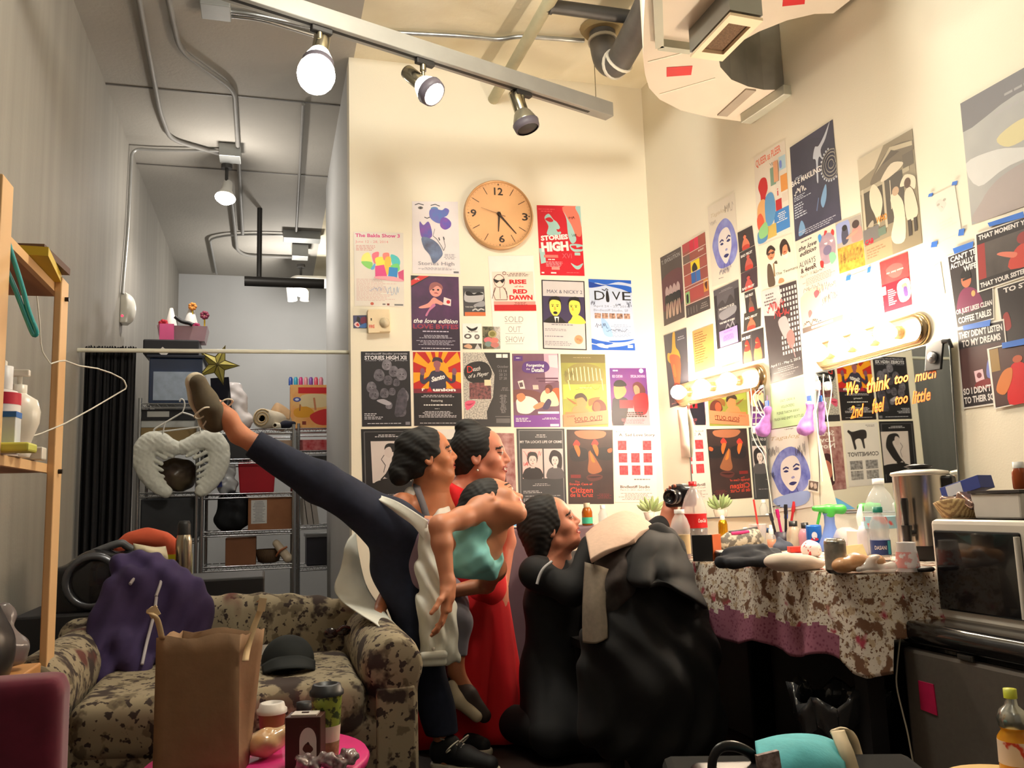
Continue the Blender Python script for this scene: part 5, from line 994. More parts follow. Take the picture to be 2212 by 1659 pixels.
m = MB(); m.hexa([V(p0.x,yq,zt2),V(p1.x,yq,zt2),V(p1.x,yq+.18,zt2),V(p0.x,yq+.18,zt2)]+[V(p0.x-.02,yq-.02,zt2+hh),V(p1.x+.02,yq-.02,zt2+hh),V(p1.x+.02,yq+.2,zt2+hh),V(p0.x-.02,yq+.2,zt2+hh)]); m.build('tub',mat((206,170,180),.3,trans=.3),t)
MB().box(V(p0.x+.05,yq-.025,zt2+.06),(.1,.01,.12)).build('pink_panel',mat((214,90,140),.4),t)
def cone(px,py0,py1,r,m,name,label,cat,y=yq+.06,tip=.012): 
    a,b = ay(px,py1,y),ay(px,py0,y); b.x = a.x; z = max(a.z,zt2+.112); return tag(MB().lathe([(r,z),(r*.96,z+.01),(tip,b.z),(0,b.z+.004)],V(a.x,y,0),14).build(name,m),label,cat)
cone(369,666,722,.045,mat((216,212,206),.6),'paper_cone','white paper cone standing in the pink basket','party hat')
cone(412,668,700,.05,mat((206,204,200),.6),'paper_cone','shorter white paper cone with an orange tip in the pink basket','party hat',tip=.02)
for px,py,r,c_,l in ((416,662,.03,(206,130,50),'orange paper flower at the top of the pink basket'),(442,681,.032,(120,40,66),'dark red paper flower on a yellow stalk in the basket'),(419,712,.028,(224,150,50),'orange paper flower low at the rim of the pink basket'),(420,711,.03,(150,30,80),'magenta paper flower at the front rim of the basket'),(353,700,.035,(170,20,40),'red paper flower at the pink end of the basket')):
    if l.startswith('magenta'): px = 424; py = 706
    q = ay(px,py,yq+.03); m = MB()
    for k in range(7): an = k*.9; m.ball(q+V(math.cos(an)*r*.6,0,math.sin(an)*r*.6),(r*.5,r*.4,r*.5),n=8)
    m.tube([q,V(q.x,q.y+.02,zt2+.1)],.006,6,mi=1); tag(m.build('paper_flower',[mat(c_,.7),mat((206,176,40),.6)]),l,'flower')
q = ay(398,695,yq-.02); tag(MB().tube(smooth([ay(378,684,yq-.03),ay(392,694,yq-.03),ay(408,698,yq-.03),ay(416,702,yq-.03)],4),.014,8).build('black_strap',dk),'black strap draped over the paper flowers in the basket','strap')
# star
s5 = [ay(px,py,YS+.0) for px,py in ((446,772),(478,757),(489,751),(480,788),(507,813),(470,813),(450,816),(456,790))]
t = thing('star_ornament','olive green wire star ornament above the raised shoe','ornament',s5[5])
ctr = ay(470,788,YS+.03); pts = []
for k in range(5):
    an = math.pi/2-.35+k*2*math.pi/5; pts.append(ctr+V(math.cos(an)*.155,0,math.sin(an)*.155)); an += math.pi/5; pts.append(ctr+V(math.cos(an)*.062,0,math.sin(an)*.062))
m = MB()
for i in range(10): m.add([pts[i],pts[(i+1) % 10],ctr+V(0,-.025,0)],[(0,2,1)]); m.add([pts[i],pts[(i+1) % 10],ctr+V(0,.025,0)],[(0,1,2)])
m.build('panel',mat((178,166,80),.4,.3,var=.2),t)
m = MB(); m.tube(pts,.004,6,closed=True)
for i in range(5): m.tube([pts[2*i],ctr+V(0,-.026,0),pts[(2*i+5) % 10]],.003,5)
m.build('wire_frame',mat((90,80,40),.5,.5),t)
# bag, tilted frame, rolls, craft box
def blob(name,label,cat,pts,m,h=.008,k=.03,amp=.004,fr=50,seed=1,kind=None):
    s = SDF(h)
    for p in pts: s.ell(p[0],p[1],k=k)
    return tag(s.build(name,m,disp=wob(seed,fr,amp)),label,cat,kind=kind)
yb = YS+.2
def zset(p,z): return V(p.x,p.y,z)
plastic = mat((230,222,222),.35,trans=.1,var=.05)
b0 = ay(520,870,yb); blob('plastic_bag','white plastic bag sitting on the wider wire shelving','bag',((V(b0.x-.01,yb,zB[0]+.08),(.105,.1,.085)),(V(b0.x-.035,yb,zB[0]+.22),(.085,.08,.14)),(V(b0.x-.06,yb,zB[0]+.33),(.05,.05,.05))),plastic,amp=.006,fr=60)
q = [ay(px,py,YS+.1) for px,py in ((487,812),(494,812),(507,905),(497,905))]; a = ay(440,905,YS+.1)
m = MB(); A_,B_ = ay(452,812,YS+.12),ay(493,810,YS+.06); z1 = zB[0]+.004
m.hexa([V(A_.x+.03,YS+.14,z1),V(B_.x+.045,YS+.06,z1),V(B_.x+.045,YS+.08,z1),V(A_.x+.03,YS+.16,z1),V(A_.x,YS+.24,A_.z),V(B_.x,YS+.16,B_.z),V(B_.x,YS+.18,B_.z),V(A_.x,YS+.26,A_.z)]); tag(m.build('picture_frame',[mat((26,24,28),.15,coat=.5)]),'black picture frame leaning on the shelving behind the shoe','picture frame')
c0 = ay(566,893,YS-.02); c1 = ay(612,880,YS+.35); R_ = .072; zc = zB[0]+R_+.006; A_,B_ = V(c0.x,YS-.03,zc),V(c1.x,YS+.33,zc); d = (B_-A_).normalized(); R = d.to_track_quat('Z','Y').to_matrix()
m = MB()
L_ = (B_-A_).length; m.lathe([(R_*.35,.002),(R_,.0),(R_,L_),(R_*.3,L_)],A_,22,R=R,cap=False); m.lathe([(R_*.86,-.001),(R_*.86,.12),(0,.12)],A_,22,R=R,cap=False,mi=1)
sp = [A_+R @ V(math.cos(t*.5)*R_*(.25+.68*t/30),math.sin(t*.5)*R_*(.25+.68*t/30),-.002) for t in range(31)]; m.tube(sp,.004,5,mi=2)
tag(m.build('paper_roll',[mat((224,210,186),.7,var=.08),mat((74,62,46),.9),mat((190,160,110),.7)]),'thick roll of cream paper pointing forward on the shelving','paper roll')
A_ = ay(594,912,YS-.01); A_ = V(A_.x,YS-.01,zB[0]+.026); B_ = A_+V(.14,.3,0.0)
m = MB(); R = (B_-A_).normalized().to_track_quat('Z','Y').to_matrix(); m.lathe([(.013,0),(.022,0),(.022,.3),(.013,.3)],A_,14,R=R,cap=False); m.lathe([(.013,.0),(.013,.1),(0,.1)],A_,14,R=R,mi=1,cap=False); tag(m.build('paper_roll',[mat((232,222,200),.7),mat((90,70,40),.9)]),'thin roll of white paper beside the thick cream roll','paper roll')
rows = [[ay(586,884,YS+.3),ay(597,870,YS+.34),ay(612,876,YS+.3),ay(628,888,YS+.28)],[ay(584,896,YS+.25),ay(600,886,YS+.2),ay(612,890,YS+.22),ay(627,898,YS+.24)],[ay(592,912,YS+.2),ay(602,906,YS+.2),ay(614,904,YS+.2),ay(626,906,YS+.22)]]
tag(MB().grid(sheet(rows,4)).build('kraft_paper',mat((186,150,110),.8),solid=.002),'crumpled brown kraft paper behind the paper rolls','paper')
b0 = ay(618,913,YS+.05); blob('beret','dark navy cloth cap at the end of the wider shelving','cap',((V(b0.x,YS+.06,zB[0]+.035),(.05,.05,.032)),(V(b0.x+.05,YS+.05,zB[0]+.045),(.022,.02,.018))),mat((24,26,44),.9),.006,.02,.002)
def craft(t,c,s):
    A = Art((226,150,80),rgb2=(226,180,110),scale=14); A.R(.2,.06,1,.2,(196,24,30)).S([(.3,.24),(.95,.24),(.9,.5),(.3,.5)],(216,196,150)).S([(.1,.58),(.4,.5),(.6,.62),(.5,.74),(.15,.74)],(214,150,30)).S([(.5,.7),(.95,.56),(.98,.9),(.66,.9)],(196,40,40)).E(.17,.34,.1,.055,(70,80,150)).E(.17,.34,.05,.028,(200,206,226)).L([(.25,.45),(.24,.6)],.03,(150,90,40)).L([(.6,.3),(.64,.58)],.05,(190,120,80)).R(.3,.84,.4,.92,(130,50,30))
    f = [c+V(sx*s.x/2,-s.y/2,sz*s.z/2) for sx,sz in ((-1,1),(1,1),(1,-1),(-1,-1))]; A.place('print',f,NB,parent=t,lift=.0)
carton('craft_box','orange and red craft kit box on the far shelving, beside the side wall','box',627,831,712,zC[0],7.32,.16,mat((196,120,90),.5),.003,craft)
zt = ay(650,831,7.32).z+.004
for k,c_ in enumerate(((50,90,180),(60,170,200),(206,60,130),(226,150,160),(130,80,170),(226,90,110),(214,130,150))):
    q = ay(628+k*11,831,7.36); tag(MB().lathe([(.017,zt),(.017,zt+.055),(.012,zt+.06),(.012,zt+.068),(0,zt+.069)],V(q.x,7.38,0),10).build('paint_tube',mat(c_,.35)),'%s paint bottle in the row on top of the craft kit box' % ('blue','turquoise','magenta','pale pink','violet','coral','rose')[k],'paint bottle','paint bottles on the craft kit box')
# unit A, below
def lab(t,c,s): MB().box(c+V(-s.x*.18,-s.y/2-.003,s.z*.05),(s.x*.4,.004,s.z*.5)).build('paper_label',mat((190,190,186)),t)
carton('tray','black tray under the blue storage bin','tray',304,884,422,(zA[1]*.42+zA[0]*.58),YS+.04,.36,dk,.004,lab)
carton('box','flat cardboard box with a white lid, behind the feather wings','box',303,921,424,zA[1],YS+.06,.34,mat((150,126,84),.8),.004,lambda t,c,s: MB().box(c+V(0,0,s.z/2+.018),(s.x+.012,s.y+.012,.055)).build('lid',mat((196,198,196),.5),t,bevel=.004))
b0 = ay(380,1020,YS+.1); blob('clear_bag','dusky plastic bag of clothes seen through the feather wings','bag',((V(b0.x,YS+.2,zA[2]+.13),(.14,.12,.125)),(V(b0.x-.1,YS+.18,zA[2]+.12),(.06,.08,.11))),mat((84,66,60),.3,rgb2=(110,96,70),scale=8),amp=.006)
carton('crate','dark plastic crate low on the narrow shelving','crate',304,1078,424,zA[3],YS+.02,.40,dk2,.01)
# unit B, below
carton('box','black box high on the wider shelving, behind the trouser cuff','box',442,940,540,zB[1],YS+.03,.38,dk,.006)
carton('box','pale cardboard box high on the wider shelving, by its post','box',596,951,632,zB[1],YS+.03,.3,mat((176,150,130),.8),.004)
b0 = ay(489,1030,YS+.02); t = blob('plastic_bag','clear plastic bag with a blue label beside the red bin','bag',((V(b0.x,YS+.08,zB[2]+.07),(.075,.07,.07)),(V(b0.x+.01,YS+.07,zB[2]+.17),(.05,.04,.07))),mat((206,208,210),.3,trans=.2),amp=.008,fr=70)
MB().box(V(b0.x-.055,YS+.005,zB[2]+.10),(.045,.01,.10),rot('Y',-.15)).build('label',mat((50,60,130)),t)
c,s = pbox(514,998,596,zB[2]+.004,YS+.03,.36); m = MB(); m.box(c,s,taper=1.0); tag(MB().hexa([c+V(x*s.x/2*.9,y*s.y/2*.9,-s.z/2) for x,y in ((-1,-1),(1,-1),(1,1),(-1,1))]+[c+V(x*s.x/2,y*s.y/2,s.z/2) for x,y in ((-1,-1),(1,-1),(1,1),(-1,1))]).build('bin',mat((170,16,36),.45),bevel=.01),'red plastic bin on the wider shelving, under the raised leg','bin')
def lab2(t,c,s):
    A = Art((206,206,204)); A.bars(.1,.05,.9,.95,14,(130,130,136),4); q = c+V(-s.x*.25,-s.y/2,.012)
    A.place('paper_label',[q+V(x*.055,0,z*.085) for x,z in ((-1,1),(1,1),(1,-1),(-1,-1))],NB,parent=t,lift=0)
carton('box','brown cardboard box with a white printed label','box',536,1074,630,zB[3],YS+.02,.4,kraft,.004,lab2)
b0 = ay(500,1120,YS+.1); blob('garment_bag','black bundled cloth beside the labelled cardboard box','bundle',tuple((V(b0.x+dx,YS+.15,zB[3]+dz),(.075,.12,.09)) for dx,dz in ((-.045,.09),(.045,.09),(-.03,.2),(.05,.19))),mat((22,24,28),.9),amp=.006)
carton('box','plain brown cardboard box on the lowest visible shelf','box',487,1163,553,zB[4],YS+.03,.3,mat((130,84,56),.8),.004)
b0 = ay(606,1190,YS+.02); t = thing('sandal','cream slipper with a tan strap, tipped up on the lowest visible shelf','slipper',V(b0.x,YS+.06,zB[4]))
s = SDF(.005); A_,B_ = ay(597,1174,YS+.06),ay(622,1206,YS+.03); s.cap(A_,B_,.028,.034,k=.02); s.build('sole',mat((214,196,170),.6),t); M_ = (A_*.45+B_*.55); MB().tube([M_+V(-.045,-.0,-.03),M_+V(-.02,-.045,.01),M_+V(.03,-.035,.035)],.008,8).build('strap',mat((170,100,60),.6),t)
m = MB(); rg = random.Random(4)
b0 = ay(580,1205,YS+.1)
tag(MB().lathe([(.05,0),(.075,.01),(.1,.1),(.09,.1),(.065,.015),(0,.014)],V(b0.x,YS+.17,zB[4]+.004),16).build('basket',mat((110,84,56),.8,kind='wave',scale=30,rgb2=(70,50,34))),'small brown wicker basket beside the tipped slipper','basket')
# unit C
carton('box','red and white box on the far shelving, below the craft kit','box',648,950,715,zC[1],7.33,.25,mat((176,40,50),.5,rgb2=(206,120,120),scale=25),.003)
carton('crate','grey storage box on the far shelving','crate',648,984,715,zC[2],7.33,.3,mat((96,98,100),.6),.004)
for k in range(3):
    x = ay(647+k*13,1133,7.36).x+.02; z = zC[3]+.005; h_ = .22; tag(MB().hexa([V(x,7.34,z),V(x+.042,7.34,z),V(x+.042,7.6,z),V(x,7.6,z),V(x-.03,7.34,z+h_),V(x+.012,7.34,z+h_),V(x+.012,7.6,z+h_),V(x-.03,7.6,z+h_)]).build('binder',mat((186,180,170),.6)),('leaning pale binder, closest to the post of the far shelving','leaning pale binder, in the middle of three','leaning pale binder, closest to the side wall')[k],'binder','binders on the far shelving')
carton('bin','grey plastic bin with a pale lid on the far shelving','bin',662,1160,730,zC[4],7.33,.3,mat((70,70,80),.4),.01,lambda t,c,s: MB().box(c+V(0,0,s.z/2+.01),(s.x+.02,s.y+.02,.03)).build('lid',mat((186,190,194),.3),t,bevel=.006),'tub')
# ---- feather wings on a hanger
yw = YS-.10
t = thing('feather_wings','white feather angel wings hung on the narrow shelving','wings',ay(391,1070,yw)); feather = mat((228,228,216),.9,var=.05,scale=60)
def wing(side):
    P = {1: [(388,968),(410,962),(438,950),(462,952),(474,975),(472,1005),(460,1032),(444,1052),(431,1064)],-1: [(388,968),(366,966),(346,954),(324,956),(309,978),(312,1005),(326,1034),(346,1054),(363,1066)]}[side]
    rr = [.030,.04,.05,.055,.055,.05,.042,.03,.014]; s = SDF(.007)
    pts = smooth([ay(*p,yw) for p in P],3); n = len(pts)
    rad = [np.interp(i/(n-1)*8,range(9),rr) for i in range(n)]
    for i in range(n-1):
        c = (pts[i]+pts[i+1])/2; s.ell(c,(rad[i]*1.0+.012,.028,rad[i]+.012),k=.03)
    inner = {1: [(404,985),(420,990),(426,1004),(427,1018),(427,1030),(427,1042),(427,1054)],-1: [(372,986),(358,990),(350,1002),(350,1016),(352,1030),(356,1042),(360,1054)]}[side]
    for j,(px,py) in enumerate(inner):
        q = ay(px,py,yw-.012); o_ = ay(px+side*22,py-12,yw-.01); s.cap(o_,q,.016,.013,k=.006)
    for i in range(3,n-3,1):
        q = pts[i]; s.ell(q+V(-side*.02,-.024,-.02),(.02,.012,.028),k=.006)
    f1,f2 = wob(7,150,.0016),wob(17,260,.0014); s.build('wing',feather,t,disp=lambda x,y,z: f1(x,y,z)+f2(x,y,z))
wing(1); wing(-1)
yh = yw-.01; hang = mat((232,230,222),.4)
h = thing('coat_hanger','white plastic coat hanger holding the feather wings','hanger',ay(394,935,yh))
MB().tube(smooth([ay(388,868,yh),ay(391,862,yh),ay(397,865,yh),ay(399,876,yh),ay(396,886,yh),ay(394,891,yh)],5),.005,8).build('hook',hang,h)
MB().tube(smooth([ay(394,891,yh),ay(372,904,yh),ay(345,920,yh),ay(333,928,yh),ay(336,933,yh),ay(350,932,yh),ay(400,926,yh),ay(446,920,yh),ay(448,917,yh),ay(436,912,yh),ay(416,898,yh),ay(394,891,yh)],4),.006,8).build('bar',hang,h)
m = MB(); m.tube([ay(357,912,yh-.012),ay(353,930,yh-.014),ay(348,955,yh-.02)],.005,6).build('elastic_loop',hang,t)
MB().tube([ay(425,902,yh-.012),ay(431,920,yh-.014),ay(436,950,yh-.02)],.005,6).build('elastic_loop',hang,t)
# ================================================================ pine shelf by the concrete wall
pine = mat((226,184,132),.55,rgb2=(212,166,112),kind='wave',scale=3,var=.1); pdark = mat((120,82,56),.65,var=.15,scale=6); steel = mat((40,36,34),.4,.6)
XF = -.612; YE = 2.9; YN = 2.26
z_top = ax(124,586,XF).z; z_n = ay(4,395,YN).z
t = thing('pine_shelf','pine wood shelf unit standing against the concrete wall','shelf unit',(-.8,2.6,0))
for (x,y,z1) in ((XF-.01,YE-.045,z_top),(XF-.012,YN-.02,z_n),(XL+.03,YE-.045,z_top),(XL+.03,YN,z_n)): MB().box((x,y,z1/2),(.021,.09,z1)).build('post',pine,t,bevel=.003)
for x,y,z1 in ((XF,YE-.045,z_top-.06),(XF,YE-.045,ay(132,1020,YE).z),(XF,YE-.045,ay(110,1430,YE).z)): MB().tube([(x,y,z1),(x+.012,y,z1)],.007,8).build('bolt',steel,t)
zs1 = ay(60,626,YE-.03).z; zs2 = ay(100,1012,YE-.03).z; zs3 = ay(60,1455,YE).z
for z in (zs1,zs2,zs3): MB().box(((XL+XF-.021)/2,(YN+YE)/2-.02,z),(XF-.021-XL-.0,YE-YN+.05,.022),mi=0).build('board',[mat((176,124,84),.6,kind='wave',scale=2,rgb2=(150,100,66))],t,bevel=.002); MB().box((XF-.028,(YN+YE)/2-.02,z-.002),(.016,YE-YN,.026)).build('rail',pine,t)
def onsh(px,y,z): p = ay(px,800,y); return V(p.x,y,z+.012)
q = ax(104,560,-.66); MBx = MB(); tag(MB().box((-.70,2.66,zs1+.025),(.2,.3,.025),rot('Z',.1)).build('book',mat((206,176,40),.6)),'thin yellow book lying on the top board of the pine shelf','book')
tag(MB().box((-.69,2.7,zs1+.049),(.18,.26,.02),rot('Z',-.05)).build('book',mat((96,70,60),.6)),'thin brown book on the yellow one, top of the pine shelf','book')
def bottle(p,prof,m,name,label,cat,parts=(),n=20):
    t = thing(name,label,cat,p); MB().lathe(prof,p,n).build('body',m,t)
    for nm,pr_,mm in parts: MB().lathe(pr_,p,n).build(nm,mm,t)
    return t
wp = mat((232,226,214),.3,sss=.0)
b0 = onsh(44,2.5,zs2); t = bottle(b0,[(.03,0),(.034,.01),(.03,.03),(.036,.05),(.05,.09),(.052,.12),(.044,.15),(.02,.165),(.016,.17)],wp,'lotion_bottle','round white bottle with a pump, on the pine shelf','bottle',(('pump_collar',[(.018,.168),(.018,.19),(.006,.19),(.006,.215)],wp),)); MB().box(b0+V(-.012,0,.222),(.07,.02,.018)).box(b0+V(-.04,0,.24),(.015,.02,.03)).build('pump_head',wp,t,bevel=.003)
b0 = onsh(8,2.44,zs2); bottle(b0,[(.04,0),(.042,.01),(.042,.15),(.034,.165),(.02,.17)],mat((230,224,222),.35),'lotion_bottle','tall white bottle with a red band at the end of the pine shelf','bottle',(('red_band',[(.0425,.13),(.0425,.16)],mat((200,30,60))),('cap',[(.022,.17),(.022,.23),(0,.232)],mat((226,224,226),.4))))
c_ = onsh(6,2.36,zs2)
def carton2(t): pass
t = thing('carton','small blue and white carton on the pine shelf','carton',c_+V(.01,0,0)); MB().box(c_+V(.01,0,.045),(.06,.05,.09)).build('carton',mat((214,220,228),.5),t,bevel=.002); MB().box(c_+V(.01,0,.096),(.062,.052,.014)).build('blue_flap',mat((50,110,190),.5),t)
tag(MB().box(onsh(20,2.32,zs2)+V(0,0,.012),(.12,.08,.022)).build('soap_pack',mat((206,206,90),.5),bevel=.005),'flat yellow green pack at the front of the pine shelf','pack')
tag(MB().box(onsh(72,2.66,zs2)+V(0,0,.019),(.075,.05,.036)).build('box',wp,bevel=.004),'small flat white box near the corner post of the pine shelf','box')
# teal hanger, white wire hanger
teal = mat((40,160,166),.25,coat=.4); yh = 2.3
h = thing('coat_hanger','turquoise plastic coat hanger on the pine shelf','hanger',ay(70,720,yh))
MB().tube(smooth([ay(8,476,yh),ay(12,500,yh),ay(14,512,yh),ay(45,610,yh),ay(62,672,yh),ay(76,708,yh),ay(79,720,yh),ay(72,722,yh),ay(58,690,yh),ay(30,618,yh),ay(0,552,yh),ay(-10,530,yh)],5),.006,8).build('bar',teal,h)
MB().tube(smooth([ay(14,512,yh),ay(4,505,yh),ay(-6,492,yh),ay(-16,470,yh)],5),.0045,8).build('hook',teal,h)
yh = 2.62; h = thing('coat_hanger','bent white wire coat hanger in front of the black curtain','hanger',ay(100,945,yh))
ww = mat((226,222,210),.35)
MB().tube([ay(px,py,yh+dy) for px,py,dy in ((55,947,-.1),(90,936,-.05),(140,915,0),(200,882,.1),(271,840,.2),(273,834,.2),(268,822,.2),(262,817,.2),(240,806,.18),(210,796,.12),(170,790,.05),(140,779,-.03),(128,780,-.05),(109,786,-.08))],.0022,6).build('wire',ww,h)
MB().tube([ay(px,py,yh-.08) for px,py in ((109,786),(98,770),(92,760),(88,740),(86,700),(80,640))],.0018,6).build('hook',ww,h)
# lower boards
tag(MB().box(onsh(20,2.5,zs3)+V(-.02,0,.03),(.2,.22,.06)).build('wood_box',mat((196,140,80),.6),bevel=.004),'low yellowish wooden box on the bottom board of the pine shelf','box')
q = onsh(30,2.5,zs3)+V(0,0,.063); blob('snack_bag','crinkled clear bag on the wooden box of the pine shelf','bag',((q+V(.01,0,.05),(.05,.06,.05)),(q+V(.0,.02,.12),(.03,.03,.05))),mat((150,140,140),.2,trans=.4),.006,.03,.006,90)
s = SDF(.008); q = ay(2,1250,2.45); s.cap(V(q.x-.06,2.45,.86),V(q.x-.02,2.45,.70),.02,.05).ell(V(q.x-.05,2.42,.66),(.09,.1,.12)); tag(s.build('shoulder_bag',mat((30,26,26),.35),disp=wob(3,40,.004)),'black leather bag hanging at the pine shelf, cut by the frame','bag')
# ================================================================ sofa corner
def floral(name,base,dark,mid,sc=1.0):
    m = bpy.data.materials.new(name); m.use_nodes = True; nt = m.node_tree; N = nt.nodes; L = nt.links; b = N['Principled BSDF']; b.inputs['Roughness'].default_value = .9
    tc = N.new('ShaderNodeTexCoord')
    def noise_(s,d,lo,hi,kind='ShaderNodeTexNoise'):
        t = N.new(kind); t.inputs['Scale'].default_value = s*sc
        if kind == 'ShaderNodeTexNoise': t.inputs['Detail'].default_value = d
        L.new(tc.outputs['Object'],t.inputs['Vector']); r = N.new('ShaderNodeValToRGB'); r.color_ramp.elements[0].position = lo; r.color_ramp.elements[1].position = hi; L.new(t.outputs[0],r.inputs[0]); return r
    def mixc(f,c,prev):
        x = N.new('ShaderNodeMixRGB'); L.new(f.outputs[0],x.inputs[0])
        if isinstance(prev,tuple): x.inputs[1].default_value = (*lin(prev),1)
        else: L.new(prev.outputs[0],x.inputs[1])
        x.inputs[2].default_value = (*lin(c),1); return x
    a = mixc(noise_(16,3,.54,.58),mid,base); a = mixc(noise_(42,2,.58,.62),dark,a); a = mixc(noise_(8,4,.55,.6),dark,a); a = mixc(noise_(5,2,.62,.68),(96,50,44),a)
    L.new(a.outputs[0],b.inputs['Base Color']); return m
sofa_m = floral('sofa_fabric',(152,140,116),(58,46,42),(112,100,80))
t = thing('sofa','small brown floral sofa with a curved back, under the raised leg','sofa',(-.14,3.2,0))
XA0,XA1 = -.76,-.54; XB0,XB1 = .275,.485; YSF,YSB = 2.80,3.62
s = SDF(.013); s.rbox((-.13,3.2,.19),(.44,.36,.12),.03).rbox((-.13,2.86,.2),(.42,.03,.13),.02,k=.02); s.build('base',sofa_m,t)
s = SDF(.012)
for k in range(11):
    x = -.68+k*.108; z = .56+.10*math.sin(math.pi*min(1,max(0,(k+1.2)/12)))**.8; s.cap((x,YSB-.06,.3),(x,YSB-.02,z-.05),.075,.07,k=.05)
s.build('back',sofa_m,t)
s = SDF(.012); s.rbox((-.13,3.12,.375),(.375,.28,.04),.05,k=.02).cap((-.5,2.86,.385),(.24,2.86,.385),.055,k=.03); s.build('seat_cushion',sofa_m,t,disp=wob(3,9,.006))
for x0,x1 in ((XA0,XA1),(XB0,XB1)):
    c = (x0+x1)/2; s = SDF(.012); s.cap((c,YSF+.06,.50),(c,YSB-.05,.50),.095,k=.02).rbox((c,(YSF+YSB)/2,.26),(.055,(YSB-YSF)/2-.06,.2),.03,k=.04); s.build('arm',sofa_m,t)
    m = MB(); R = rot('X',math.pi/2); m.lathe([(.088,0),(.08,.012),(.02,.016),(0,.016)],V(c,YSF-.03,.50),18,R=R); m.box((c,YSF-.035,.23),(.12,.02,.42)); m.build('arm_panel',sofa_m,t,bevel=.006)
for x in (-.68,.42):
    for y in (2.85,3.55): MB().lathe([(.02,0),(.03,.05),(.03,.06)],(x,y,0),10).build('foot',mat((40,26,20),.5),t)
# dark cabinets behind the sofa carrying the boombox and oddments
wd_dk = mat((26,24,26),.6)
bb0 = ay(197,1318,3.95).z
tag(MB().box((-.74,4.05,bb0/2),(.46,.42,bb0)).build('chest',wd_dk,bevel=.01),'black trunk behind the sofa under the boombox','trunk')
zc = ay(396,1248,4.05).z
tag(MB().box((-.25,4.1,zc/2),(.46,.4,zc)).build('cabinet',wd_dk,bevel=.01),'low black cabinet behind the sofa back','cabinet')
yb = 3.9; c = ay(203,1255,yb); t = thing('boombox','black round portable stereo on the trunk behind the sofa','stereo',V(c.x,yb,bb0)); gloss = mat((20,20,24),.25,coat=.3); grill = mat((92,94,98),.5,.3)
bx = ay(150,1255,yb); ex = ay(285,1230,yb)
s = SDF(.008); s.ell(c+V(0,.06,0),(.125,.10,.125)).rbox((c+ex)/2+V(0,.08,-.02),((ex.x-c.x)/2,.08,.075),.03,k=.04).ell(V(ex.x,yb+.09,c.z+.02),(.10,.09,.10),k=.03).rbox(V((bx.x+c.x)/2-.03,yb+.07,c.z-.04),(.07,.07,.08),.02,k=.04); s.build('body',gloss,t)
Rf = rot('X',math.pi/2)
MB().lathe([(.115,.0),(.112,.02),(.09,.028),(.085,.014)],V(c.x,yb-.02,c.z),28,R=Rf,cap=False).build('speaker_ring',mat((96,98,104),.3,.7),t)
MB().lathe([(.087,.012),(.055,.002)],V(c.x,yb-.02,c.z),24,R=Rf,cap=False).build('speaker_cone',gloss,t); MB().lathe([(.055,.004),(.04,.014),(0,.018)],V(c.x,yb-.02,c.z),24,R=Rf,cap=False).build('dust_cap',grill,t)
MB().tube(smooth([V(c.x-.02,yb+.06,c.z+.11),V(c.x+.08,yb+.06,c.z+.145),V(ex.x-.03,yb+.07,c.z+.13),V(ex.x+.03,yb+.08,c.z+.09)],4),.016,8).build('handle',grill,t)
q = ay(396,1248,4.0); t = thing('thermos','tall steel thermos with a black cap on the cabinet behind the sofa','flask',V(q.x,4.0,zc)); R_ = .034
MB().lathe([(R_*.95,0),(R_,.005),(R_,.16),(R_*.85,.18),(R_*.8,.185)],V(q.x,4.0,zc),20).build('body',mat((186,176,156),.25,1.),t); MB().lathe([(R_*.8,.185),(R_*.8,.23),(R_*.6,.245),(0,.246)],V(q.x,4.0,zc),16).build('cap',mat((24,24,26),.5),t)
q = ay(310,1172,4.1); s = SDF(.008); pts = smooth([ay(px,py,4.12) for px,py in ((262,1180),(290,1164),(320,1160),(345,1166),(366,1176),(374,1196))],4)
for a,b in zip(pts,pts[1:]): s.cap(a,b,.03,k=.02)
s.cap(V(pts[3].x,4.16,zc+.03),pts[3],.06,.03).cap(V(pts[14].x,4.16,zc+.03),pts[14],.06,.03); tag(s.build('scarf',mat((206,90,60),.9),disp=wob(5,60,.004)),'orange red scarf heaped behind the purple jacket','scarf')
rows = [[ay(288,1174,3.98),ay(310,1178,3.96),ay(335,1182,3.97),ay(358,1180,3.99)],[ay(290,1190,3.95),ay(312,1186,3.9),ay(334,1192,3.93),ay(362,1198,3.96)],[ay(292,1206,3.95),ay(314,1204,3.93),ay(338,1210,3.95),ay(364,1212,3.97)]]
tag(MB().grid(sheet(rows,3)).build('paper',mat((214,202,172),.7),solid=.002),'crumpled cream paper above the collar of the purple jacket','paper')
q = ay(378,1216,4.05); tag(MB().box(V(q.x,4.1,zc+.05),(.13,.04,.1)).build('notebook',mat((214,206,30),.5)),'bright yellow notebook standing beside the steel thermos','notebook')
# ---- purple jacket over the sofa back
pur = mat((60,46,88),.9,var=.12,scale=14); t = thing('jacket','purple zip jacket thrown over the sofa back','jacket',ay(315,1480,3.45))
yj = 3.46
def J(px,py,y=yj): return ay(px,py,y)
s = SDF(.008)
s.chain([J(262,1222,3.56),J(285,1228,3.58),J(330,1225,3.58),J(365,1235,3.54)],[.045,.055,.05,.04],k=.04)
s.chain([J(262,1275,3.5),J(240,1340,3.45),J(222,1400,3.4),J(218,1465,3.33)],[.06,.07,.062,.05],k=.04)
s.chain([J(370,1255,3.53),J(404,1285,3.5),J(420,1330,3.46),J(428,1370,3.42)],[.05,.055,.06,.05],k=.05)
for x,y0,y1 in ((285,1260,1380),(312,1262,1395),(348,1265,1400),(380,1275,1395)): s.cap(J(x,y0,3.5),J(x+3,y1,3.42),.05,.06,k=.05)
s.chain([J(270,1390,3.36),J(290,1440,3.33),J(310,1470,3.32)],[.05,.045,.04],k=.03)
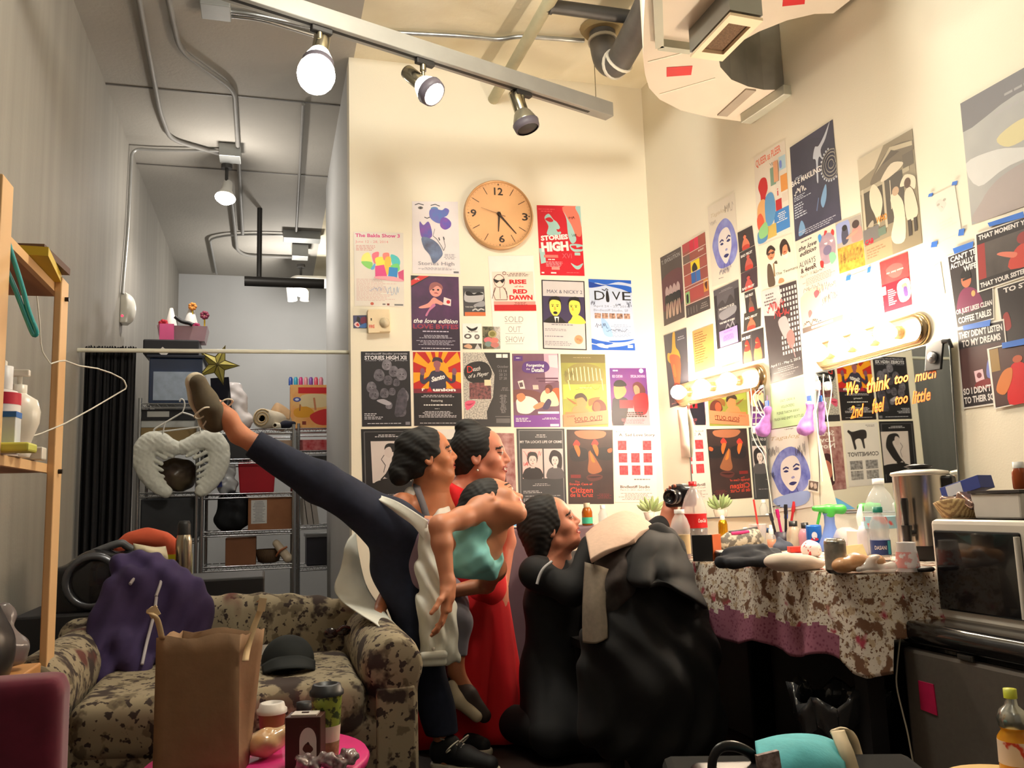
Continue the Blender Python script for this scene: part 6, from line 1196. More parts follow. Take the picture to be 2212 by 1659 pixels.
def folds(x,y,z): return .006*np.sin(55*x+9*np.sin(7*z)+20*y)+.004*np.sin(95*x-30*z)
s.build('fabric',pur,t,disp=folds)
zp = mat((196,190,196),.5)
for pts in (((300,1238,3.49),(288,1252,3.44),(281,1262,3.42)),((350,1238,3.50),(347,1260,3.44),(337,1288,3.40)),((338,1290,3.40),(332,1330,3.36),(318,1385,3.33),(307,1435,3.28))): MB().tube(smooth([J(*p) for p in pts],4),.006,6).build('zip_strip',zp,t)
MB().tube([J(296,1472,3.27),J(305,1490,3.26)],.005,6).build('drawstring',zp,t)
# ---- cap, paper, sunglasses
zs = .435; c = az(622,1462,zs); t = thing('cap','black baseball cap on the sofa seat','cap',V(c.x,c.y,zs)); bk = mat((16,22,24),.85)
s = SDF(.006); s.ell(c+V(0,.02,.05),(.088,.09,.085)).cut(V(c.x,c.y,zs+.005),(0,0,-1)); s.build('crown',bk,t)
rows = [[c+V(-.085,-.03,.05),c+V(-.04,-.06,.075),c+V(.04,-.06,.075),c+V(.088,-.03,.05)],[c+V(-.08,-.085,.03),c+V(-.035,-.14,.05),c+V(.035,-.14,.05),c+V(.085,-.085,.03)]]; MB().grid(sheet(rows,4)).build('brim',bk,t,solid=.004)
c = az(577,1428,zs); tag(MB().hexa([c+V(-.07,-.06,0),c+V(.02,-.05,0),c+V(.03,.05,.05),c+V(-.06,.05,.05),c+V(-.07,-.06,.003),c+V(.02,-.05,.003),c+V(.03,.05,.053),c+V(-.06,.05,.053)]).build('paper',mat((206,206,206),.6)),'folded white paper beside the black cap on the sofa','paper')
yg = 3.36; t = thing('sunglasses','dark red shiny sunglasses hooked at the sofa arm','glasses',ay(730,1375,yg)); gm = mat((70,16,20),.15,coat=.6)
MB().tube(smooth([ay(702,1372,yg),ay(712,1360,yg),ay(728,1364,yg-.01),ay(742,1354,yg-.02),ay(756,1356,yg-.02)],4),.006,8).build('frame',gm,t)
for px,py in ((715,1368),(742,1362)): MB().ball(ay(px,py,yg-.01),(.028,.008,.02)).build('lens',mat((40,14,16),.1,coat=.8),t)
# ================================================================ low pink table with bag and cups
ZTB = .345; c = az(557,1640,ZTB); pink = mat((206,44,120),.45,var=.05)
t = thing('side_table','low round pink table carrying the paper bag and coffee cups','table',V(c.x,c.y,0))
MB().lathe([(0,ZTB-.03),(.27,ZTB-.03),(.288,ZTB-.025),(.292,ZTB-.01),(.286,ZTB),(0,ZTB)],V(c.x,c.y,0),48,cap=False).build('table_top',pink,t)
for k in range(4): a = k*math.pi/2+.7; MB().tube([V(c.x+.2*math.cos(a),c.y+.2*math.sin(a),ZTB-.03),V(c.x+.24*math.cos(a),c.y+.24*math.sin(a),0)],[.022,.018],10).build('leg',pink,t)
TC = c
# paper bag
kb = mat((146,114,84),.85,var=.06,scale=30,bump=.15,bscale=30); kb2 = mat((196,160,116),.85)
A0 = V(0,0,0); f0 = az(333,1690,ZTB); f0 = V(f0.x,f0.y,ZTB+.002)
yF = TC.y-.14
def bp(px,py,y): return ay(px,py,y)
tl,tm,tr = bp(338,1378,yF),bp(517,1371,yF-.02),bp(571,1357,yF+.12); tb = bp(395,1362,yF+.14); 
bl = V(bp(330,1659,yF).x,yF,ZTB+.002); bm = V(bp(515,1659,yF-.02).x,yF-.02,ZTB+.002); br = V(bp(533,1659,yF+.1).x+.005,yF+.11,ZTB+.002); bbk = V(bl.x+.015,yF+.13,ZTB+.002)
t = thing('paper_bag','brown kraft shopping bag with flat handles on the pink table','bag',(bl+br)/2)
def lerp(a,b,u): return a*(1-u)+b*u
def panel(a,b,c_,d,bow,nu=8,nv=8,jig=.004,seed=1):     # a,b top; d,c bottom
    n_ = (b-a).cross(d-a).normalized(); rg = random.Random(seed); rows = []
    for i in range(nv+1):
        r = []
        for j in range(nu+1):
            u,v = j/nu,i/nv; p = lerp(lerp(a,b,u),lerp(d,c_,u),v); r.append(p+n_*(bow*math.sin(math.pi*u)*(math.sin(math.pi*v)**.7)+(rg.uniform(-jig,jig) if 0 < i < nv and 0 < j < nu else 0))+V(0,0,.006*math.sin(u*9+seed) if i == 0 and 0 < j < nu else 0))
        rows.append(r)
    return rows
m = MB(); m.grid(panel(tl,tm,bm,bl,-.004,seed=1)); m.grid(panel(tm,tr,br,bm,.03,seed=2)); m.grid(panel(tr,tb,bbk,br,0,seed=3)); m.grid(panel(tb,tl,bl,bbk,.02,seed=4)); m.add([bl,bm,br,bbk],[(0,1,2,3)])
m.build('bag_body',kb,t,solid=.0016)
hd = mat((206,178,136),.7)
def strap(pts,w,name): 
    P = smooth(pts,4); m = MB(); m.grid([[p+V(-w/2,0,0),p+V(w/2,0,0)] for p in P]); m.build(name,hd,t,solid=.002)
yh = yF+.02
strap([bp(350,1380,yF-.004),bp(342,1345,yF-.01),bp(334,1330,yF-.012),bp(322,1322,yF),bp(334,1310,yF+.03)],.014,'handle')
strap([bp(530,1428,yF-.02),bp(535,1400,yF+.03),bp(550,1350,yF+.05),bp(562,1320,yF+.06),bp(568,1296,yF+.06),bp(560,1300,yF+.1)],.016,'handle')
MB().box(bp(332,1322,yF-.003),(.024,.003,.026),rot('Y',-.5)).build('handle_tab',mat((220,196,156),.7),t); MB().box(bp(566,1306,yF+.045),(.02,.003,.034),rot('Y',.15)).build('handle_tab',mat((220,196,156),.7),t)
# cups
def cup(px,py,h,r0,r1,body,lid,name,label,parts=()):
    p = az(px,py,ZTB+.001); t = thing(name,label,'cup',p)
    MB().lathe([(r0,0),(r1,h),(r1+.002,h+.003)],p,28).build('cup_body',body,t)
    MB().lathe([(r1+.004,h-.004),(r1+.004,h+.006),(r1-.001,h+.010),(r1-.004,h+.022),(r1-.012,h+.024),(r1-.014,h+.016),(0,h+.016)],p,28,cap=False).build('lid',lid,t)
    for nm,z0,z1,mm in parts:
        ra,rb = r0+(r1-r0)*z0/h+.0012,r0+(r1-r0)*z1/h+.0012; MB().lathe([(ra,z0),(rb,z1)],p,28,cap=False).build(nm,mm,t)
    return t,p
cup(587,1616,.098,.026,.037,mat((150,104,70),.6),mat((226,220,212),.4),'coffee_cup','small brown paper coffee cup with a white lid')
gp = mat((150,176,70),.5,rgb2=(60,80,40),scale=50,contrast=(.5,.56))
cup(706,1637,.165,.029,.041,gp,mat((34,36,40),.4),'coffee_cup','tall green patterned coffee cup with a black lid',(('sleeve',.045,.085,mat((220,206,190),.7)),('print',.0,.044,mat((170,150,110),.5,rgb2=(120,100,60),scale=60))))
p = az(657,1600,ZTB+.001); bottle(p,[(.02,0),(.022,.008),(.022,.075),(.016,.085)],mat((60,44,36),.3),'jar','small dark bottle with a black cap behind the brown gift box','bottle',(('cap',[(.022,.085),(.022,.105),(0,.106)],mat((28,28,30),.5)),))
c = az(660,1656,ZTB+.001); br_ = mat((66,32,24),.5); t = thing('gift_box','dark brown gift box with a white arched label on the pink table','box',c); Rz = rot('Z',-.28); wx,wy,hz = .09,.06,.128
MB().box(c+V(0,0,hz/2),(wx,wy,hz),Rz).build('box_body',br_,t,bevel=.002)
f = [c+Rz @ V(sx*wx*.40,-wy/2,hz*z_) for sx,z_ in ((-.25,.83),(1,.83),(1,.12),(-.25,.12))]
A = Art((70,34,26)); A.P([(.02,.98),(.02,.4)]+[(.5-.48*math.cos(a*math.pi/12),.4-.36*math.sin(a*math.pi/12)) for a in range(13)]+[(.98,.98)],(216,206,200)).S([(.2,.6),(.4,.46),(.62,.5),(.8,.62),(.6,.72),(.35,.7)],(90,40,30)).S([(.4,.48),(.52,.42),(.6,.5)],(60,26,20)); A.place('label',f,Rz @ V(0,-1,0),parent=t,lift=0)
MB().box(c+Rz @ V(.0,0,0)+V(0,0,hz+.002),(wx*.72,wy*.7,.004),Rz).build('label',mat((216,206,196),.6),t); MB().box(c+V(0,0,hz+.005),(wx*.2,wy*.12,.003),Rz).build('slot',br_,t)
c = az(566,1640,ZTB); blob('bread_bag','bread roll in clear plastic wrap beside the small coffee cup','bread',((c+V(0,0,.04),(.045,.04,.035)),(c+V(.035,.01,.045),(.03,.025,.028)),(c+V(.06,.02,.06),(.012,.012,.02))),mat((196,150,100),.15,coat=.8,rgb2=(216,186,150),scale=20),.004,.02,.002,120)
c = az(700,1668,ZTB); blob('wrapper','crumpled clear wrapper over dark sweets at the edge of the pink table','wrapper',tuple((c+V(-.05+k*.028,.008*math.sin(k*2),.022+.006*math.cos(k*3)),(.022,.024,.022)) for k in range(5)),mat((110,70,76),.12,trans=.3,coat=1.,rgb2=(190,180,180),scale=60),.0035,.006,.004,200)
# maroon chair
mar = mat((112,22,52),.95,sheen=.3,var=.12,scale=30); t = thing('upholstered_chair','maroon velvet chair with its back to the camera, cut by the frame','chair',(-.56,1.62,0))
yc = 1.42; a = ay(138,1468,yc); xr = a.x; zt = a.z
s = SDF(.01); s.rbox((xr-.23,yc,(zt+.42)/2),(.215,.02,(zt-.42)/2-.01),.02); s.build('backrest',mar,t); s = SDF(.012); s.rbox((xr-.23,yc+.25,.42),(.21,.22,.03),.03); s.build('seat',mar,t)
for sx in (-.42,-.04):
    for y in (yc,yc+.44): MB().tube([(xr+sx,y,.4),(xr+sx,y,0)],[.02,.015],8).build('leg',mat((50,30,24),.5),t)
# ================================================================ dressing table
ZD_ = .742
clear = mat((224,226,224),.08,alpha=.28,coat=.5,var=.01); clear2 = mat((228,224,224),.25,alpha=.45,var=.02); wcap = mat((232,230,226),.35)
def dk_(px,py,z=ZD_+.004): return az(px,py,z)
DY0,DY1 = 2.27,4.45; xw = lambda y: (DR-NR.y*y)/NR.x
xf = lambda y: 1.715-(y-2.30)*.148+0.0
t = thing('dressing_table','long black table along the mirror wall under the flowered cloth','table',(2.0,3.3,0))
m = MB(); m.hexa([V(xf(DY0)+.01,DY0+.01,ZD_-.035),V(xw(DY0)-.03,DY0+.01,ZD_-.035),V(xw(DY1)-.03,DY1,ZD_-.035),V(xf(DY1)+.01,DY1,ZD_-.035),V(xf(DY0)+.01,DY0+.01,ZD_-.004),V(xw(DY0)-.03,DY0+.01,ZD_-.004),V(xw(DY1)-.03,DY1,ZD_-.004),V(xf(DY1)+.01,DY1,ZD_-.004)]); blk = mat((24,22,24),.6); m.build('table_top',blk,t)
for y in (DY0+.06,DY1-.06):
    for x in (xf(y)+.06,xw(y)-.08): MB().box((x,y,(ZD_-.035)/2),(.06,.06,ZD_-.035)).build('leg',blk,t)
# cloth: white flowered upper band, plum lace band below
flower = floral('flowered_cloth',(226,214,200),(120,84,62),(196,170,140),2.6)
for n in flower.node_tree.nodes:
    if n.type == 'MIX_RGB' and abs(n.inputs[2].default_value[0]-lin((96,50,44))[0]) < 1e-4: n.inputs[2].default_value = (*lin((176,60,80)),1)
plum = mat((112,44,70),.9,rgb2=(150,90,110),kind='voronoi',scale=90,contrast=(.1,.5))
m = MB(); per = []
N1,N2 = 90,40
for i in range(N1+1): y = DY1-(DY1-DY0)*i/N1; per.append((V(xf(y),y,ZD_),V(-1,-.12,0)))
for i in range(1,N2+1): x = xf(DY0)+(xw(DY0)-.04-xf(DY0))*i/N2; per.append((V(x,DY0,ZD_),V(0,-1,0)))
rows = []; NV = 26; mats_ = []
for k in range(NV+1):
    r = []
    for i,(p,n_) in enumerate(per):
        u = i/len(per); dist = (i-N1)
        drop = .25+.05*math.exp(-(dist/5)**2) if i <= N1+3 else .19
        if i < N1-2: drop = .262+.016*math.sin(i*.5)
        v = k/NV; n2 = n_ if abs(dist) > 2 else V(-.8,-.8,0).normalized()
        r.append(p+n2*(.004+v*(.03+.016*math.sin(i*.55)+.008*math.sin(i*1.3+1)))+V(0,0,-drop*v+.002))
    rows.append(r)
base = len(m.v); nn = len(per)
m.v.extend(tuple(p) for r in rows for p in r)
for k in range(NV):
    for i in range(nn-1):
        z = (rows[k][i].z+rows[k+1][i].z)/2; s_ = ZD_-.12-.03*(i/N1)-.022*abs(((i*.23) % 2)-1)-.018*abs(((i*.61) % 2)-1)-(.2 if i > N1-4 else 0)
        m.f.append((k*nn+i,(k+1)*nn+i,(k+1)*nn+i+1,k*nn+i+1)); m.m.append(0 if z > s_ else 1); m.s.append(True)
top = []
for j in range(9):
    top.append([lerp(V(xf(y),y,ZD_+.002),V(xw(y)-.03,y,ZD_+.002),j/8) for y in [DY1-(DY1-DY0)*i/30 for i in range(31)]])
m.grid(top,0)
tag(m.build('tablecloth',[flower,plum],solid=.0015),'white flowered tablecloth with a plum lace border over the dressing table','tablecloth')
for k,(y0,y1,l) in enumerate(((2.55,3.2,'added black box that darkens the space under the dressing table'),(3.25,4.2,'second added black box, darkening the space under the far table end'))): tag(MB().box(((xf(y0)+xw(y0))/2+.14,(y0+y1)/2,.24),(.46,y1-y0,.48)).build('added_dark_box',blk,bevel=.01),l,'box')  # added boxes that stand in for the deep shade below the table
# mauve cabinet under the posters
za = ay(1250,1137,4.55).z
tag(MB().box((1.72,4.66,za/2),(1.22,.36,za)).build('sideboard',mat((110,86,96),.7,var=.08),bevel=.01),'mauve sideboard against the end wall, behind the kneeling person','sideboard')
tag(MB().hexa([ay(1096,1136,4.6),ay(1148,1136,4.6),ay(1148,1136,4.75),ay(1096,1136,4.75),ay(1110,1112,4.66),ay(1126,1104,4.66),ay(1145,1128,4.7),ay(1105,1120,4.7)]).build('folded_card',mat((90,160,214),.6)),'light blue folded card on the mauve sideboard','card')
def onc(px,y=4.6): p = ay(px,1130,y); return V(p.x,y,za+.002)
p = onc(1269); bottle(p,[(.027,0),(.03,.005),(.03,.075),(.022,.095),(.016,.10)],mat((190,100,20),.1,trans=.4),'medicine_bottle','amber bottle with a green label on the mauve sideboard','bottle',(('label',[(.0305,.01),(.0305,.045)],mat((70,190,150),.5)),('cap',[(.018,.10),(.018,.125),(0,.126)],mat((200,180,150),.4))))
p = onc(1303); bottle(p,[(.024,0),(.026,.005),(.026,.06),(.014,.085),(.012,.09)],clear2,'small_bottle','small clear bottle beside the amber bottle','bottle',(('cap',[(.014,.09),(.014,.11),(0,.111)],wcap),))
p = onc(1408); t = thing('succulent','small pale green potted succulent at the end of the sideboard','plant',p); MB().lathe([(.03,0),(.045,.06),(.04,.06),(.038,.05),(0,.05)],p,16).build('pot',mat((226,206,190),.5),t)
m = MB(); rg = random.Random(3)
for k in range(16):
    a = k*2.4; e = .3+.9*(k/16); d = V(math.cos(a)*math.cos(e),math.sin(a)*math.cos(e),math.sin(e)); q = p+V(0,0,.06)+d*.02; m.tube([q,q+d*.03,q+d*.055+V(0,0,.006),q+d*.07+V(0,0,.012)],[.006,.012,.010,.002],7,flat=.5)
m.build('leaves',mat((170,186,130),.5),t)
# ---- bottles and oddments, far end to near end
def stand(px,py,r=.045):
    for k in range(200):
        p = dk_(px,py+k)
        if p.x < xw(p.y)-.035-r: return p
    return p
juice = mat((150,60,40),.15,alpha=.85)
p = stand(1473,1208); t = bottle(p,[(.034,0),(.038,.01),(.038,.1),(.04,.105),(.04,.13),(.03,.16),(.019,.178),(.019,.185)],clear2,'juice_bottle','clear juice bottle with a cream label, nearest the coats','bottle',(('liquid',[(.0,.003),(.036,.004),(.036,.022),(0,.022)],juice),('label',[(.0388,.022),(.0388,.098)],mat((220,196,150),.6)),('cap',[(.021,.182),(.021,.198),(0,.199)],wcap)))
p = stand(1505,1199); t = bottle(p,[(.044,0),(.05,.012),(.048,.04),(.052,.07),(.053,.11),(.05,.16),(.053,.175),(.052,.2),(.04,.24),(.022,.275),(.014,.285),(.014,.295)],mat((228,222,220),.08,alpha=.35,coat=.5),'cola_bottle','large half full cola bottle with a red label and red cap','bottle',(('cola',[(0,.004),(.046,.006),(.045,.04),(.05,.07),(.051,.115),(0,.115)],mat((36,14,12),.1)),('label',[(.0535,.115),(.0515,.165),(.0535,.175)],mat((200,20,26),.4)),('cap',[(.017,.293),(.017,.312),(0,.313)],mat((206,20,30),.4))))
vv,ff,x0,x1,y0,y1 = text_mesh('Coca-Cola',.02,.3); m = MB(); cw = mat((240,230,226),.4)
def wrap(vv,x0,x1,y0,y1,p,r,ang0,span,zc,h): return [p+V(r*math.cos(ang0+((a-x0)/(x1-x0)-.5)*span),r*math.sin(ang0+((a-x0)/(x1-x0)-.5)*span),zc+((b-y0)/(y1-y0)-.5)*h) for a,b in vv]
m.add(wrap(vv,x0,x1,y0,y1,p,.0542,-1.4,.75,.146,.016),ff); m.build('label_lettering',cw,t)
p = stand(1564,1176); bottle(p,[(.023,0),(.024,.004),(.024,.1),(.02,.118),(.013,.124)],mat((206,150,30),.25,.8),'spray_can','slim golden spray can behind the makeup bag','spray can',(('nozzle',[(.012,.124),(.012,.138),(.007,.145),(0,.146)],wcap),))
p = stand(1536,1212); t = thing('open_box','small black box, open and orange inside','box',p); Rz = rot('Z',-.5)
MB().box(p+Rz @ V(-.03,0,.05),(.075,.012,.1),Rz).build('black_flap',mat((28,26,28),.5),t); R2 = rot('Z',.6); MB().box(p+V(.035,.02,.05),(.07,.012,.1),R2).build('orange_flap',mat((200,90,30),.6),t)
p = stand(1602,1186); t = thing('makeup_bag','grey patterned makeup bag with a pink lining','pouch',p); pat = mat((96,92,84),.6,rgb2=(186,180,160),scale=38,contrast=(.46,.56))
s = SDF(.005); s.cap(p+V(-.065,.03,.032),p+V(.07,-.0,.04),.034,.036,k=.02).cap(p+V(-.04,.02,.06),p+V(.075,0,.075),.02,.018,k=.03); s.build('pouch',pat,t,disp=wob(4,60,.003))
MB().tube([p+V(-.05,.018,.078),p+V(.0,.006,.082),p+V(.085,-.005,.094)],.007,8).build('zip',mat((40,36,40),.5),t); MB().tube([p+V(-.045,.004,.072),p+V(0,-.01,.075),p+V(.035,-.014,.078)],.008,8).build('lining',mat((190,40,110),.7),t)
p = stand(1600,1212); tag(MB().box(p+V(0,.0,.016),(.17,.11,.028),rot('Z',-.35)).build('notebook',mat((30,30,34),.5),bevel=.004),'black closed notebook under the silver tablet','notebook')
tag(MB().box(p+V(0,.01,.036),(.165,.105,.008),rot('Z',-.35)).build('tablet',mat((206,208,208),.3,.5),bevel=.003),'thin silver tablet lying on the black notebook','tablet')
jn = mat((44,46,54),.9,var=.2,scale=30)
p = stand(1608,1226); s = SDF(.006)
s.cap(p+V(-.1,-.01,.025),p+V(.08,.0,.03),.022,.026,k=.02).cap(p+V(-.08,-.05,.02),p+V(.05,-.055,.022),.019,.02,k=.015).cap(p+V(.03,.03,.05),p+V(.16,.06,.03),.028,.024,k=.02).cap(p+V(-.06,.01,.05),p+V(.09,.02,.058),.016,.018,k=.015).cap(p+V(.05,-.02,.03),p+V(.15,.02,.025),.022,.02)
tag(s.build('folded_jeans',jn,disp=wob(9,70,.0035)),'folded dark jeans lying at the edge of the dressing table','jeans')
def tumbler(px,py,r0,r1,h,label,extra=()):
    p = stand(px,py); t = thing('plastic_cup',label,'cup',p); MB().lathe([(r0,0),(r1,h),(r1+.002,h+.003),(r1-.002,h),(r0-.002,.004),(0,.003)],p,22).build('cup_body',clear2,t)
    for nm,pr_,mm in extra: MB().lathe(pr_,p,18).build(nm,mm,t)
    return t,p
t,p = tumbler(1640,1182,.028,.042,.105,'clear plastic cup with a lemon slice and a red straw')
MB().ball(p+V(.005,-.006,.03),(.02,.02,.026)).build('lemon',mat((226,216,90),.4),t)
q = p+V(.01,.0,.01); q2 = ay(1628,1079,q.y); tag(MB().tube([q,q2],.0045,8).build('straw',mat((226,60,56),.35)),'red drinking straw standing in the lemon cup','straw')
p = stand(1668,1184); t = bottle(p,[(.019,0),(.022,.004),(.022,.045),(.016,.06),(.009,.065)],clear,'mist_bottle','small spray bottle of orange liquid with a white top','spray bottle',(('liquid',[(0,.003),(.02,.004),(.02,.04),(0,.04)],mat((226,120,40),.15)),('spray_top',[(.011,.063),(.011,.085),(.007,.09),(.007,.105),(0,.106)],wcap)))
p = stand(1690,1189); s = SDF(.005); s.cap(p+V(-.03,0,.012),p+V(.04,0,.014),.014).cap(p+V(-.012,.005,.02),p+V(-.005,.01,.052),.022,.006,k=.02).cap(p+V(.03,.01,.02),p+V(-.005,.01,.05),.02,.006,k=.02); tag(s.build('pouch',mat((66,72,88),.8),disp=wob(6,60,.002)),'little slate blue cloth pouch, peaked in the middle','pouch')
p = stand(1692,1168); t = thing('pen_cup','dark pen cup behind the little slate pouch','cup',p); MB().lathe([(.03,0),(.034,.07),(.031,.07),(.028,.004),(0,.004)],p,18).build('cup_body',mat((50,44,60),.4),t)
for k,(px,py,c_,l) in enumerate(((1678,1100,(196,20,110),'magenta marker standing in the dark pen cup'),(1697,1090,(24,24,28),'black brush standing in the dark pen cup'),(1698,1103,(30,90,200),'blue marker standing in the dark pen cup'),(1716,1084,(190,40,46),'red handled brush standing in the dark pen cup'),(1664,1108,(40,40,50),'dark curved brush leaning out of the dark pen cup'))):
    q = ay(px,py,p.y+.005*k); b0 = p+V((q.x-p.x)*.35,.008*(k-2),.008); tag(MB().tube([b0,lerp(b0,q,.75),lerp(b0,q,.78),q],[.006,.006,.009,.0085],8).build('marker' if 'marker' in l else 'makeup_brush',mat(c_,.4)),l,'marker' if 'marker' in l else 'brush')
p = stand(1717,1178); bottle(p,[(.028,0),(.033,.005),(.034,.06),(.028,.085),(.017,.097),(.016,.1)],mat((214,200,176),.08,alpha=.5,coat=.5),'lotion_bottle','round shouldered clear bottle with a black cap','bottle',(('cap',[(.019,.098),(.019,.122),(0,.123)],mat((26,24,26),.4)),))
p = stand(1742,1150); bottle(p,[(.028,0),(.03,.005),(.032,.06),(.022,.085),(.012,.09)],mat((222,150,170),.08,alpha=.6,coat=.5),'perfume_bottle','pink perfume bottle with a black cap behind the blue can','bottle',(('cap',[(.016,.09),(.016,.115),(0,.116)],mat((24,22,24),.4)),))
p = stand(1761,1176); t = bottle(p,[(.03,0),(.033,.006),(.033,.1),(.03,.106),(.029,.104),(0,.104)],mat((30,100,190),.3,.3),'drink_can','blue drink can with a white and red emblem','can')
m = MB()
def disc(p,r,a0,zc,w_,h_,n=14): return [p+V(r*math.cos(a0+w_*math.cos(k*6.283/n)),r*math.sin(a0+w_*math.cos(k*6.283/n)),zc+h_*math.sin(k*6.283/n)) for k in range(n)]
am = math.atan2(-p.y,-p.x)
m.add(disc(p,.0338,am+.05,.062,.36,.016),[tuple(range(14))]); m.build('emblem',mat((226,226,232),.4),t); m = MB(); m.add(disc(p,.0342,am+.05,.046,.5,.007),[tuple(range(14))]); m.build('emblem_band',mat((206,40,60),.4),t)
# green and blue trigger spray
p = stand(1797,1190); t = thing('trigger_spray','blue spray bottle with a green trigger head','spray bottle',p); bl = mat((120,150,224),.3,trans=.2)
MB().lathe([(.058,0),(.062,.006),(.055,.03),(.036,.07),(.024,.11),(.024,.15),(.03,.158)],p,24,sx=1.0,sy=.7).build('bottle',bl,t)
g_ = mat((70,180,70),.35); hd_ = p+V(0,0,.158); rx = V(.96,-.27,0)
s = SDF(.004); s.cap(hd_-rx*.06+V(0,0,.022),hd_+rx*.055+V(0,0,.016),.012,.022,k=.01).cap(hd_+V(0,0,-.0),hd_+V(0,0,.015),.024,k=.01); s.build('spray_head',g_,t)
MB().tube(smooth([hd_-rx*.035+V(0,0,.012),hd_-rx*.042+V(0,0,-.01),hd_-rx*.052+V(0,0,-.045)],4),.006,8).build('trigger',g_,t)
p = stand(1723,1193); tag(MB().box(p+V(0,0,.013),(.075,.04,.024),rot('Z',-.2)).build('box',mat((196,50,36),.5),bevel=.002),'small flat red box beside the slate pouch','box')
p = stand(1760,1204); blob('plastic_bag','white bag with red print behind the white cloth','bag',((p+V(0,.02,.03),(.042,.04,.034)),),mat((236,226,226),.4,rgb2=(206,60,70),scale=60,contrast=(.62,.66)),.005,.02,.003,90)
p = stand(1722,1232); blob('folded_cloth','folded white cloth at the edge of the dressing table','cloth',((p+V(-.045,.03,.028),(.05,.05,.026)),(p+V(.01,.02,.024),(.07,.05,.024)),(p+V(.06,.012,.018),(.05,.04,.016))),mat((226,206,190),.8),.005,.03,.002,60)
p = stand(1808,1238); alu = mat((170,166,158),.25,1.,var=.1,scale=40); t = bottle(p,[(.026,0),(.0325,.01),(.0325,.095),(.028,.106),(.027,.104),(0,.104)],alu,'drink_can','silver drink can at the front of the dressing table','can')
MB().lathe([(.0328,.012),(.0328,.09)],p,24,cap=False).build('print',mat((150,146,136),.4,.7,rgb2=(190,186,176),scale=40),t)
p = stand(1850,1206); tag(MB().hexa([p+V(-.045,0,0),p+V(.045,-.01,0),p+V(.045,.03,0),p+V(-.045,.04,0),p+V(-.045,.02,.045),p+V(.04,.01,.05),p+V(.04,.016,.05),p+V(-.045,.026,.045)]).build('packet',mat((226,206,150),.5)),'cream coloured packet leaning behind the bread','packet')
p = stand(1822,1240); t = thing('bread_bag','bread rolls in a clear bag at the front of the dressing table','bread',p); brd = mat((206,140,86),.35,rgb2=(226,176,130),scale=18,coat=.5)
s = SDF(.005); s.ell(p+V(.0,.0,.026),(.035,.03,.026)).ell(p+V(.055,.005,.034),(.04,.035,.026)).ell(p+V(.11,.0,.03),(.04,.034,.026)); s.build('rolls',brd,t,disp=wob(3,60,.002))
s = SDF(.005); s.cap(p+V(.03,-.035,.014),p+V(.15,-.03,.014),.012,.016).cap(p+V(.06,-.03,.03),p+V(.11,-.03,.05),.008,.006); s.build('plastic_wrap',mat((236,230,226),.1,alpha=.6,coat=1.),t,disp=wob(8,150,.003))
# large water jug, small water bottle
p = stand(1911,1165,.07); t = bottle(p,[(.058,0),(.066,.01),(.066,.08),(.063,.09),(.066,.1),(.066,.15),(.06,.19),(.04,.235),(.022,.26),(.019,.27),(.019,.275)],mat((222,226,226),.06,alpha=.3,coat=.5),'water_jug','large clear water bottle in front of the marked mirror','bottle',(('label',[(.0668,.102),(.0668,.148)],mat((150,196,214),.4,rgb2=(206,90,90),scale=14,contrast=(.6,.64))),('cap',[(.022,.274),(.022,.295),(0,.296)],wcap)))
p = stand(1905,1210); t = bottle(p,[(.03,0),(.034,.008),(.034,.075),(.031,.085),(.035,.1),(.034,.125),(.022,.155),(.014,.165),(.014,.172)],mat((226,226,230),.06,alpha=.35,coat=.5),'water_bottle','small water bottle with a dark blue label and teal cap','bottle',(('label',[(.0348,.02),(.0348,.072)],mat((36,60,120),.4)),('cap',[(.017,.17),(.017,.19),(0,.191)],mat((20,130,110),.4))))
vv,ff,x0,x1,y0,y1 = text_mesh('DASANI',.01); am = math.atan2(-p.y,-p.x); m = MB(); m.add(wrap(vv,x0,x1,y0,y1,p,.0352,am,1.2,.046,.014),ff); m.build('label_lettering',cw,t); m = MB(); m.add([p+V(.0352*math.cos(am+a),.0352*math.sin(am+a),z) for z in (.022,.07) for a in (.75,1.0,1.2)],[(0,1,4,3),(1,2,5,4)]); m.build('label_stripe',mat((80,190,206),.4),t)
t,p = tumbler(1962,1234,.036,.028,.085,'clear plastic cup with red print upside down by the urn'); MB().lathe([(.0365,.012),(.031,.06)],p,22,cap=False).build('print',mat((230,120,110),.4,alpha=.55,rgb2=(236,226,226),scale=40,contrast=(.5,.55)),t)
p = stand(1995,1234); tag(MB().lathe([(.028,0),(.032,.004),(.032,.01),(.026,.014),(0,.014)],p,18).build('cup_lid',mat((40,34,32),.4)),'dark round lid beside the upside down cup','lid'); tag(MB().lathe([(.028,.0),(.03,.008),(0,.012)],p+V(.0,.07,0),16).build('cup_lid',mat((220,110,80),.5)),'orange round lid behind the dark lid','lid')
# round clear tub, tissue box, translucent jug, deodorant
p = stand(1832,1168); bottle(p,[(.045,0),(.055,.02),(.055,.06),(.04,.09),(.02,.1),(0,.1)],clear2,'clear_tub','round clear plastic tub behind the spray bottle','tub',n=22)
p = stand(1866,1158); tag(MB().box(p+V(0,0,.045),(.085,.085,.09),RA_ := rot('Z',.05)).build('tissue_box',mat((232,224,214),.6),bevel=.003),'white square tissue box under the marked mirror','tissue box')
q = p+V(0,0,.0915); yT = q.y; rows = [[q+V(-.012,0,0),q+V(0,-.01,0),q+V(.012,0,0)],[q+V(-.02,.004,.05),q+V(.0,-.01,.05),q+V(.014,.004,.05)],[q+V(.0,.004,.1),q+V(.008,0,.105),q+V(.014,.004,.1)]]; tag(MB().grid(sheet(rows,4)).build('tissue',mat((240,236,230),.8),solid=.001),'white tissue pulled up from the square tissue box','tissue')
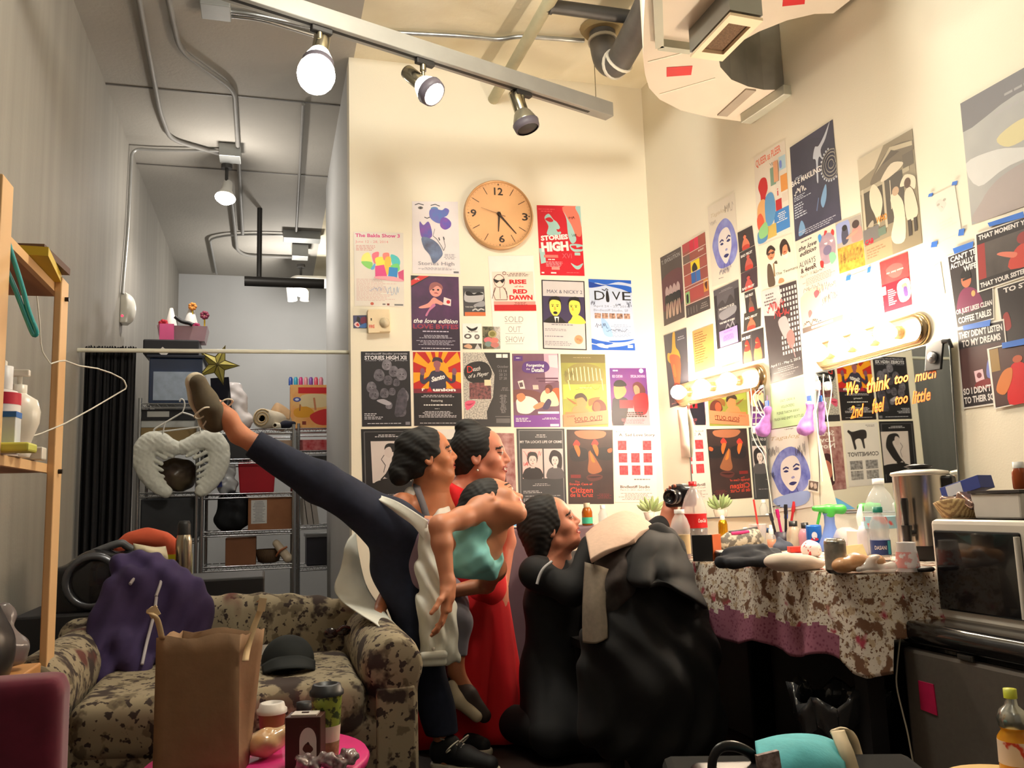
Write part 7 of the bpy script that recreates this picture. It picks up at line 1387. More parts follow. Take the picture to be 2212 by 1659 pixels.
p = stand(1876,1198); bottle(p,[(.034,0),(.036,.006),(.036,.085),(.026,.11),(.016,.115),(.016,.128),(0,.129)],mat((222,216,226),.3,alpha=.85),'lotion_bottle','translucent white bottle beside the small water bottle','bottle')
p = stand(1840,1185); bottle(p,[(.02,0),(.022,.004),(.022,.03),(.01,.034)],mat((222,206,206),.4,rgb2=(206,70,80),scale=40),'hand_cream','tiny pump bottle with a blue and green top','bottle',(('pump',[(.009,.034),(.008,.05),(.014,.055),(.008,.068),(0,.07)],mat((30,140,150),.4)),))
for px,l in ((1612,'small pale clear bottle under the corner mirror'),(1634,'small brown bottle under the corner mirror')):
    p = stand(px,1150); bottle(p,[(.02,0),(.022,.005),(.022,.05),(.012,.068),(.01,.072)],clear2 if 'clear' in l else mat((130,60,40),.2),'small_bottle',l,'bottle',(('cap',[(.011,.07),(.011,.085),(0,.086)],wcap),))
p = stand(1660,1165); tag(MB().tube(smooth([p+V(-.06,0,.05),p+V(-.02,.01,.075),p+V(.03,.02,.07),p+V(.06,.03,.05)],4),.012,8).tube([p+V(-.055,.02,0),p+V(-.05,.0,.06)],.006,6).tube([p+V(.055,.03,0),p+V(.05,.03,.06)],.006,6).build('hair_dryer_cord',mat((40,90,140),.5,rgb2=(40,36,44),scale=12)),'looped dark blue cord behind the lemon cup','cord')
# steel urn
p = stand(2003,1190,.11); ru = .092; t = thing('coffee_urn','tall steel hot drink urn with a black tap, beside the microwave','urn',p); stl = mat((186,180,172),.22,1.,var=.06)
MB().lathe([(ru+.006,0),(ru+.008,.01),(ru+.004,.05)],p,32).build('base',mat((22,20,22),.4),t); MB().lathe([(ru,.05),(ru,.30)],p,40,cap=False).build('body',stl,t)
MB().lathe([(ru+.003,.298),(ru+.008,.304),(ru+.004,.312),(ru*.4,.322),(0,.324)],p,40,cap=False).build('lid',mat((206,200,190),.3,.4),t); MB().lathe([(.03,.322),(.05,.332),(.02,.34),(0,.34)],p,18).build('lid_knob',mat((26,24,26),.4),t)
bkk = mat((22,20,22),.35); dT = V(-.9,-.44,0); q = p+dT*ru+V(0,0,.095)
tp = MB(); tp.tube([q,q+dT*.05],.011,10).tube([q+dT*.05+V(0,0,.03),q+dT*.05+V(0,0,-.03)],[.018,.012],12).tube([q+dT*.05+V(0,0,.03),q+dT*.05+V(0,0,.055),q+dT*.05+V(0,0,.11),q+dT*.05+V(0,0,.125)],[.008,.009,.013,.011],10); tp.build('tap',bkk,t)
q = p+V(.6,-.8,0).normalized()*ru+V(0,0,.27); MB().box(q,(.09,.045,.05),rot('Z',.7)).build('handle',bkk,t,bevel=.01)
# ================================================================ fridge, microwave
Fc = az(1945,1352,.585); FX = Fc.x; FY = Fc.y; fr = mat((104,97,90),.45,.25,var=.06,scale=60); fw_ = mat((16,15,16),.2,coat=.5)
t = thing('mini_fridge','low dark grey fridge with a glossy black top','fridge',(FX+.3,FY-.3,0)); FH = .56
MB().box((FX+.30,FY-.27,FH/2),(.56,.54,FH)).build('body',fw_,t,bevel=.01); MB().box((FX+.012,FY-.27,FH/2-.01),(.03,.54,FH-.05)).build('door',fr,t,bevel=.012)
s = SDF(.007); s.rbox((FX+.29,FY-.27,FH+.012),(.275,.25,.012),.018).cap((FX+.01,FY-.02,FH+.005),(FX+.01,FY-.52,FH+.005),.022); s.build('cover',fw_,t)
q = ax(2086,1421,FX-.004); MB().box(q,(.006,.055,.015)).build('badge',mat((110,106,100),.3,.8),t); MB().box(q+V(-.003,0,0),(.003,.045,.008)).build('badge_inset',mat((50,48,46),.4),t)
a,b = ax(1983,1470,FX-.006),ax(2024,1543,FX-.006); tag(MB().hexa([V(FX-.006,a.y,b.z),V(FX-.006,b.y,b.z-.004),V(FX-.003,b.y,b.z-.004),V(FX-.003,a.y,b.z),V(FX-.006,a.y,a.z),V(FX-.006,b.y+.004,a.z),V(FX-.003,b.y+.004,a.z),V(FX-.003,a.y,a.z)]).build('paper_note',mat((196,20,80),.6,rgb2=(170,10,66),scale=20)),'crimson paper note stuck to the fridge door','note')
tag(MB().tube(smooth([ax(1946,1362,FX-.03),ax(1938,1440,FX-.03),ax(1937,1482,FX-.035),ax(1950,1540,FX-.035),ax(1962,1590,FX-.035),ax(1978,1680,FX-.035)],5),.0025,6).build('power_cord',mat((206,196,176),.5)),'thin white cord hanging beside the fridge door','cord')
A_ = ax(2012,1122,1.985); B_ = ax(2020,1312,1.985); MX = 1.985; MY1 = (A_.y+B_.y)/2; MZ0 = FH+.035; MZ1 = A_.z; MYL = .46
mw = mat((222,214,202),.35,var=.03); t = thing('microwave','white microwave oven standing on the fridge','microwave',(MX+.17,MY1-MYL/2,MZ0))
MB().box((MX+.195,MY1-MYL/2,(MZ0+MZ1)/2+.004),(.35,MYL-.01,MZ1-MZ0-.012)).build('case',mat((36,34,34),.4),t,bevel=.006)
MB().box((MX+.02,MY1-MYL/2,(MZ0+MZ1)/2),(.04,MYL,MZ1-MZ0)).build('front_panel',mw,t,bevel=.014)
wz0,wz1 = MZ0+.035,MZ1-.032; MB().box((MX-.002,MY1-.018-.16,(wz0+wz1)/2),(.012,.32,wz1-wz0)).build('door_window',mat((22,20,22),.12,coat=.5),t,bevel=.012)
MB().box((MX-.004,MY1-.40,(wz0+wz1)/2),(.01,.07,wz1-wz0)).build('keypad',mat((60,58,58),.4),t,bevel=.004); MB().tube([(MX-.03,MY1-.352,wz0+.01),(MX-.03,MY1-.352,wz1-.01)],.008,8).build('door_handle',mw,t)
for y in (MY1-.05,MY1-MYL+.05): MB().lathe([(.015,0),(.015,.016)],(MX+.1,y,MZ0-.012),10).build('foot',fw_,t)
zt = MZ1+.0
def onm(px,py,dx=.0): p = ax(px,py,MX+.12+dx); return V(p.x,p.y,zt)
q = onm(2080,1110); t = thing('bread_basket','woven basket of wrapped snacks on the microwave','basket',q); wv = mat((196,170,120),.8,kind='wave',scale=60,rgb2=(150,120,80)); 
rows = []
for k in range(6):
    v = k/5; r = []
    for j in range(28): a = j*2*math.pi/28; r.append(q+V(.0+.06*(.75+.25*v)*math.cos(a),.10*(.72+.28*v)*math.sin(a),.004+.05*v+.008*v*math.sin(a*2+1)))
    rows.append(r)
m = MB(); m.grid(rows,closed=True); m.add(rows[0],[tuple(range(28))[::-1]]); m.build('basket_body',wv,t,solid=.006)
foil = mat((176,160,150),.2,.7,rgb2=(110,40,30),scale=20)
for k,(dx,dy,dz,c_) in enumerate(((0,.03,.055,0),(.01,-.03,.06,1),(-.02,-.06,.055,0))): s = SDF(.005); s.rbox(q+V(dx,dy,dz),(.02,.03,.006),.008,rot('X',.3*k)); tag(s.build('snack_wrapper',foil if c_ == 0 else mat((110,30,24),.25,coat=.6),disp=wob(k+3,110,.002)),('shiny snack wrapper at the mirror end of the basket','dark red snack wrapper in the middle of the basket','shiny snack wrapper at the room end of the basket')[k],'wrapper')
a = q+V(.02,-.005,.094); Rb = rot('X',-.25) @ rot('Z',.1); t = thing('carton','blue and white carton lying on the basket of snacks','carton',a); MB().box(a,(.06,.15,.04),Rb).build('carton',mat((60,76,150),.5),t,bevel=.001); MB().box(a+Rb @ V(-.031,.02,.0),(.002,.06,.034),Rb).build('white_panel',mat((206,210,220),.5),t)
q = onm(2190,1112,.02); t = thing('container','white plastic container at the end of the microwave top','container',q); MB().hexa([q+V(x*.06,y*.085,0) for x,y in ((-1,-1),(1,-1),(1,1),(-1,1))]+[q+V(x*.065,y*.092,.075) for x,y in ((-1,-1),(1,-1),(1,1),(-1,1))]).build('tub',mat((220,214,206),.4),t,bevel=.006); MB().box(q+V(0,0,.08),(.14,.19,.008)).build('lid',mat((60,56,56),.5),t)
p = q+V(.0,-.035,.085); bottle(p,[(.018,0),(.02,.004),(.02,.05),(.014,.062)],mat((150,70,30),.2),'small_bottle','small brown bottle with a white cap on the white container','bottle',(('cap',[(.015,.062),(.015,.08),(0,.081)],wcap),))
# ================================================================ things hanging at the mirrors
cordw = mat((230,222,206),.5)
def hang(pts,r,label,off=.03,m=cordw): return tag(MB().tube(smooth([orr(*p,off) for p in pts],5),r,6).build('lamp_cord',m),label,'cord')
hang([(1622,838),(1625,880),(1624,930),(1634,960),(1650,985),(1660,1040),(1668,1100),(1672,1135)],.003,'white lamp cord hanging between the mirrors, beside the purple sachet')
hang([(1640,842),(1628,858),(1640,890),(1648,900)],.003,'short white cord loop under the shorter lamp bar')
hang([(1757,808),(1756,850),(1764,905),(1768,955),(1773,1005),(1776,1040)],.003,'white lamp cord hanging at the edge of the marked mirror')
hang([(1765,812),(1770,835),(1766,870),(1758,905)],.003,'second white cord, looped at the edge of the marked mirror',.036)
for (px,py,l) in ((1632,929,'white inline switch on the cord between the mirrors'),(1766,834,'white inline switch on the cord of the marked mirror')): q = orr(px,py,.03); s = SDF(.003); s.rbox(q,(.006,.01,.016),.004); tag(s.build('cord_switch',wcap),l,'switch')
def sachet(px,top,bot,label):
    t = thing('sachet',label,'sachet',orr(px,bot,.03)); q1,q0 = orr(px+4,top+26,.032),orr(px-6,bot,.032); h = (q1-q0).length; vio = mat((176,120,196),.7,var=.12,scale=60)
    s = SDF(.004); s.cap(q0+V(0,-.014,.02),q0+V(0,.014,.02),.024,k=.02).cap(q0+V(0,0,.025),q1+V(0,0,-.012),.036,.012,k=.02).cap(q1,q1+V(0,.014,.012),.006,.010).cap(q1,q1+V(0,-.016,.012),.006,.010).cap(q1,q1+V(-.01,0,.014),.005,.008); s.build('pouch',vio,t,disp=wob(4,120,.0018))
    MB().box(orr(px+2,top+10,.03),(.006,.026,.03)).build('blue_tag',mat((40,90,190),.5),t); MB().tube([orr(px+2,top-8,.03),orr(px+2,top+3,.03),q1],.0015,5).build('string',vio,t)
sachet(1655,862,938,'purple sachet hanging at the edge of the corner mirror, over the green notice'); sachet(1746,852,936,'purple sachet hanging at the edge of the marked mirror')
tag(MB().grid([[orr(x+dx,y,.014+.01*math.sin(i*.9)) for dx in (0,10,20)] for i,(x,y) in enumerate(((1463,885),(1465,905),(1468,930),(1470,960),(1472,988)))]).build('paper_strip',mat((236,222,206),.7),solid=.001),'narrow strip of white paper hanging in the room corner','paper')
q = [orr(1488,y,.02) for y in (862,889)]; c = (q[0]+q[1])/2; d = .018; tag(MB().add([c+V(0,0,d*1.2),c+V(0,d,0),c+V(0,0,-d*1.2),c+V(0,-d,0),c+V(-.008,0,0),c+V(.006,0,0)],[(0,1,4),(1,2,4),(2,3,4),(3,0,4),(1,0,5),(2,1,5),(3,2,5),(0,3,5)]).tube([c+V(0,0,d*1.2),c+V(0,0,d*1.2+.03)],.0015,5).build('charm',mat((70,56,44),.4)),'small dark diamond charm hanging at the corner mirror','charm')
t = thing('badge_wallet','black leather badge wallet hung on the corner of the marked mirror','wallet',orr(2014,798,.03)); lt = mat((30,30,32),.4)
b = [orr(*p,.03) for p in ((2000,742),(2038,733),(2031,798),(1997,803))]; o2 = NR*.012; MB().hexa([b[3],b[2],b[1],b[0]]+[p+o2 for p in (b[3],b[2],b[1],b[0])]).build('wallet_flap',lt,t,bevel=.003)
MB().tube([orr(2036,738,.03),orr(2050,736,.026),orr(2055,752,.02)],.009,8).build('loop',lt,t)
c = orr(2014,772,.033); R = NRo.to_track_quat('Z','Y').to_matrix(); MB().lathe([(.024,0),(.024,.003),(.016,.006),(0,.008)],c,10,R=R).build('badge',mat((110,110,112),.3,.8),t)
m = MB(); m.lathe([(.006,.007),(.003,.01),(0,.011)],c,5,R=R); m.build('badge_star',mat((220,220,224),.2,.9),t)
# ================================================================ floor things in front
kb_ = mat((20,20,22),.5)
q = az(1815,1505,.34); t = thing('trash_can','black waste bin with a bin liner under the dressing table','waste bin',(q.x,q.y,0))
MB().lathe([(.11,0),(.14,.33),(.145,.335),(.135,.33),(.105,.01),(0,.01)],(q.x,q.y,0),28).build('bin',kb_,t)
m = MB(); rows = []
for k,(r,z) in enumerate(((.142,.26),(.15,.335),(.155,.36),(.14,.35),(.12,.28))): rows.append([V(q.x+(r+.012*math.sin(j*2.1+k))*math.cos(j*2*math.pi/36),q.y+(r+.012*math.sin(j*2.1+k))*math.sin(j*2*math.pi/36),z+.022*math.sin(j*1.3)+.014*math.sin(j*.5+1)) for j in range(36)])
m.grid(rows,closed=True); m.build('liner',mat((60,60,62),.15,coat=.8),t,solid=.001)
# bench with bags, cut by the lower frame edge
ZB = .40; a = az(1530,1668,ZB); b = az(1880,1668,ZB)
tag(MB().box(((a.x+b.x)/2,(a.y+b.y)/2-.06,ZB/2),(.56,.40,ZB),rot('Z',-.35)).build('bench',mat((10,10,11),1.),bevel=.02),'black bench at the frame edge carrying the bags','bench')
tealc = mat((90,182,192),.85,var=.1,scale=24,bump=.1,bscale=120)
def bn(px,py,z): return az(px,py,z)
yq = (a.y+b.y)/2-.02
def by(px,py,dy=0): return ay(px,py,yq+dy)
rows = [[by(1632,1607,.06),by(1680,1594,.08),by(1730,1590,.09),by(1775,1595,.08),by(1815,1612,.06)],[by(1634,1622,.0),by(1684,1610,-.02),by(1732,1606,-.03),by(1780,1612,-.02),by(1818,1630,.0)],[by(1638,1650,-.05),by(1690,1645,-.08),by(1736,1640,-.08),by(1785,1645,-.08),by(1822,1655,-.05)],[by(1642,1690,-.07),by(1694,1690,-.10),by(1740,1690,-.10),by(1788,1690,-.10),by(1826,1690,-.07)]]
t = thing('tote_bag','turquoise cloth tote bag with a cream strap on the black bench','bag',by(1730,1690)); MB().grid(sheet(rows,5)).build('cloth',tealc,t,solid=.012)
MB().grid([[p,p+V(.03,.012,.0)] for p in smooth([by(1793,1583,.02),by(1800,1578,.05),by(1820,1582,.08),by(1834,1600,.09),by(1842,1625,.1),by(1848,1650,.1),by(1852,1690,.1)],4)]).build('strap',mat((206,190,160),.8),t,solid=.006)
MB().grid([[p,p+V(.034,.0,.0)] for p in smooth([by(1795,1582,.01),by(1804,1605,-.02),by(1816,1635,-.04),by(1832,1690,-.05)],4)]).build('strap',mat((206,190,160),.8),t,solid=.006)
t = thing('handbag','black handbag with a raised loop handle on the black bench','bag',by(1590,1690)); s = SDF(.008); s.rbox(by(1590,1680,-.02)+V(0,0,-.03),(.07,.04,.03),.02,rot('Z',-.3)); s.build('bag_body',mat((34,30,32),.35),t)
MB().tube(smooth([by(1538,1680),by(1540,1640),by(1556,1616),by(1585,1612),by(1615,1624),by(1632,1642),by(1640,1680)],5),.011,8,flat=.5).build('handle',mat((30,28,30),.35),t)
MB().box(by(1660,1648,-.09),(.05,.01,.04),rot('Y',-.1)).build('printed_patch',mat((180,160,156),.8,rgb2=(110,90,90),scale=80),t)
# round stool with a juice bottle
ZSt = .36; q = az(2175,1690,ZSt); t = thing('round_stool','round pale yellow stool, cut by the lower frame corner','stool',(q.x,q.y,0))
MB().lathe([(0,ZSt-.025),(.13,ZSt-.025),(.138,ZSt-.012),(.13,ZSt),(0,ZSt)],(q.x,q.y,0),36,cap=False).build('seat',mat((222,186,120),.5,var=.05),t)
for k in range(3): an = k*2.1; MB().tube([(q.x+.09*math.cos(an),q.y+.09*math.sin(an),ZSt-.02),(q.x+.12*math.cos(an),q.y+.12*math.sin(an),0)],.012,8).build('leg',mat((60,44,36),.5),t)
p = az(2200,1668,ZSt+.002); t = bottle(p,[(.034,0),(.037,.006),(.036,.075),(.026,.09),(.03,.1)],mat((226,170,50),.2,rgb2=(206,120,30),scale=20),'juice_bottle','bottle of orange juice with foil at the neck on the round stool','bottle',(('label',[(.0375,.02),(.0366,.07)],mat((226,206,190),.5,rgb2=(200,60,40),scale=18,contrast=(.6,.63))),('neck_foil',[(.03,.098),(.034,.115),(.026,.135),(.014,.145),(.012,.16)],mat((200,200,190),.2,.9)),('cap',[(.014,.16),(.014,.18),(0,.181)],mat((196,200,60),.4))))
# ================================================================ people
SKIN = dict(rough=.5,var=.05,scale=12,sss=.12)
def frame(fwd,up):
    f = Vector(fwd).normalized(); u = Vector(up); u = (u-f*u.dot(f)).normalized(); r = f.cross(u); return Matrix((r,f,u)).transposed()
def head_sdf(s,c,R,k=1.0,neck=None,nr=(.05,.056),smile=0.):
    def L(x,y,z): return c+R @ V(x*k,y*k,z*k)
    Rn = np.array(R)
    def e(p,r,kk,mode=0): s.ell(L(*p),[v*k for v in r],Rn,kk,mode)
    e((0,-.014,.034),(.072,.092,.082),.02); e((0,.03,-.028),(.058,.062,.072),.035); e((0,.03,.045),(.06,.055,.055),.03)
    e((0,.062,-.086),(.026,.024,.02),.03); s.cap(L(-.05,.0,-.055),L(0,.06,-.086),.022*k,.018*k,.03).cap(L(.05,.0,-.055),L(0,.06,-.086),.022*k,.018*k,.03)
    for x in (-1,1):
        e((x*.043,.052,-.018),(.022,.026,.02),.03); e((x*.033,.102,.012),(.018,.020,.012),.014,1)
        e((x*.031,.079,.010),(.0155,.0135,.0125),.004)
        Re = R @ rot('Y',-.15*x); s.ell(L(x*.073,-.008,-.004),(.008*k,.02*k,.031*k),np.array(Re),.008); e((x*.082,-.004,-.002),(.008,.010,.018),.006,1)
    s.cap(L(-.036,.080,.030),L(.036,.080,.030),.010*k,k=.02); s.cap(L(0,.086,.022),L(0,.106,-.018),.0075*k,.0115*k,.014); e((-.012,.098,-.023),(.008,.010,.007),.008); e((.012,.098,-.023),(.008,.010,.007),.008)
    e((0,.083,-.046),(.026,.015,.020),.02)
    lx = .022+.008*smile
    s.cap(L(-lx,.080+.002,-.048+.006*smile),L(0,.0965,-.048),.004*k,.0062*k,.005).cap(L(lx,.082,-.048+.006*smile),L(0,.0965,-.048),.004*k,.0062*k,.005)
    s.cap(L(-lx*.8,.083,-.055+.004*smile),L(0,.0945,-.0585-.004*smile),.004*k,.0068*k,.005).cap(L(lx*.8,.083,-.055+.004*smile),L(0,.0945,-.0585-.004*smile),.004*k,.0068*k,.005)
    e((0,.1,-.0525-.001*smile),(.021+.006*smile,.012,.0018+.0028*smile),.003,1)
    if neck is not None: s.cap(L(0,-.022,-.045),neck,nr[0]*k,nr[1]*k,.03)
    return L
def face_mat(c,R,k=1.0,smile=0.):
    """1 lips, 2 brows, 3 teeth"""
    Ri = np.array(R).T
    def f(P):
        q = (P-np.array(c)) @ Ri.T/k; x,y,z = q.T; o = np.zeros(len(P),int)
        zc = -.0525+.0055*smile*(x/.028)**2
        lip = (np.abs(x) < .025+.007*smile) & (y > .078) & (np.abs(z-zc) < .0115*(1-(x/(.029+.008*smile))**2)+.001+.003*smile); o[lip] = 1
        if smile > .3: o[lip & (np.abs(z-zc) < .0035) & (np.abs(x) < .022)] = 3
        br = (np.abs(x) > .013) & (np.abs(x) < .052) & (y > .055) & (np.abs(z-(.0335-.010*np.maximum(0,(np.abs(x)-.036)/.016)-.003*(np.abs(x) < .02))) < .0042); o[br] = 2
        lid = (np.abs(np.abs(x)-.031) < .0165) & (y > .07) & (np.abs(z-(.0085+.002*(1-((np.abs(x)-.031)/.0165)**2))) < .0016); o[lid] = 2
        return o
    return f
def hand_sdf(s,wrist,d,pn,k=1.0,curl=.5,side=1,spread=.1):
    """d: towards the fingers; pn: palm normal, the way the fingers curl; side: which side the thumb leaves"""
    d = Vector(d).normalized(); pn = Vector(pn); pn = (pn-d*pn.dot(d)).normalized(); x = d.cross(pn)*side; c = Vector(wrist)
    Rh = Matrix((x,d,pn)).transposed()
    s.rbox(c+d*.045*k,(.026*k,.034*k,.006*k),.009*k,np.array(Rh),.02); s.cap(c-d*.02*k,c+d*.03*k,.024*k,.028*k,.02)
    for i,(ox,l0) in enumerate(((.028,.042),(.010,.048),(-.009,.045),(-.026,.036))):
        a = c+d*(.080-.004*abs(i-1))*k+x*ox*k; dd = (d+x*ox*spread*8); r = .0088*k if i < 3 else .0078*k
        for j,f in enumerate((1.,.62,.5)):
            ang = curl*(.55+.35*j+.1*i); dd = (dd.normalized()*math.cos(ang*.8)+pn*math.sin(ang*.8)).normalized(); b = a+dd*l0*f*k; s.cap(a,b,r,r*.92,.006); r *= .93; a = b
    a = c+d*.02*k+x*.026*k; dd = (d*.62+x*.72+pn*.3).normalized(); b = a+dd*.038*k; s.cap(a,b,.0125*k,.0105*k,.012); dd = (dd+d*.5+pn*.3*curl-x*.15).normalized(); s.cap(b,b+dd*.032*k,.0105*k,.0095*k,.006); b2 = b+dd*.032*k; s.cap(b2,b2+(dd+pn*.2).normalized()*.024*k,.0095*k,.008*k,.004)
def eyes(c,R,k,parent):
    for x in (-1,1):
        m = MB(); p = c+R @ V(x*.031*k,.0795*k,.010*k); f = R @ V(x*.1,1,.0); m.ball(p+f.normalized()*.0028*k,.0118*k,0,14); m.ball(p+f.normalized()*.0086*k,.0066*k,1,10); m.build('eye',[mat((222,212,204),.2),mat((34,20,16),.15)],parent)
hair_m = mat((20,17,17),.68,var=.3,scale=90); lipm = mat((160,66,60),.4); browm = mat((44,28,24),.7); teeth = mat((236,230,220),.3)
def hair_disp(x,y,z): return .0006*np.sin(190*z+90*x+3*np.sin(40*x)+2*np.sin(55*y))+.0007*np.sin(310*z-70*x+140*y+2*np.sin(60*x))
# ---------------------------------------------------------------- A: turquoise top, leg kicked high
def pA(px,py,y): return ay(px,py,y)
skA = mat((208,138,104),**SKIN)
cA = pA(1066,1093,3.28); RA_h = frame((.88,-.02,.40),(-.40,.70,.60)); kA = 1.04
hipA = pA(868,1165,3.42); chA = pA(1005,1180,3.34); nkA = pA(1062,1150,3.32); S1 = pA(1040,1104,3.24); S2 = pA(1066,1228,3.42)
E1 = pA(950,1136,3.13); W1 = pA(967,1262,3.10); h1 = pA(848,1140,3.38); k1 = pA(690,1042,3.30); a1 = pA(515,938,3.25); h2 = pA(862,1225,3.44); k2 = pA(918,1420,3.36); a2 = pA(961,1618,3.36)
tA = thing('person','person in a turquoise top and navy trousers, leaning sideways with one leg kicked high','person',V(a2.x,a2.y,0))
s = SDF(.0036)
s.cap(hipA,pA(935,1175,3.38),.10,.095,.04).cap(pA(935,1175,3.38),chA,.095,.105,.05).cap(S1,S2,.050,.052,.05).cap(chA,nkA,.09,.05,.05)
L_ = head_sdf(s,cA,RA_h,kA,nkA,(.042,.047),.8)
s.cap(nkA,S1,.038,.044,.04).cap(S1,lerp(S1,E1,.5),.045,.040,.03).cap(lerp(S1,E1,.5),E1,.040,.035,.02).cap(E1,lerp(E1,W1,.3),.038,.037,.025).cap(lerp(E1,W1,.3),W1,.037,.024,.02)
hand_sdf(s,W1+(W1-E1).normalized()*.012,(-.12,-.06,-1),(-.75,.35,-.1),1.0,.42,-1,.06)
s.cap(S2,pA(1050,1262,3.55),.048,.036).cap(pA(1050,1262,3.55),pA(985,1276,3.55),.036,.027)
s.cap(h1,k1,.080,.052,.03).cap(k1,a1,.050,.033,.02).cap(h2,k2,.080,.052,.04).cap(k2,a2,.05,.033,.02)
s.chain([a1,pA(492,905,3.24),pA(468,880,3.22)],[.034,.034,.03],.02).chain([a2,pA(965,1640,3.34)],[.034,.03],.02)
fm = face_mat(cA,RA_h,kA,.8)
body = s.build('body',[skA,lipm,browm,teeth],tA,facemat=fm)
eyes(cA,RA_h,kA,tA)
def hairm(s,c,R,k,cuts=((0,.045,.06),(0,.8,-.55)),grow=.011):
    def L(x,y,z): return c+R @ V(x*k,y*k,z*k)
    Rn = np.array(R); s.ell(L(0,-.018,.036),[(.072+grow)*k,(.092+grow)*k,(.082+grow)*k],Rn); s.ell(L(0,-.05,-.02),[.066*k,.055*k,.06*k],Rn,.03)
    return L
s = SDF(.004); L = hairm(s,cA,RA_h,kA); s.cut(L(0,.050,.052),RA_h @ V(0,.92,-.22)).cut(L(0,.012,-.02),RA_h @ V(0,.7,-.8)); s.ell(L(0,-.115,.03),(.04,.04,.04),k=.02); s.build('hair',hair_m,tA,disp=hair_disp)
# trousers
nav = mat((30,36,56),.9,var=.15,scale=30)
s = SDF(.006)
s.cap(h1,k1,.098,.074,.05).cap(k1,lerp(k1,a1,.84),.074,.052,.03).cap(h2,lerp(h2,k2,.8),.10,.078,.05).cap(lerp(h2,k2,.8),a2+V(0,0,.03),.075,.062,.03).cap(hipA,h1,.105,.10,.05).cap(hipA,h2,.105,.105,.05).cap(pA(905,1165,3.40),hipA,.09,.10,.04)
s.cut(lerp(k1,a1,.83),a1-k1).cut(a2+V(0,0,.055),(0,0,-1)); s.build('trousers',nav,tA,disp=wob(12,26,.0035))
# turquoise top
tq = mat((150,228,228),.8,var=.05)
s = SDF(.005); s.cap(pA(968,1185,3.37),chA,.100,.112,.05).cap(chA,pA(1038,1180,3.32),.112,.10,.05).ell(pA(1020,1205,3.25),(.075,.06,.06),k=.04).cap(S1+V(-.01,0,-.02),pA(1030,1150,3.28),.05,.06,.03).cap(pA(1052,1222,3.36),chA,.06,.08,.04)
s.cut(pA(974,1200,3.3),(-1,0,.12)).ell(pA(1080,1172,3.24),(.050,.12,.095),rot('Y',-.25),.01,1).cut(pA(1082,1250,3.3),(.75,0,-.2))
s.cap(pA(1000,1152,3.30),pA(1056,1130,3.285),.058,.058,.03).cap(pA(1022,1150,3.275),pA(1052,1122,3.27),.045,.03,.03).cut(pA(1050,1108,3.25),(-.1,0,1)).ell(pA(1100,1165,3.24),(.055,.13,.085),None,.01,1); s.build('tank_top',tq,tA,disp=lambda x,y,z: .003*np.sin(60*x+50*z)+.002*np.sin(110*z-60*x))
s = SDF(.006); s.cap(pA(908,1160,3.36),pA(905,1245,3.37),.075,.06,.03).cap(pA(945,1180,3.37),pA(960,1200,3.37),.10,.10,.04).cut(pA(985,1200,3.3),(1,0,0)); s.build('undershirt',mat((142,116,132),.85),tA,disp=wob(5,50,.003))
# white shirt tied at the waist
ws = mat((232,232,222),.85,var=.06,scale=14)
def wsheet(rows,name='shirt_tail',th=.004): MB().grid(sheet([[pA(*p) for p in r] for r in rows],5)).build(name,ws,tA,solid=th)
wsheet([[(800,1066,3.36),(845,1078,3.28),(880,1096,3.25),(925,1125,3.23)],[(812,1076,3.30),(850,1096,3.26),(886,1118,3.24),(920,1148,3.23)],[(838,1092,3.28),(862,1112,3.26),(893,1136,3.24),(918,1170,3.235)]],'shirt_waistband',.006)
wsheet([[(768,1148,3.52),(752,1165,3.50),(744,1185,3.48)],[(775,1200,3.50),(755,1215,3.46),(736,1228,3.46)],[(790,1262,3.46),(760,1268,3.42),(722,1268,3.42)],[(820,1310,3.40),(780,1308,3.37),(735,1295,3.38)],[(850,1345,3.22),(812,1338,3.16),(775,1325,3.20)],[(872,1368,3.04),(846,1370,2.98),(815,1350,3.02)],[(868,1388,2.96),(856,1396,2.94),(842,1380,2.95)],[(856,1410,2.92),(853,1412,2.92),(849,1408,2.92)]])
s = SDF(.005); s.chain([pA(918,1150,3.26),pA(925,1230,3.27),pA(932,1320,3.25),pA(935,1405,3.24)],[.03,.042,.052,.05],.03).chain([pA(940,1230,3.26),pA(960,1320,3.25),pA(972,1415,3.25)],[.034,.045,.04],.03).cut(pA(945,1436,3.25),(0.05,0,-1))
s.build('shirt_sleeve',ws,tA,disp=lambda x,y,z: .005*np.sin(120*x+6*np.sin(9*z))+.003*np.sin(60*z+90*x))
s = SDF(.004); s.cap(pA(914,1418,3.185),pA(958,1414,3.185),.016,k=.01).cap(pA(914,1432,3.19),pA(958,1430,3.19),.014,k=.01); s.build('shirt_cuff',ws,tA); MB().lathe([(0,.0),(.007,0),(.007,.003),(0,.004)],pA(936,1402,3.183),10,R=rot('X',math.pi/2)).build('button',mat((220,214,206),.3),tA)
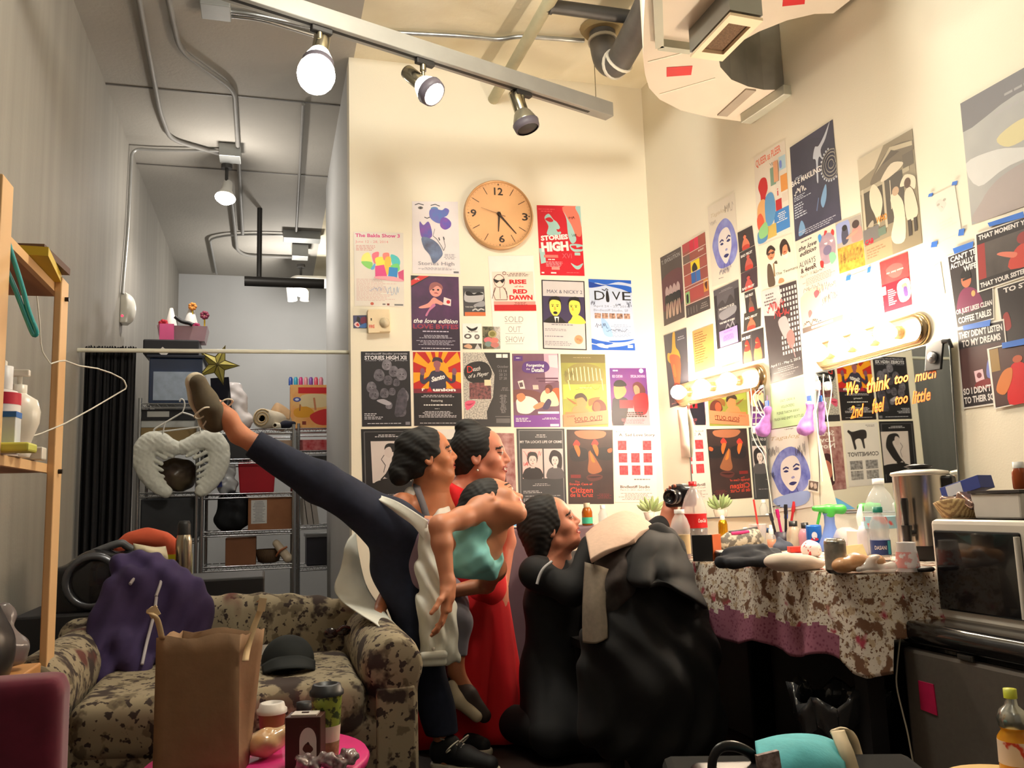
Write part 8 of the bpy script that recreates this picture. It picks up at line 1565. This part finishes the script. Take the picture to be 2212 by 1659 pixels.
# shoes
def sneaker(heel,toe,up,parent,upper,w=.042,lace=True,laceside=None,sole=(206,196,176)):
    d = (toe-heel); L0 = d.length; d.normalize(); up = Vector(up); up = (up-d*up.dot(d)).normalized(); sd = d.cross(up); R = np.array(Matrix((d,sd,up)).transposed())
    t = MB(); s = SDF(.004); s.cap(heel+up*.045,heel+d*L0*.45+up*.05,.036,.036,.03).cap(heel+d*L0*.45+up*.045,heel+d*L0*.85+up*.03,.037,.031,.03).cap(heel+up*.07,heel+d*.05+up*.085,.036,.036,.02).cut(heel+up*.012,-up)
    o = s.build('shoe',upper,parent)
    s = SDF(.004); s.cap(heel+d*.0+up*.008,heel+d*L0*.5+up*.008,.037,.036,.03).cap(heel+d*L0*.5+up*.008,heel+d*L0*.86+up*.008,.040,.037,.03).cut(heel+up*.02,up).cut(heel-up*.006,-up); s.build('sole',mat(sole,.6),o)
    if lace:
        m = MB(); n = 5
        for i in range(n):
            a = heel+d*L0*(.34+.075*i)+up*(.096-.008*i); w_ = .022; m.tube([a-sd*w_-up*.006,a+up*.003,a+sd*w_-up*.006],.0035,6)
        a = heel+d*L0*.32+up*.092
        for q in (1,-1): m.tube(smooth([a,a+sd*.04*q+up*.02+d*.02,a+sd*.075*q-up*.0+d*.0,a+sd*.05*q-up*.02-d*.02,a],5),.003,6)
        m.tube([a,a+sd*.03+up*.02-d*.06],.003,6).tube([a,a-sd*.05-up*.02-d*.05],.003,6); m.build('lace',mat((214,204,186),.7),o)
    return o
olive = mat((92,82,66),.9,var=.12,scale=30); blkc = mat((24,23,26),.7)
sneaker(pA(448,908,3.30),pA(416,812,3.24),RT*.72+UP*.15-FW*.85,tA,olive)
sneaker(V(a2.x-.02,a2.y-.0,.012),V(a2.x+.17,a2.y-.16,.012),(0,0,1),tA,blkc)
# ---------------------------------------------------------------- C: red dress
skC = mat((208,132,106),**SKIN); yC = 3.66
cC = ay(1038,988,yC); RC = frame((.88,-.34,.04),(.10,-.02,1)); kC = 1.12
tC = thing('person','person in a long red dress standing behind, smiling at the camera','person',V(ay(1040,1300,yC).x,yC+.05,0))
nkC = ay(1020,1052,yC+.04); shL = ay(968,1072,yC+.0); shR = ay(1078,1066,yC+.10); chC = ay(1018,1130,yC+.06); peC = ay(1035,1275,yC+.06)
s = SDF(.004); head_sdf(s,cC,RC,kC,nkC,(.048,.054),.5); s.cap(shL,shR,.05,.05,.05).cap(nkC,chC,.075,.10,.06).cap(chC,peC,.10,.11,.05)
s.cap(shL,ay(935,1150,yC+.1),.048,.04,.03).cap(ay(935,1150,yC+.1),ay(975,1230,yC+.06),.038,.028).cap(shR,ay(1095,1170,yC+.16),.047,.04,.03).cap(ay(1095,1170,yC+.16),ay(1085,1262,yC+.1),.038,.028)
kC1 = ay(1075,1420,yC-.0); s.cap(peC+V(.05,0,0),kC1,.08,.055).cap(kC1,V(kC1.x+.0,yC+.12,.06),.05,.034).cap(peC-V(.05,0,0),ay(1000,1440,yC+.05),.08,.055).cap(ay(1000,1440,yC+.05),V(ay(990,1440,yC).x,yC+.16,.06),.05,.034)
for q in (V(kC1.x,yC+.12,.045),V(ay(990,1440,yC).x,yC+.16,.045)): s.cap(q,q+V(.06,-.12,-.012),.034,.028,.02)
s.build('body',[skC,lipm,browm,teeth],tC,facemat=face_mat(cC,RC,kC,.5)); eyes(cC,RC,kC,tC)
s = SDF(.004); L = hairm(s,cC,RC,kC); s.cut(L(0,.048,.06),RC @ V(0,.9,-.05)).cut(L(0,.0,-.03),RC @ V(0,.75,-.75)); s.ell(L(0,-.045,.125),(.055,.05,.035),k=.03).ell(L(0,-.085,.0),(.05,.04,.07),k=.03); s.build('hair',hair_m,tC,disp=hair_disp)
MB().ball(cC+RC @ V(-.086*kC if True else 0,-.004,-.055*kC),.006,n=8).ball(cC+RC @ V(.086*kC,-.004,-.055*kC),.006,n=8).build('earring',mat((220,210,200),.2,.8),tC)
redd = mat((214,10,24),.8,var=.06,scale=6)
s = SDF(.006); s.cap(chC,peC,.112,.122,.05).cap(ay(975,1072,yC+.0),ay(1074,1067,yC+.08),.060,.060,.04).cap(ay(1015,1100,yC+.05),chC,.10,.11,.05)
s.ell(ay(1020,1022,yC-.04),(.105,.14,.066),k=.012,mode=1); s.build('dress_bodice',redd,tC,disp=wob(4,26,.0025))
rows = []
for i in range(15):
    v = i/14; z = (peC.z+.06)*(1-v)+.015*v; r = []
    cx = lerp(V(ay(1036,1240,yC).x,0,0),V(ay(1000,1580,yC).x,0,0),v).x; cy = yC+.08
    for j in range(64):
        a = 2*math.pi*j/64; f = 1+.10*v*math.sin(a*7+1.5*v)+.05*v*math.sin(a*13+2); r.append(V(cx+(.125+.135*v**.8)*math.cos(a)*f+.02*v,cy+(.115+.10*v)*math.sin(a)*f,z))
    rows.append(r)
MB().grid(rows,closed=True).build('dress_skirt',redd,tC,solid=.004)
# ---------------------------------------------------------------- B: white vest, hair in a bun
skB = mat((196,124,86),**SKIN); yB = 3.56
cB = ay(926,988,yB); RB = frame((.95,-.10,.16),(-.20,0,1)); kB = 1.02
tB = thing('person','person in a white vest with a dark bun, face turned up in profile','person',V(ay(925,1300,yB).x,yB+.1,0))
nkB = ay(930,1058,yB+.04); sL = ay(868,1092,yB-.02); sR = ay(985,1090,yB+.12); chB = ay(922,1150,yB+.06); peB = ay(930,1300,yB+.12)
s = SDF(.004); head_sdf(s,cB,RB,kB,nkB,(.045,.048)); s.cap(sL,sR,.048,.046,.05).cap(nkB,chB,.07,.09,.06).cap(chB,peB,.09,.10,.05)
eB_ = ay(862,1235,yB+.04); wB = ay(812,1330,3.37); s.cap(sL,eB_,.045,.036,.03).cap(eB_,wB,.036,.024,.02); hand_sdf(s,wB+V(-.0,-.02,-.0),(-.5,-.75,-.35),(.0,-.3,-1),.95,.45,1)
s.cap(sR,ay(1010,1180,yB+.22),.044,.036,.03).cap(ay(1010,1180,yB+.22),ay(1010,1235,yB+.14),.034,.026)
kB1 = ay(986,1345,yB-.02); aB1 = ay(985,1450,yB-.04); s.cap(peB+V(.06,0,0),kB1,.08,.052,.04).cap(kB1,aB1,.048,.032,.02).cap(aB1,ay(1012,1500,yB-.06),.03,.03,.02).cap(ay(1012,1500,yB-.06),ay(1040,1540,yB-.08),.03,.022,.02)
kB2 = ay(940,1440,yB+.1); aB2 = V(kB2.x+.06,yB+.05,.08); s.cap(peB-V(.04,0,0),kB2,.08,.055,.04).cap(kB2,aB2,.05,.034,.02).cap(aB2,aB2+V(.06,-.08,-.03),.032,.026)
s.build('body',[skB,lipm,browm,teeth],tB,facemat=face_mat(cB,RB,kB)); eyes(cB,RB,kB,tB)
s = SDF(.004); L = hairm(s,cB,RB,kB,grow=.014); s.cut(L(0,.052,.055),RB @ V(0,.92,-.1)).cut(L(0,.016,-.02),RB @ V(0,.75,-.75)); s.ell(L(0,-.10,-.015),(.062,.062,.062),k=.02).ell(L(.01,-.13,-.045),(.045,.05,.05),k=.02).ell(L(0,-.07,.06),(.06,.055,.06),k=.03); s.build('hair',hair_m,tB,disp=lambda x,y,z: hair_disp(x,y,z)+.002*np.sin(70*x+90*z))
vest = mat((224,216,206),.85,var=.04)
s = SDF(.005); s.cap(chB,peB,.103,.112,.05).cap(ay(922,1128,yB+.04),chB,.095,.10,.05).cap(ay(890,1066,yB+.0),ay(900,1125,yB-.01),.03,.05,.03).cap(ay(955,1062,yB+.05),ay(948,1125,yB+.02),.03,.05,.03)
s.ell(ay(924,1080,yB-.05),(.05,.10,.075),k=.012,mode=1); s.build('vest',vest,tB,disp=wob(3,30,.002))
MB().grid([[p,p+V(.028,.006,.004)] for p in smooth([ay(892,1046,yB-.0),ay(896,1062,yB-.055),ay(906,1090,yB-.085),ay(916,1125,yB-.10),ay(922,1170,yB-.1)],4)]).build('neck_strap',mat((96,92,98),.8),tB,solid=.004)
jl = mat((150,146,158),.85)
s = SDF(.006); s.cap(peB,peB+V(.05,0,0),.11,.105,.05).cap(peB+V(.06,0,0),kB1,.092,.064,.05).cap(kB1,lerp(kB1,aB1,.72),.06,.046,.03).cap(peB-V(.04,0,0),kB2,.09,.068,.05).cap(kB2,aB2+V(0,0,.05),.062,.05,.03).cut(lerp(kB1,aB1,.7),aB1-kB1,.004); s.build('trousers',jl,tB,disp=wob(7,30,.002))
brown = mat((60,44,40),.6); s = SDF(.004); q0,q1,q2 = ay(985,1478,yB-.03),ay(1008,1505,yB-.07),ay(1046,1546,yB-.10); s.chain([q0,q1,q2],[.04,.043,.028],.02); s.ell(ay(990,1462,yB-.05),(.03,.05,.03),k=.01,mode=1); o = s.build('shoe',brown,tB)
s = SDF(.004); off = V(-.012,-.018,-.03); s.chain([ay(976,1480,yB-.06),ay(990,1512,yB-.09),ay(1030,1548,yB-.12)],[.02,.028,.022],.02); s.build('sole',mat((206,190,160),.6),o)
sneaker(aB2+V(-.03,.03,-.075),aB2+V(.12,-.14,-.075),(0,0,1),tB,blkc,lace=False)
# ---------------------------------------------------------------- D: black jacket, camera at arm's length
skD = mat((212,140,112),**SKIN); yD = 3.42
cD = ay(1190,1136,yD); RD = frame((.86,-.28,.30),(-.34,0,.94)); kD = 1.05
tD = thing('person','kneeling person in a black jacket holding a camera out at arm length','person',V(ay(1205,1400,yD).x,yD,0))
nkD = ay(1188,1200,yD+.03); s1 = ay(1160,1238,yD-.06); s2 = ay(1240,1228,yD+.10); chD = ay(1200,1290,yD+.04); peD = ay(1205,1450,yD+.06)
eD = ay(1330,1200,yD+.16); wD = ay(1440,1126,yD+.14); eD2 = ay(1235,1275,yD-.16); wD2 = ay(1280,1165,yD-.10)
s = SDF(.004); head_sdf(s,cD,RD,kD,nkD,(.047,.052),.6); s.cap(s1,s2,.05,.05,.05).cap(nkD,chD,.07,.10,.06).cap(chD,peD,.10,.11,.05)
s.cap(s2,eD,.045,.037,.03).cap(eD,wD,.037,.026,.02); hand_sdf(s,wD+V(.005,0,.01),(.25,-.1,.95),(-.6,-.75,.1),.95,.55,1)
s.cap(s1,eD2,.045,.038,.03).cap(eD2,wD2,.036,.025,.02); hand_sdf(s,wD2,(.6,.3,.55),(.3,.3,-.6),.95,.5,-1)
kn = V(ay(1250,1500,yD).x,yD-.14,.10); s.cap(peD,kn,.085,.06,.04).cap(kn,V(kn.x-.1,yD+.28,.06),.055,.035,.02).cap(V(kn.x-.1,yD+.28,.06),V(kn.x-.12,yD+.38,.04),.03,.025); kn2 = kn+V(-.16,.03,0); s.cap(peD,kn2,.085,.06,.04).cap(kn2,V(kn2.x-.1,yD+.28,.06),.055,.035,.02).cap(V(kn2.x-.1,yD+.28,.06),V(kn2.x-.12,yD+.38,.04),.03,.025)
s.build('body',[skD,lipm,browm,teeth],tD,facemat=face_mat(cD,RD,kD,.6)); eyes(cD,RD,kD,tD)
s = SDF(.004); L = hairm(s,cD,RD,kD,grow=.015); s.cut(L(0,.046,.06),RD @ V(0,.92,-.1)).cap(L(-.05,-.05,.0),L(-.045,-.075,-.095),.045,.03,.04).cap(L(.05,-.05,.0),L(.045,-.075,-.095),.045,.03,.04).cap(L(0,-.08,.0),L(0,-.095,-.10),.05,.035,.04).cap(L(-.066,.0,.04),L(-.072,-.02,-.0),.02,.018,.02); s.build('hair',hair_m,tD,disp=hair_disp)
jb = mat((22,22,25),.8,var=.15,scale=20)
s = SDF(.006); s.cap(s1,s2,.066,.064,.06).cap(ay(1195,1250,yD+.02),chD,.09,.118,.06).cap(chD,peD,.120,.135,.06).cap(peD,V(peD.x,yD+.05,.12),.135,.17,.06).cap(peD,kn+V(0,.02,0),.12,.09,.06).cap(peD,kn2,.12,.09,.06).cap(V(peD.x-.06,yD+.28,.07),V(peD.x+.05,yD+.2,.07),.075,.08,.06)
s.cap(s2,eD,.060,.052,.04).cap(eD,lerp(eD,wD,.86),.052,.042,.03).cap(s1,eD2,.062,.055,.04).cap(eD2,lerp(eD2,wD2,.86),.055,.045,.03)
s.cap(ay(1166,1205,yD+.01),ay(1208,1212,yD-.03),.036,.022,.03)
s.cut(V(0,0,.008),(0,0,-1)).ell(ay(1212,1205,yD-.09),(.042,.06,.055),k=.01,mode=1); s.build('jacket',jb,tD,disp=wob(11,24,.004))
for q in (kn,kn2):
    s = SDF(.006); s.cap(q+V(0,.02,.01),V(q.x-.1,yD+.26,.075),.085,.07,.03).cut(V(0,0,.006),(0,0,-1)); s.build('trousers',jb,tD)
    s = SDF(.005); s.cap(V(q.x-.1,yD+.27,.065),V(q.x-.125,yD+.40,.05),.05,.042); s.cut(V(0,0,.006),(0,0,-1)); s.build('shoe',blkc,tD)
MB().tube(smooth([ay(1192,1213,yD-.145),ay(1176,1226,yD-.157),ay(1166,1242,yD-.16),ay(1160,1262,yD-.165)],4),.006,8).build('piping',mat((186,184,186),.6),tD)
MB().box(ay(1243,1283,yD-.22),(.022,.006,.012)).build('jacket_logo',mat((170,170,174),.5),tD)
# camera held out
cc_ = ay(1470,1072,yD+.10); t = thing('camera','black camera with a long lens, pointing back at the group','camera',cc_); cb = mat((24,24,26),.4,var=.1); dl = (ay(1420,1076,yD-.02)-cc_).normalized(); Rl = dl.to_track_quat('Z','Y').to_matrix()
wx = dl.cross(V(0,0,1)).normalized()
s = SDF(.004); Rb = np.array(Matrix((dl,wx,V(0,0,1))).transposed()); s.rbox(cc_+V(0,0,-.005),(.022,.052,.03),.012,Rb).rbox(cc_+V(0,0,.035),(.02,.02,.008),.012,Rb,.015).cap(cc_+wx*.045+dl*.02+V(0,0,-.03),cc_+wx*.045+dl*.02+V(0,0,.02),.016,k=.01); s.build('camera_body',cb,t)
MB().lathe([(.026,.02),(.032,.03),(.032,.055),(.029,.058),(.029,.07),(.033,.073),(.033,.10),(.030,.104),(.027,.1),(.02,.085),(0,.08)],cc_,24,R=Rl).build('lens',mat((30,30,34),.25,coat=.3),t)
# ================================================================ chair heaped with coats
yH = 3.15; cx = ay(1375,1300,yH).x; t = thing('chair','plain black chair almost hidden under the heap of coats','chair',(cx,yH,0)); MB().box((cx,yH,.44),(.42,.42,.03)).build('seat',blk,t); MB().box((cx+.06,yH+.19,.66),(.28,.025,.36)).build('backrest',blk,t)
for sx in (-.18,.18):
    for sy in (-.18,.18): MB().box((cx+sx,yH+sy,.215),(.035,.035,.43)).build('leg',blk,t)
def coat(name,label,prims,m,fr,amp,seed,cuts=(),h=.008):
    s = SDF(h)
    for p in prims: s.cap(p[0],p[1],p[2],p[3],.05)
    for c in cuts: s.cut(*c)
    f1 = wob(seed,fr,amp)
    return tag(s.build(name,m,disp=lambda x,y,z: f1(x,y,z)+.009*np.sin(46*x+8*np.sin(6*z+seed))),label,'coat')
def H(px,py,y): return ay(px,py,y)
bc = mat((18,17,19),.9,var=.2,scale=24)
coat('coat','long black coat hanging over the chair nearest the dressing table',[(H(1350,1195,3.22),H(1430,1185,3.2),.06,.06),(H(1350,1215,3.1),H(1330,1400,2.95),.07,.12),(H(1430,1180,3.1),H(1470,1400,2.95),.08,.13),(H(1390,1250,3.0),H(1400,1480,2.9),.12,.14),(H(1330,1400,2.95),H(1320,1560,2.95),.12,.12),(H(1470,1400,2.95),H(1490,1560,2.95),.13,.13),(H(1400,1480,2.9),H(1410,1580,2.9),.14,.13)],bc,20,.006,3,(((0,0,.02),(0,0,-1)),))
rows = [[H(1362,1168,3.16),H(1392,1148,3.14),H(1425,1140,3.14),H(1452,1146,3.16),H(1470,1170,3.2)],[H(1352,1185,3.0),H(1388,1172,2.96),H(1424,1168,2.95),H(1458,1180,2.97),H(1482,1205,3.04)],[H(1352,1215,2.93),H(1386,1212,2.87),H(1422,1208,2.86),H(1460,1220,2.88),H(1494,1240,2.97)],[H(1356,1250,2.88),H(1390,1252,2.80),H(1420,1244,2.83),H(1462,1256,2.80),H(1506,1276,2.92)],[H(1372,1262,2.86),H(1400,1268,2.78),H(1432,1262,2.81),H(1474,1284,2.77),H(1530,1318,2.88)]]
rows = sheet(rows,8); rg = random.Random(2); rows = [[p+V(0,-.008*math.sin(i*.5+j*.22)-.007*math.sin(j*.62+i*.1),0) for j,p in enumerate(r)] for i,r in enumerate(rows)]
tag(MB().grid(rows).build('jacket',mat((20,19,21),.8,coat=.0,var=.2,scale=20),solid=.02,sub=1),'black leather jacket spread over the top of the coat heap','jacket')
coat('cardigan','dark grey cardigan hanging on the heap between the jacket and the pale sweater',[(H(1310,1215,3.02),H(1300,1300,2.93),.05,.055),(H(1340,1200,3.0),H(1335,1265,2.92),.035,.04),(H(1355,1195,3.0),H(1350,1255,2.9),.03,.03)],mat((62,54,52),.95,var=.15,scale=50),50,.004,5)
rows = [[H(1266,1158,3.14),H(1300,1130,3.20),H(1345,1108,3.24),H(1380,1118,3.24),H(1412,1142,3.2)],[H(1268,1172,3.02),H(1304,1150,3.05),H(1345,1130,3.1),H(1380,1135,3.12),H(1404,1146,3.12)],[H(1272,1195,2.94),H(1306,1178,2.95),H(1342,1160,2.97),H(1366,1156,2.99),H(1384,1154,3.0)],[H(1276,1214,2.90),H(1306,1196,2.90),H(1338,1184,2.92),H(1358,1176,2.94),H(1372,1168,2.95)]]
knit = mat((206,176,156),.9,var=.06,scale=60)
tag(MB().grid(sheet(rows,6)).build('sweater',knit,solid=.022,sub=1),'pale pink knitted sweater draped over the top of the coats','sweater')
rows = [[H(1266,1215,2.98),H(1290,1222,2.92),H(1312,1230,2.93)],[H(1262,1290,2.93),H(1284,1300,2.87),H(1306,1300,2.88)],[H(1261,1350,2.91),H(1286,1356,2.85),H(1310,1345,2.86)],[H(1262,1388,2.90),H(1288,1390,2.84),H(1310,1378,2.85)]]
tag(MB().grid(sheet(rows,5)).build('scarf',mat((128,116,102),.95,var=.1,scale=60),solid=.014),'grey beige scarf hanging down the front of the coat heap','scarf')
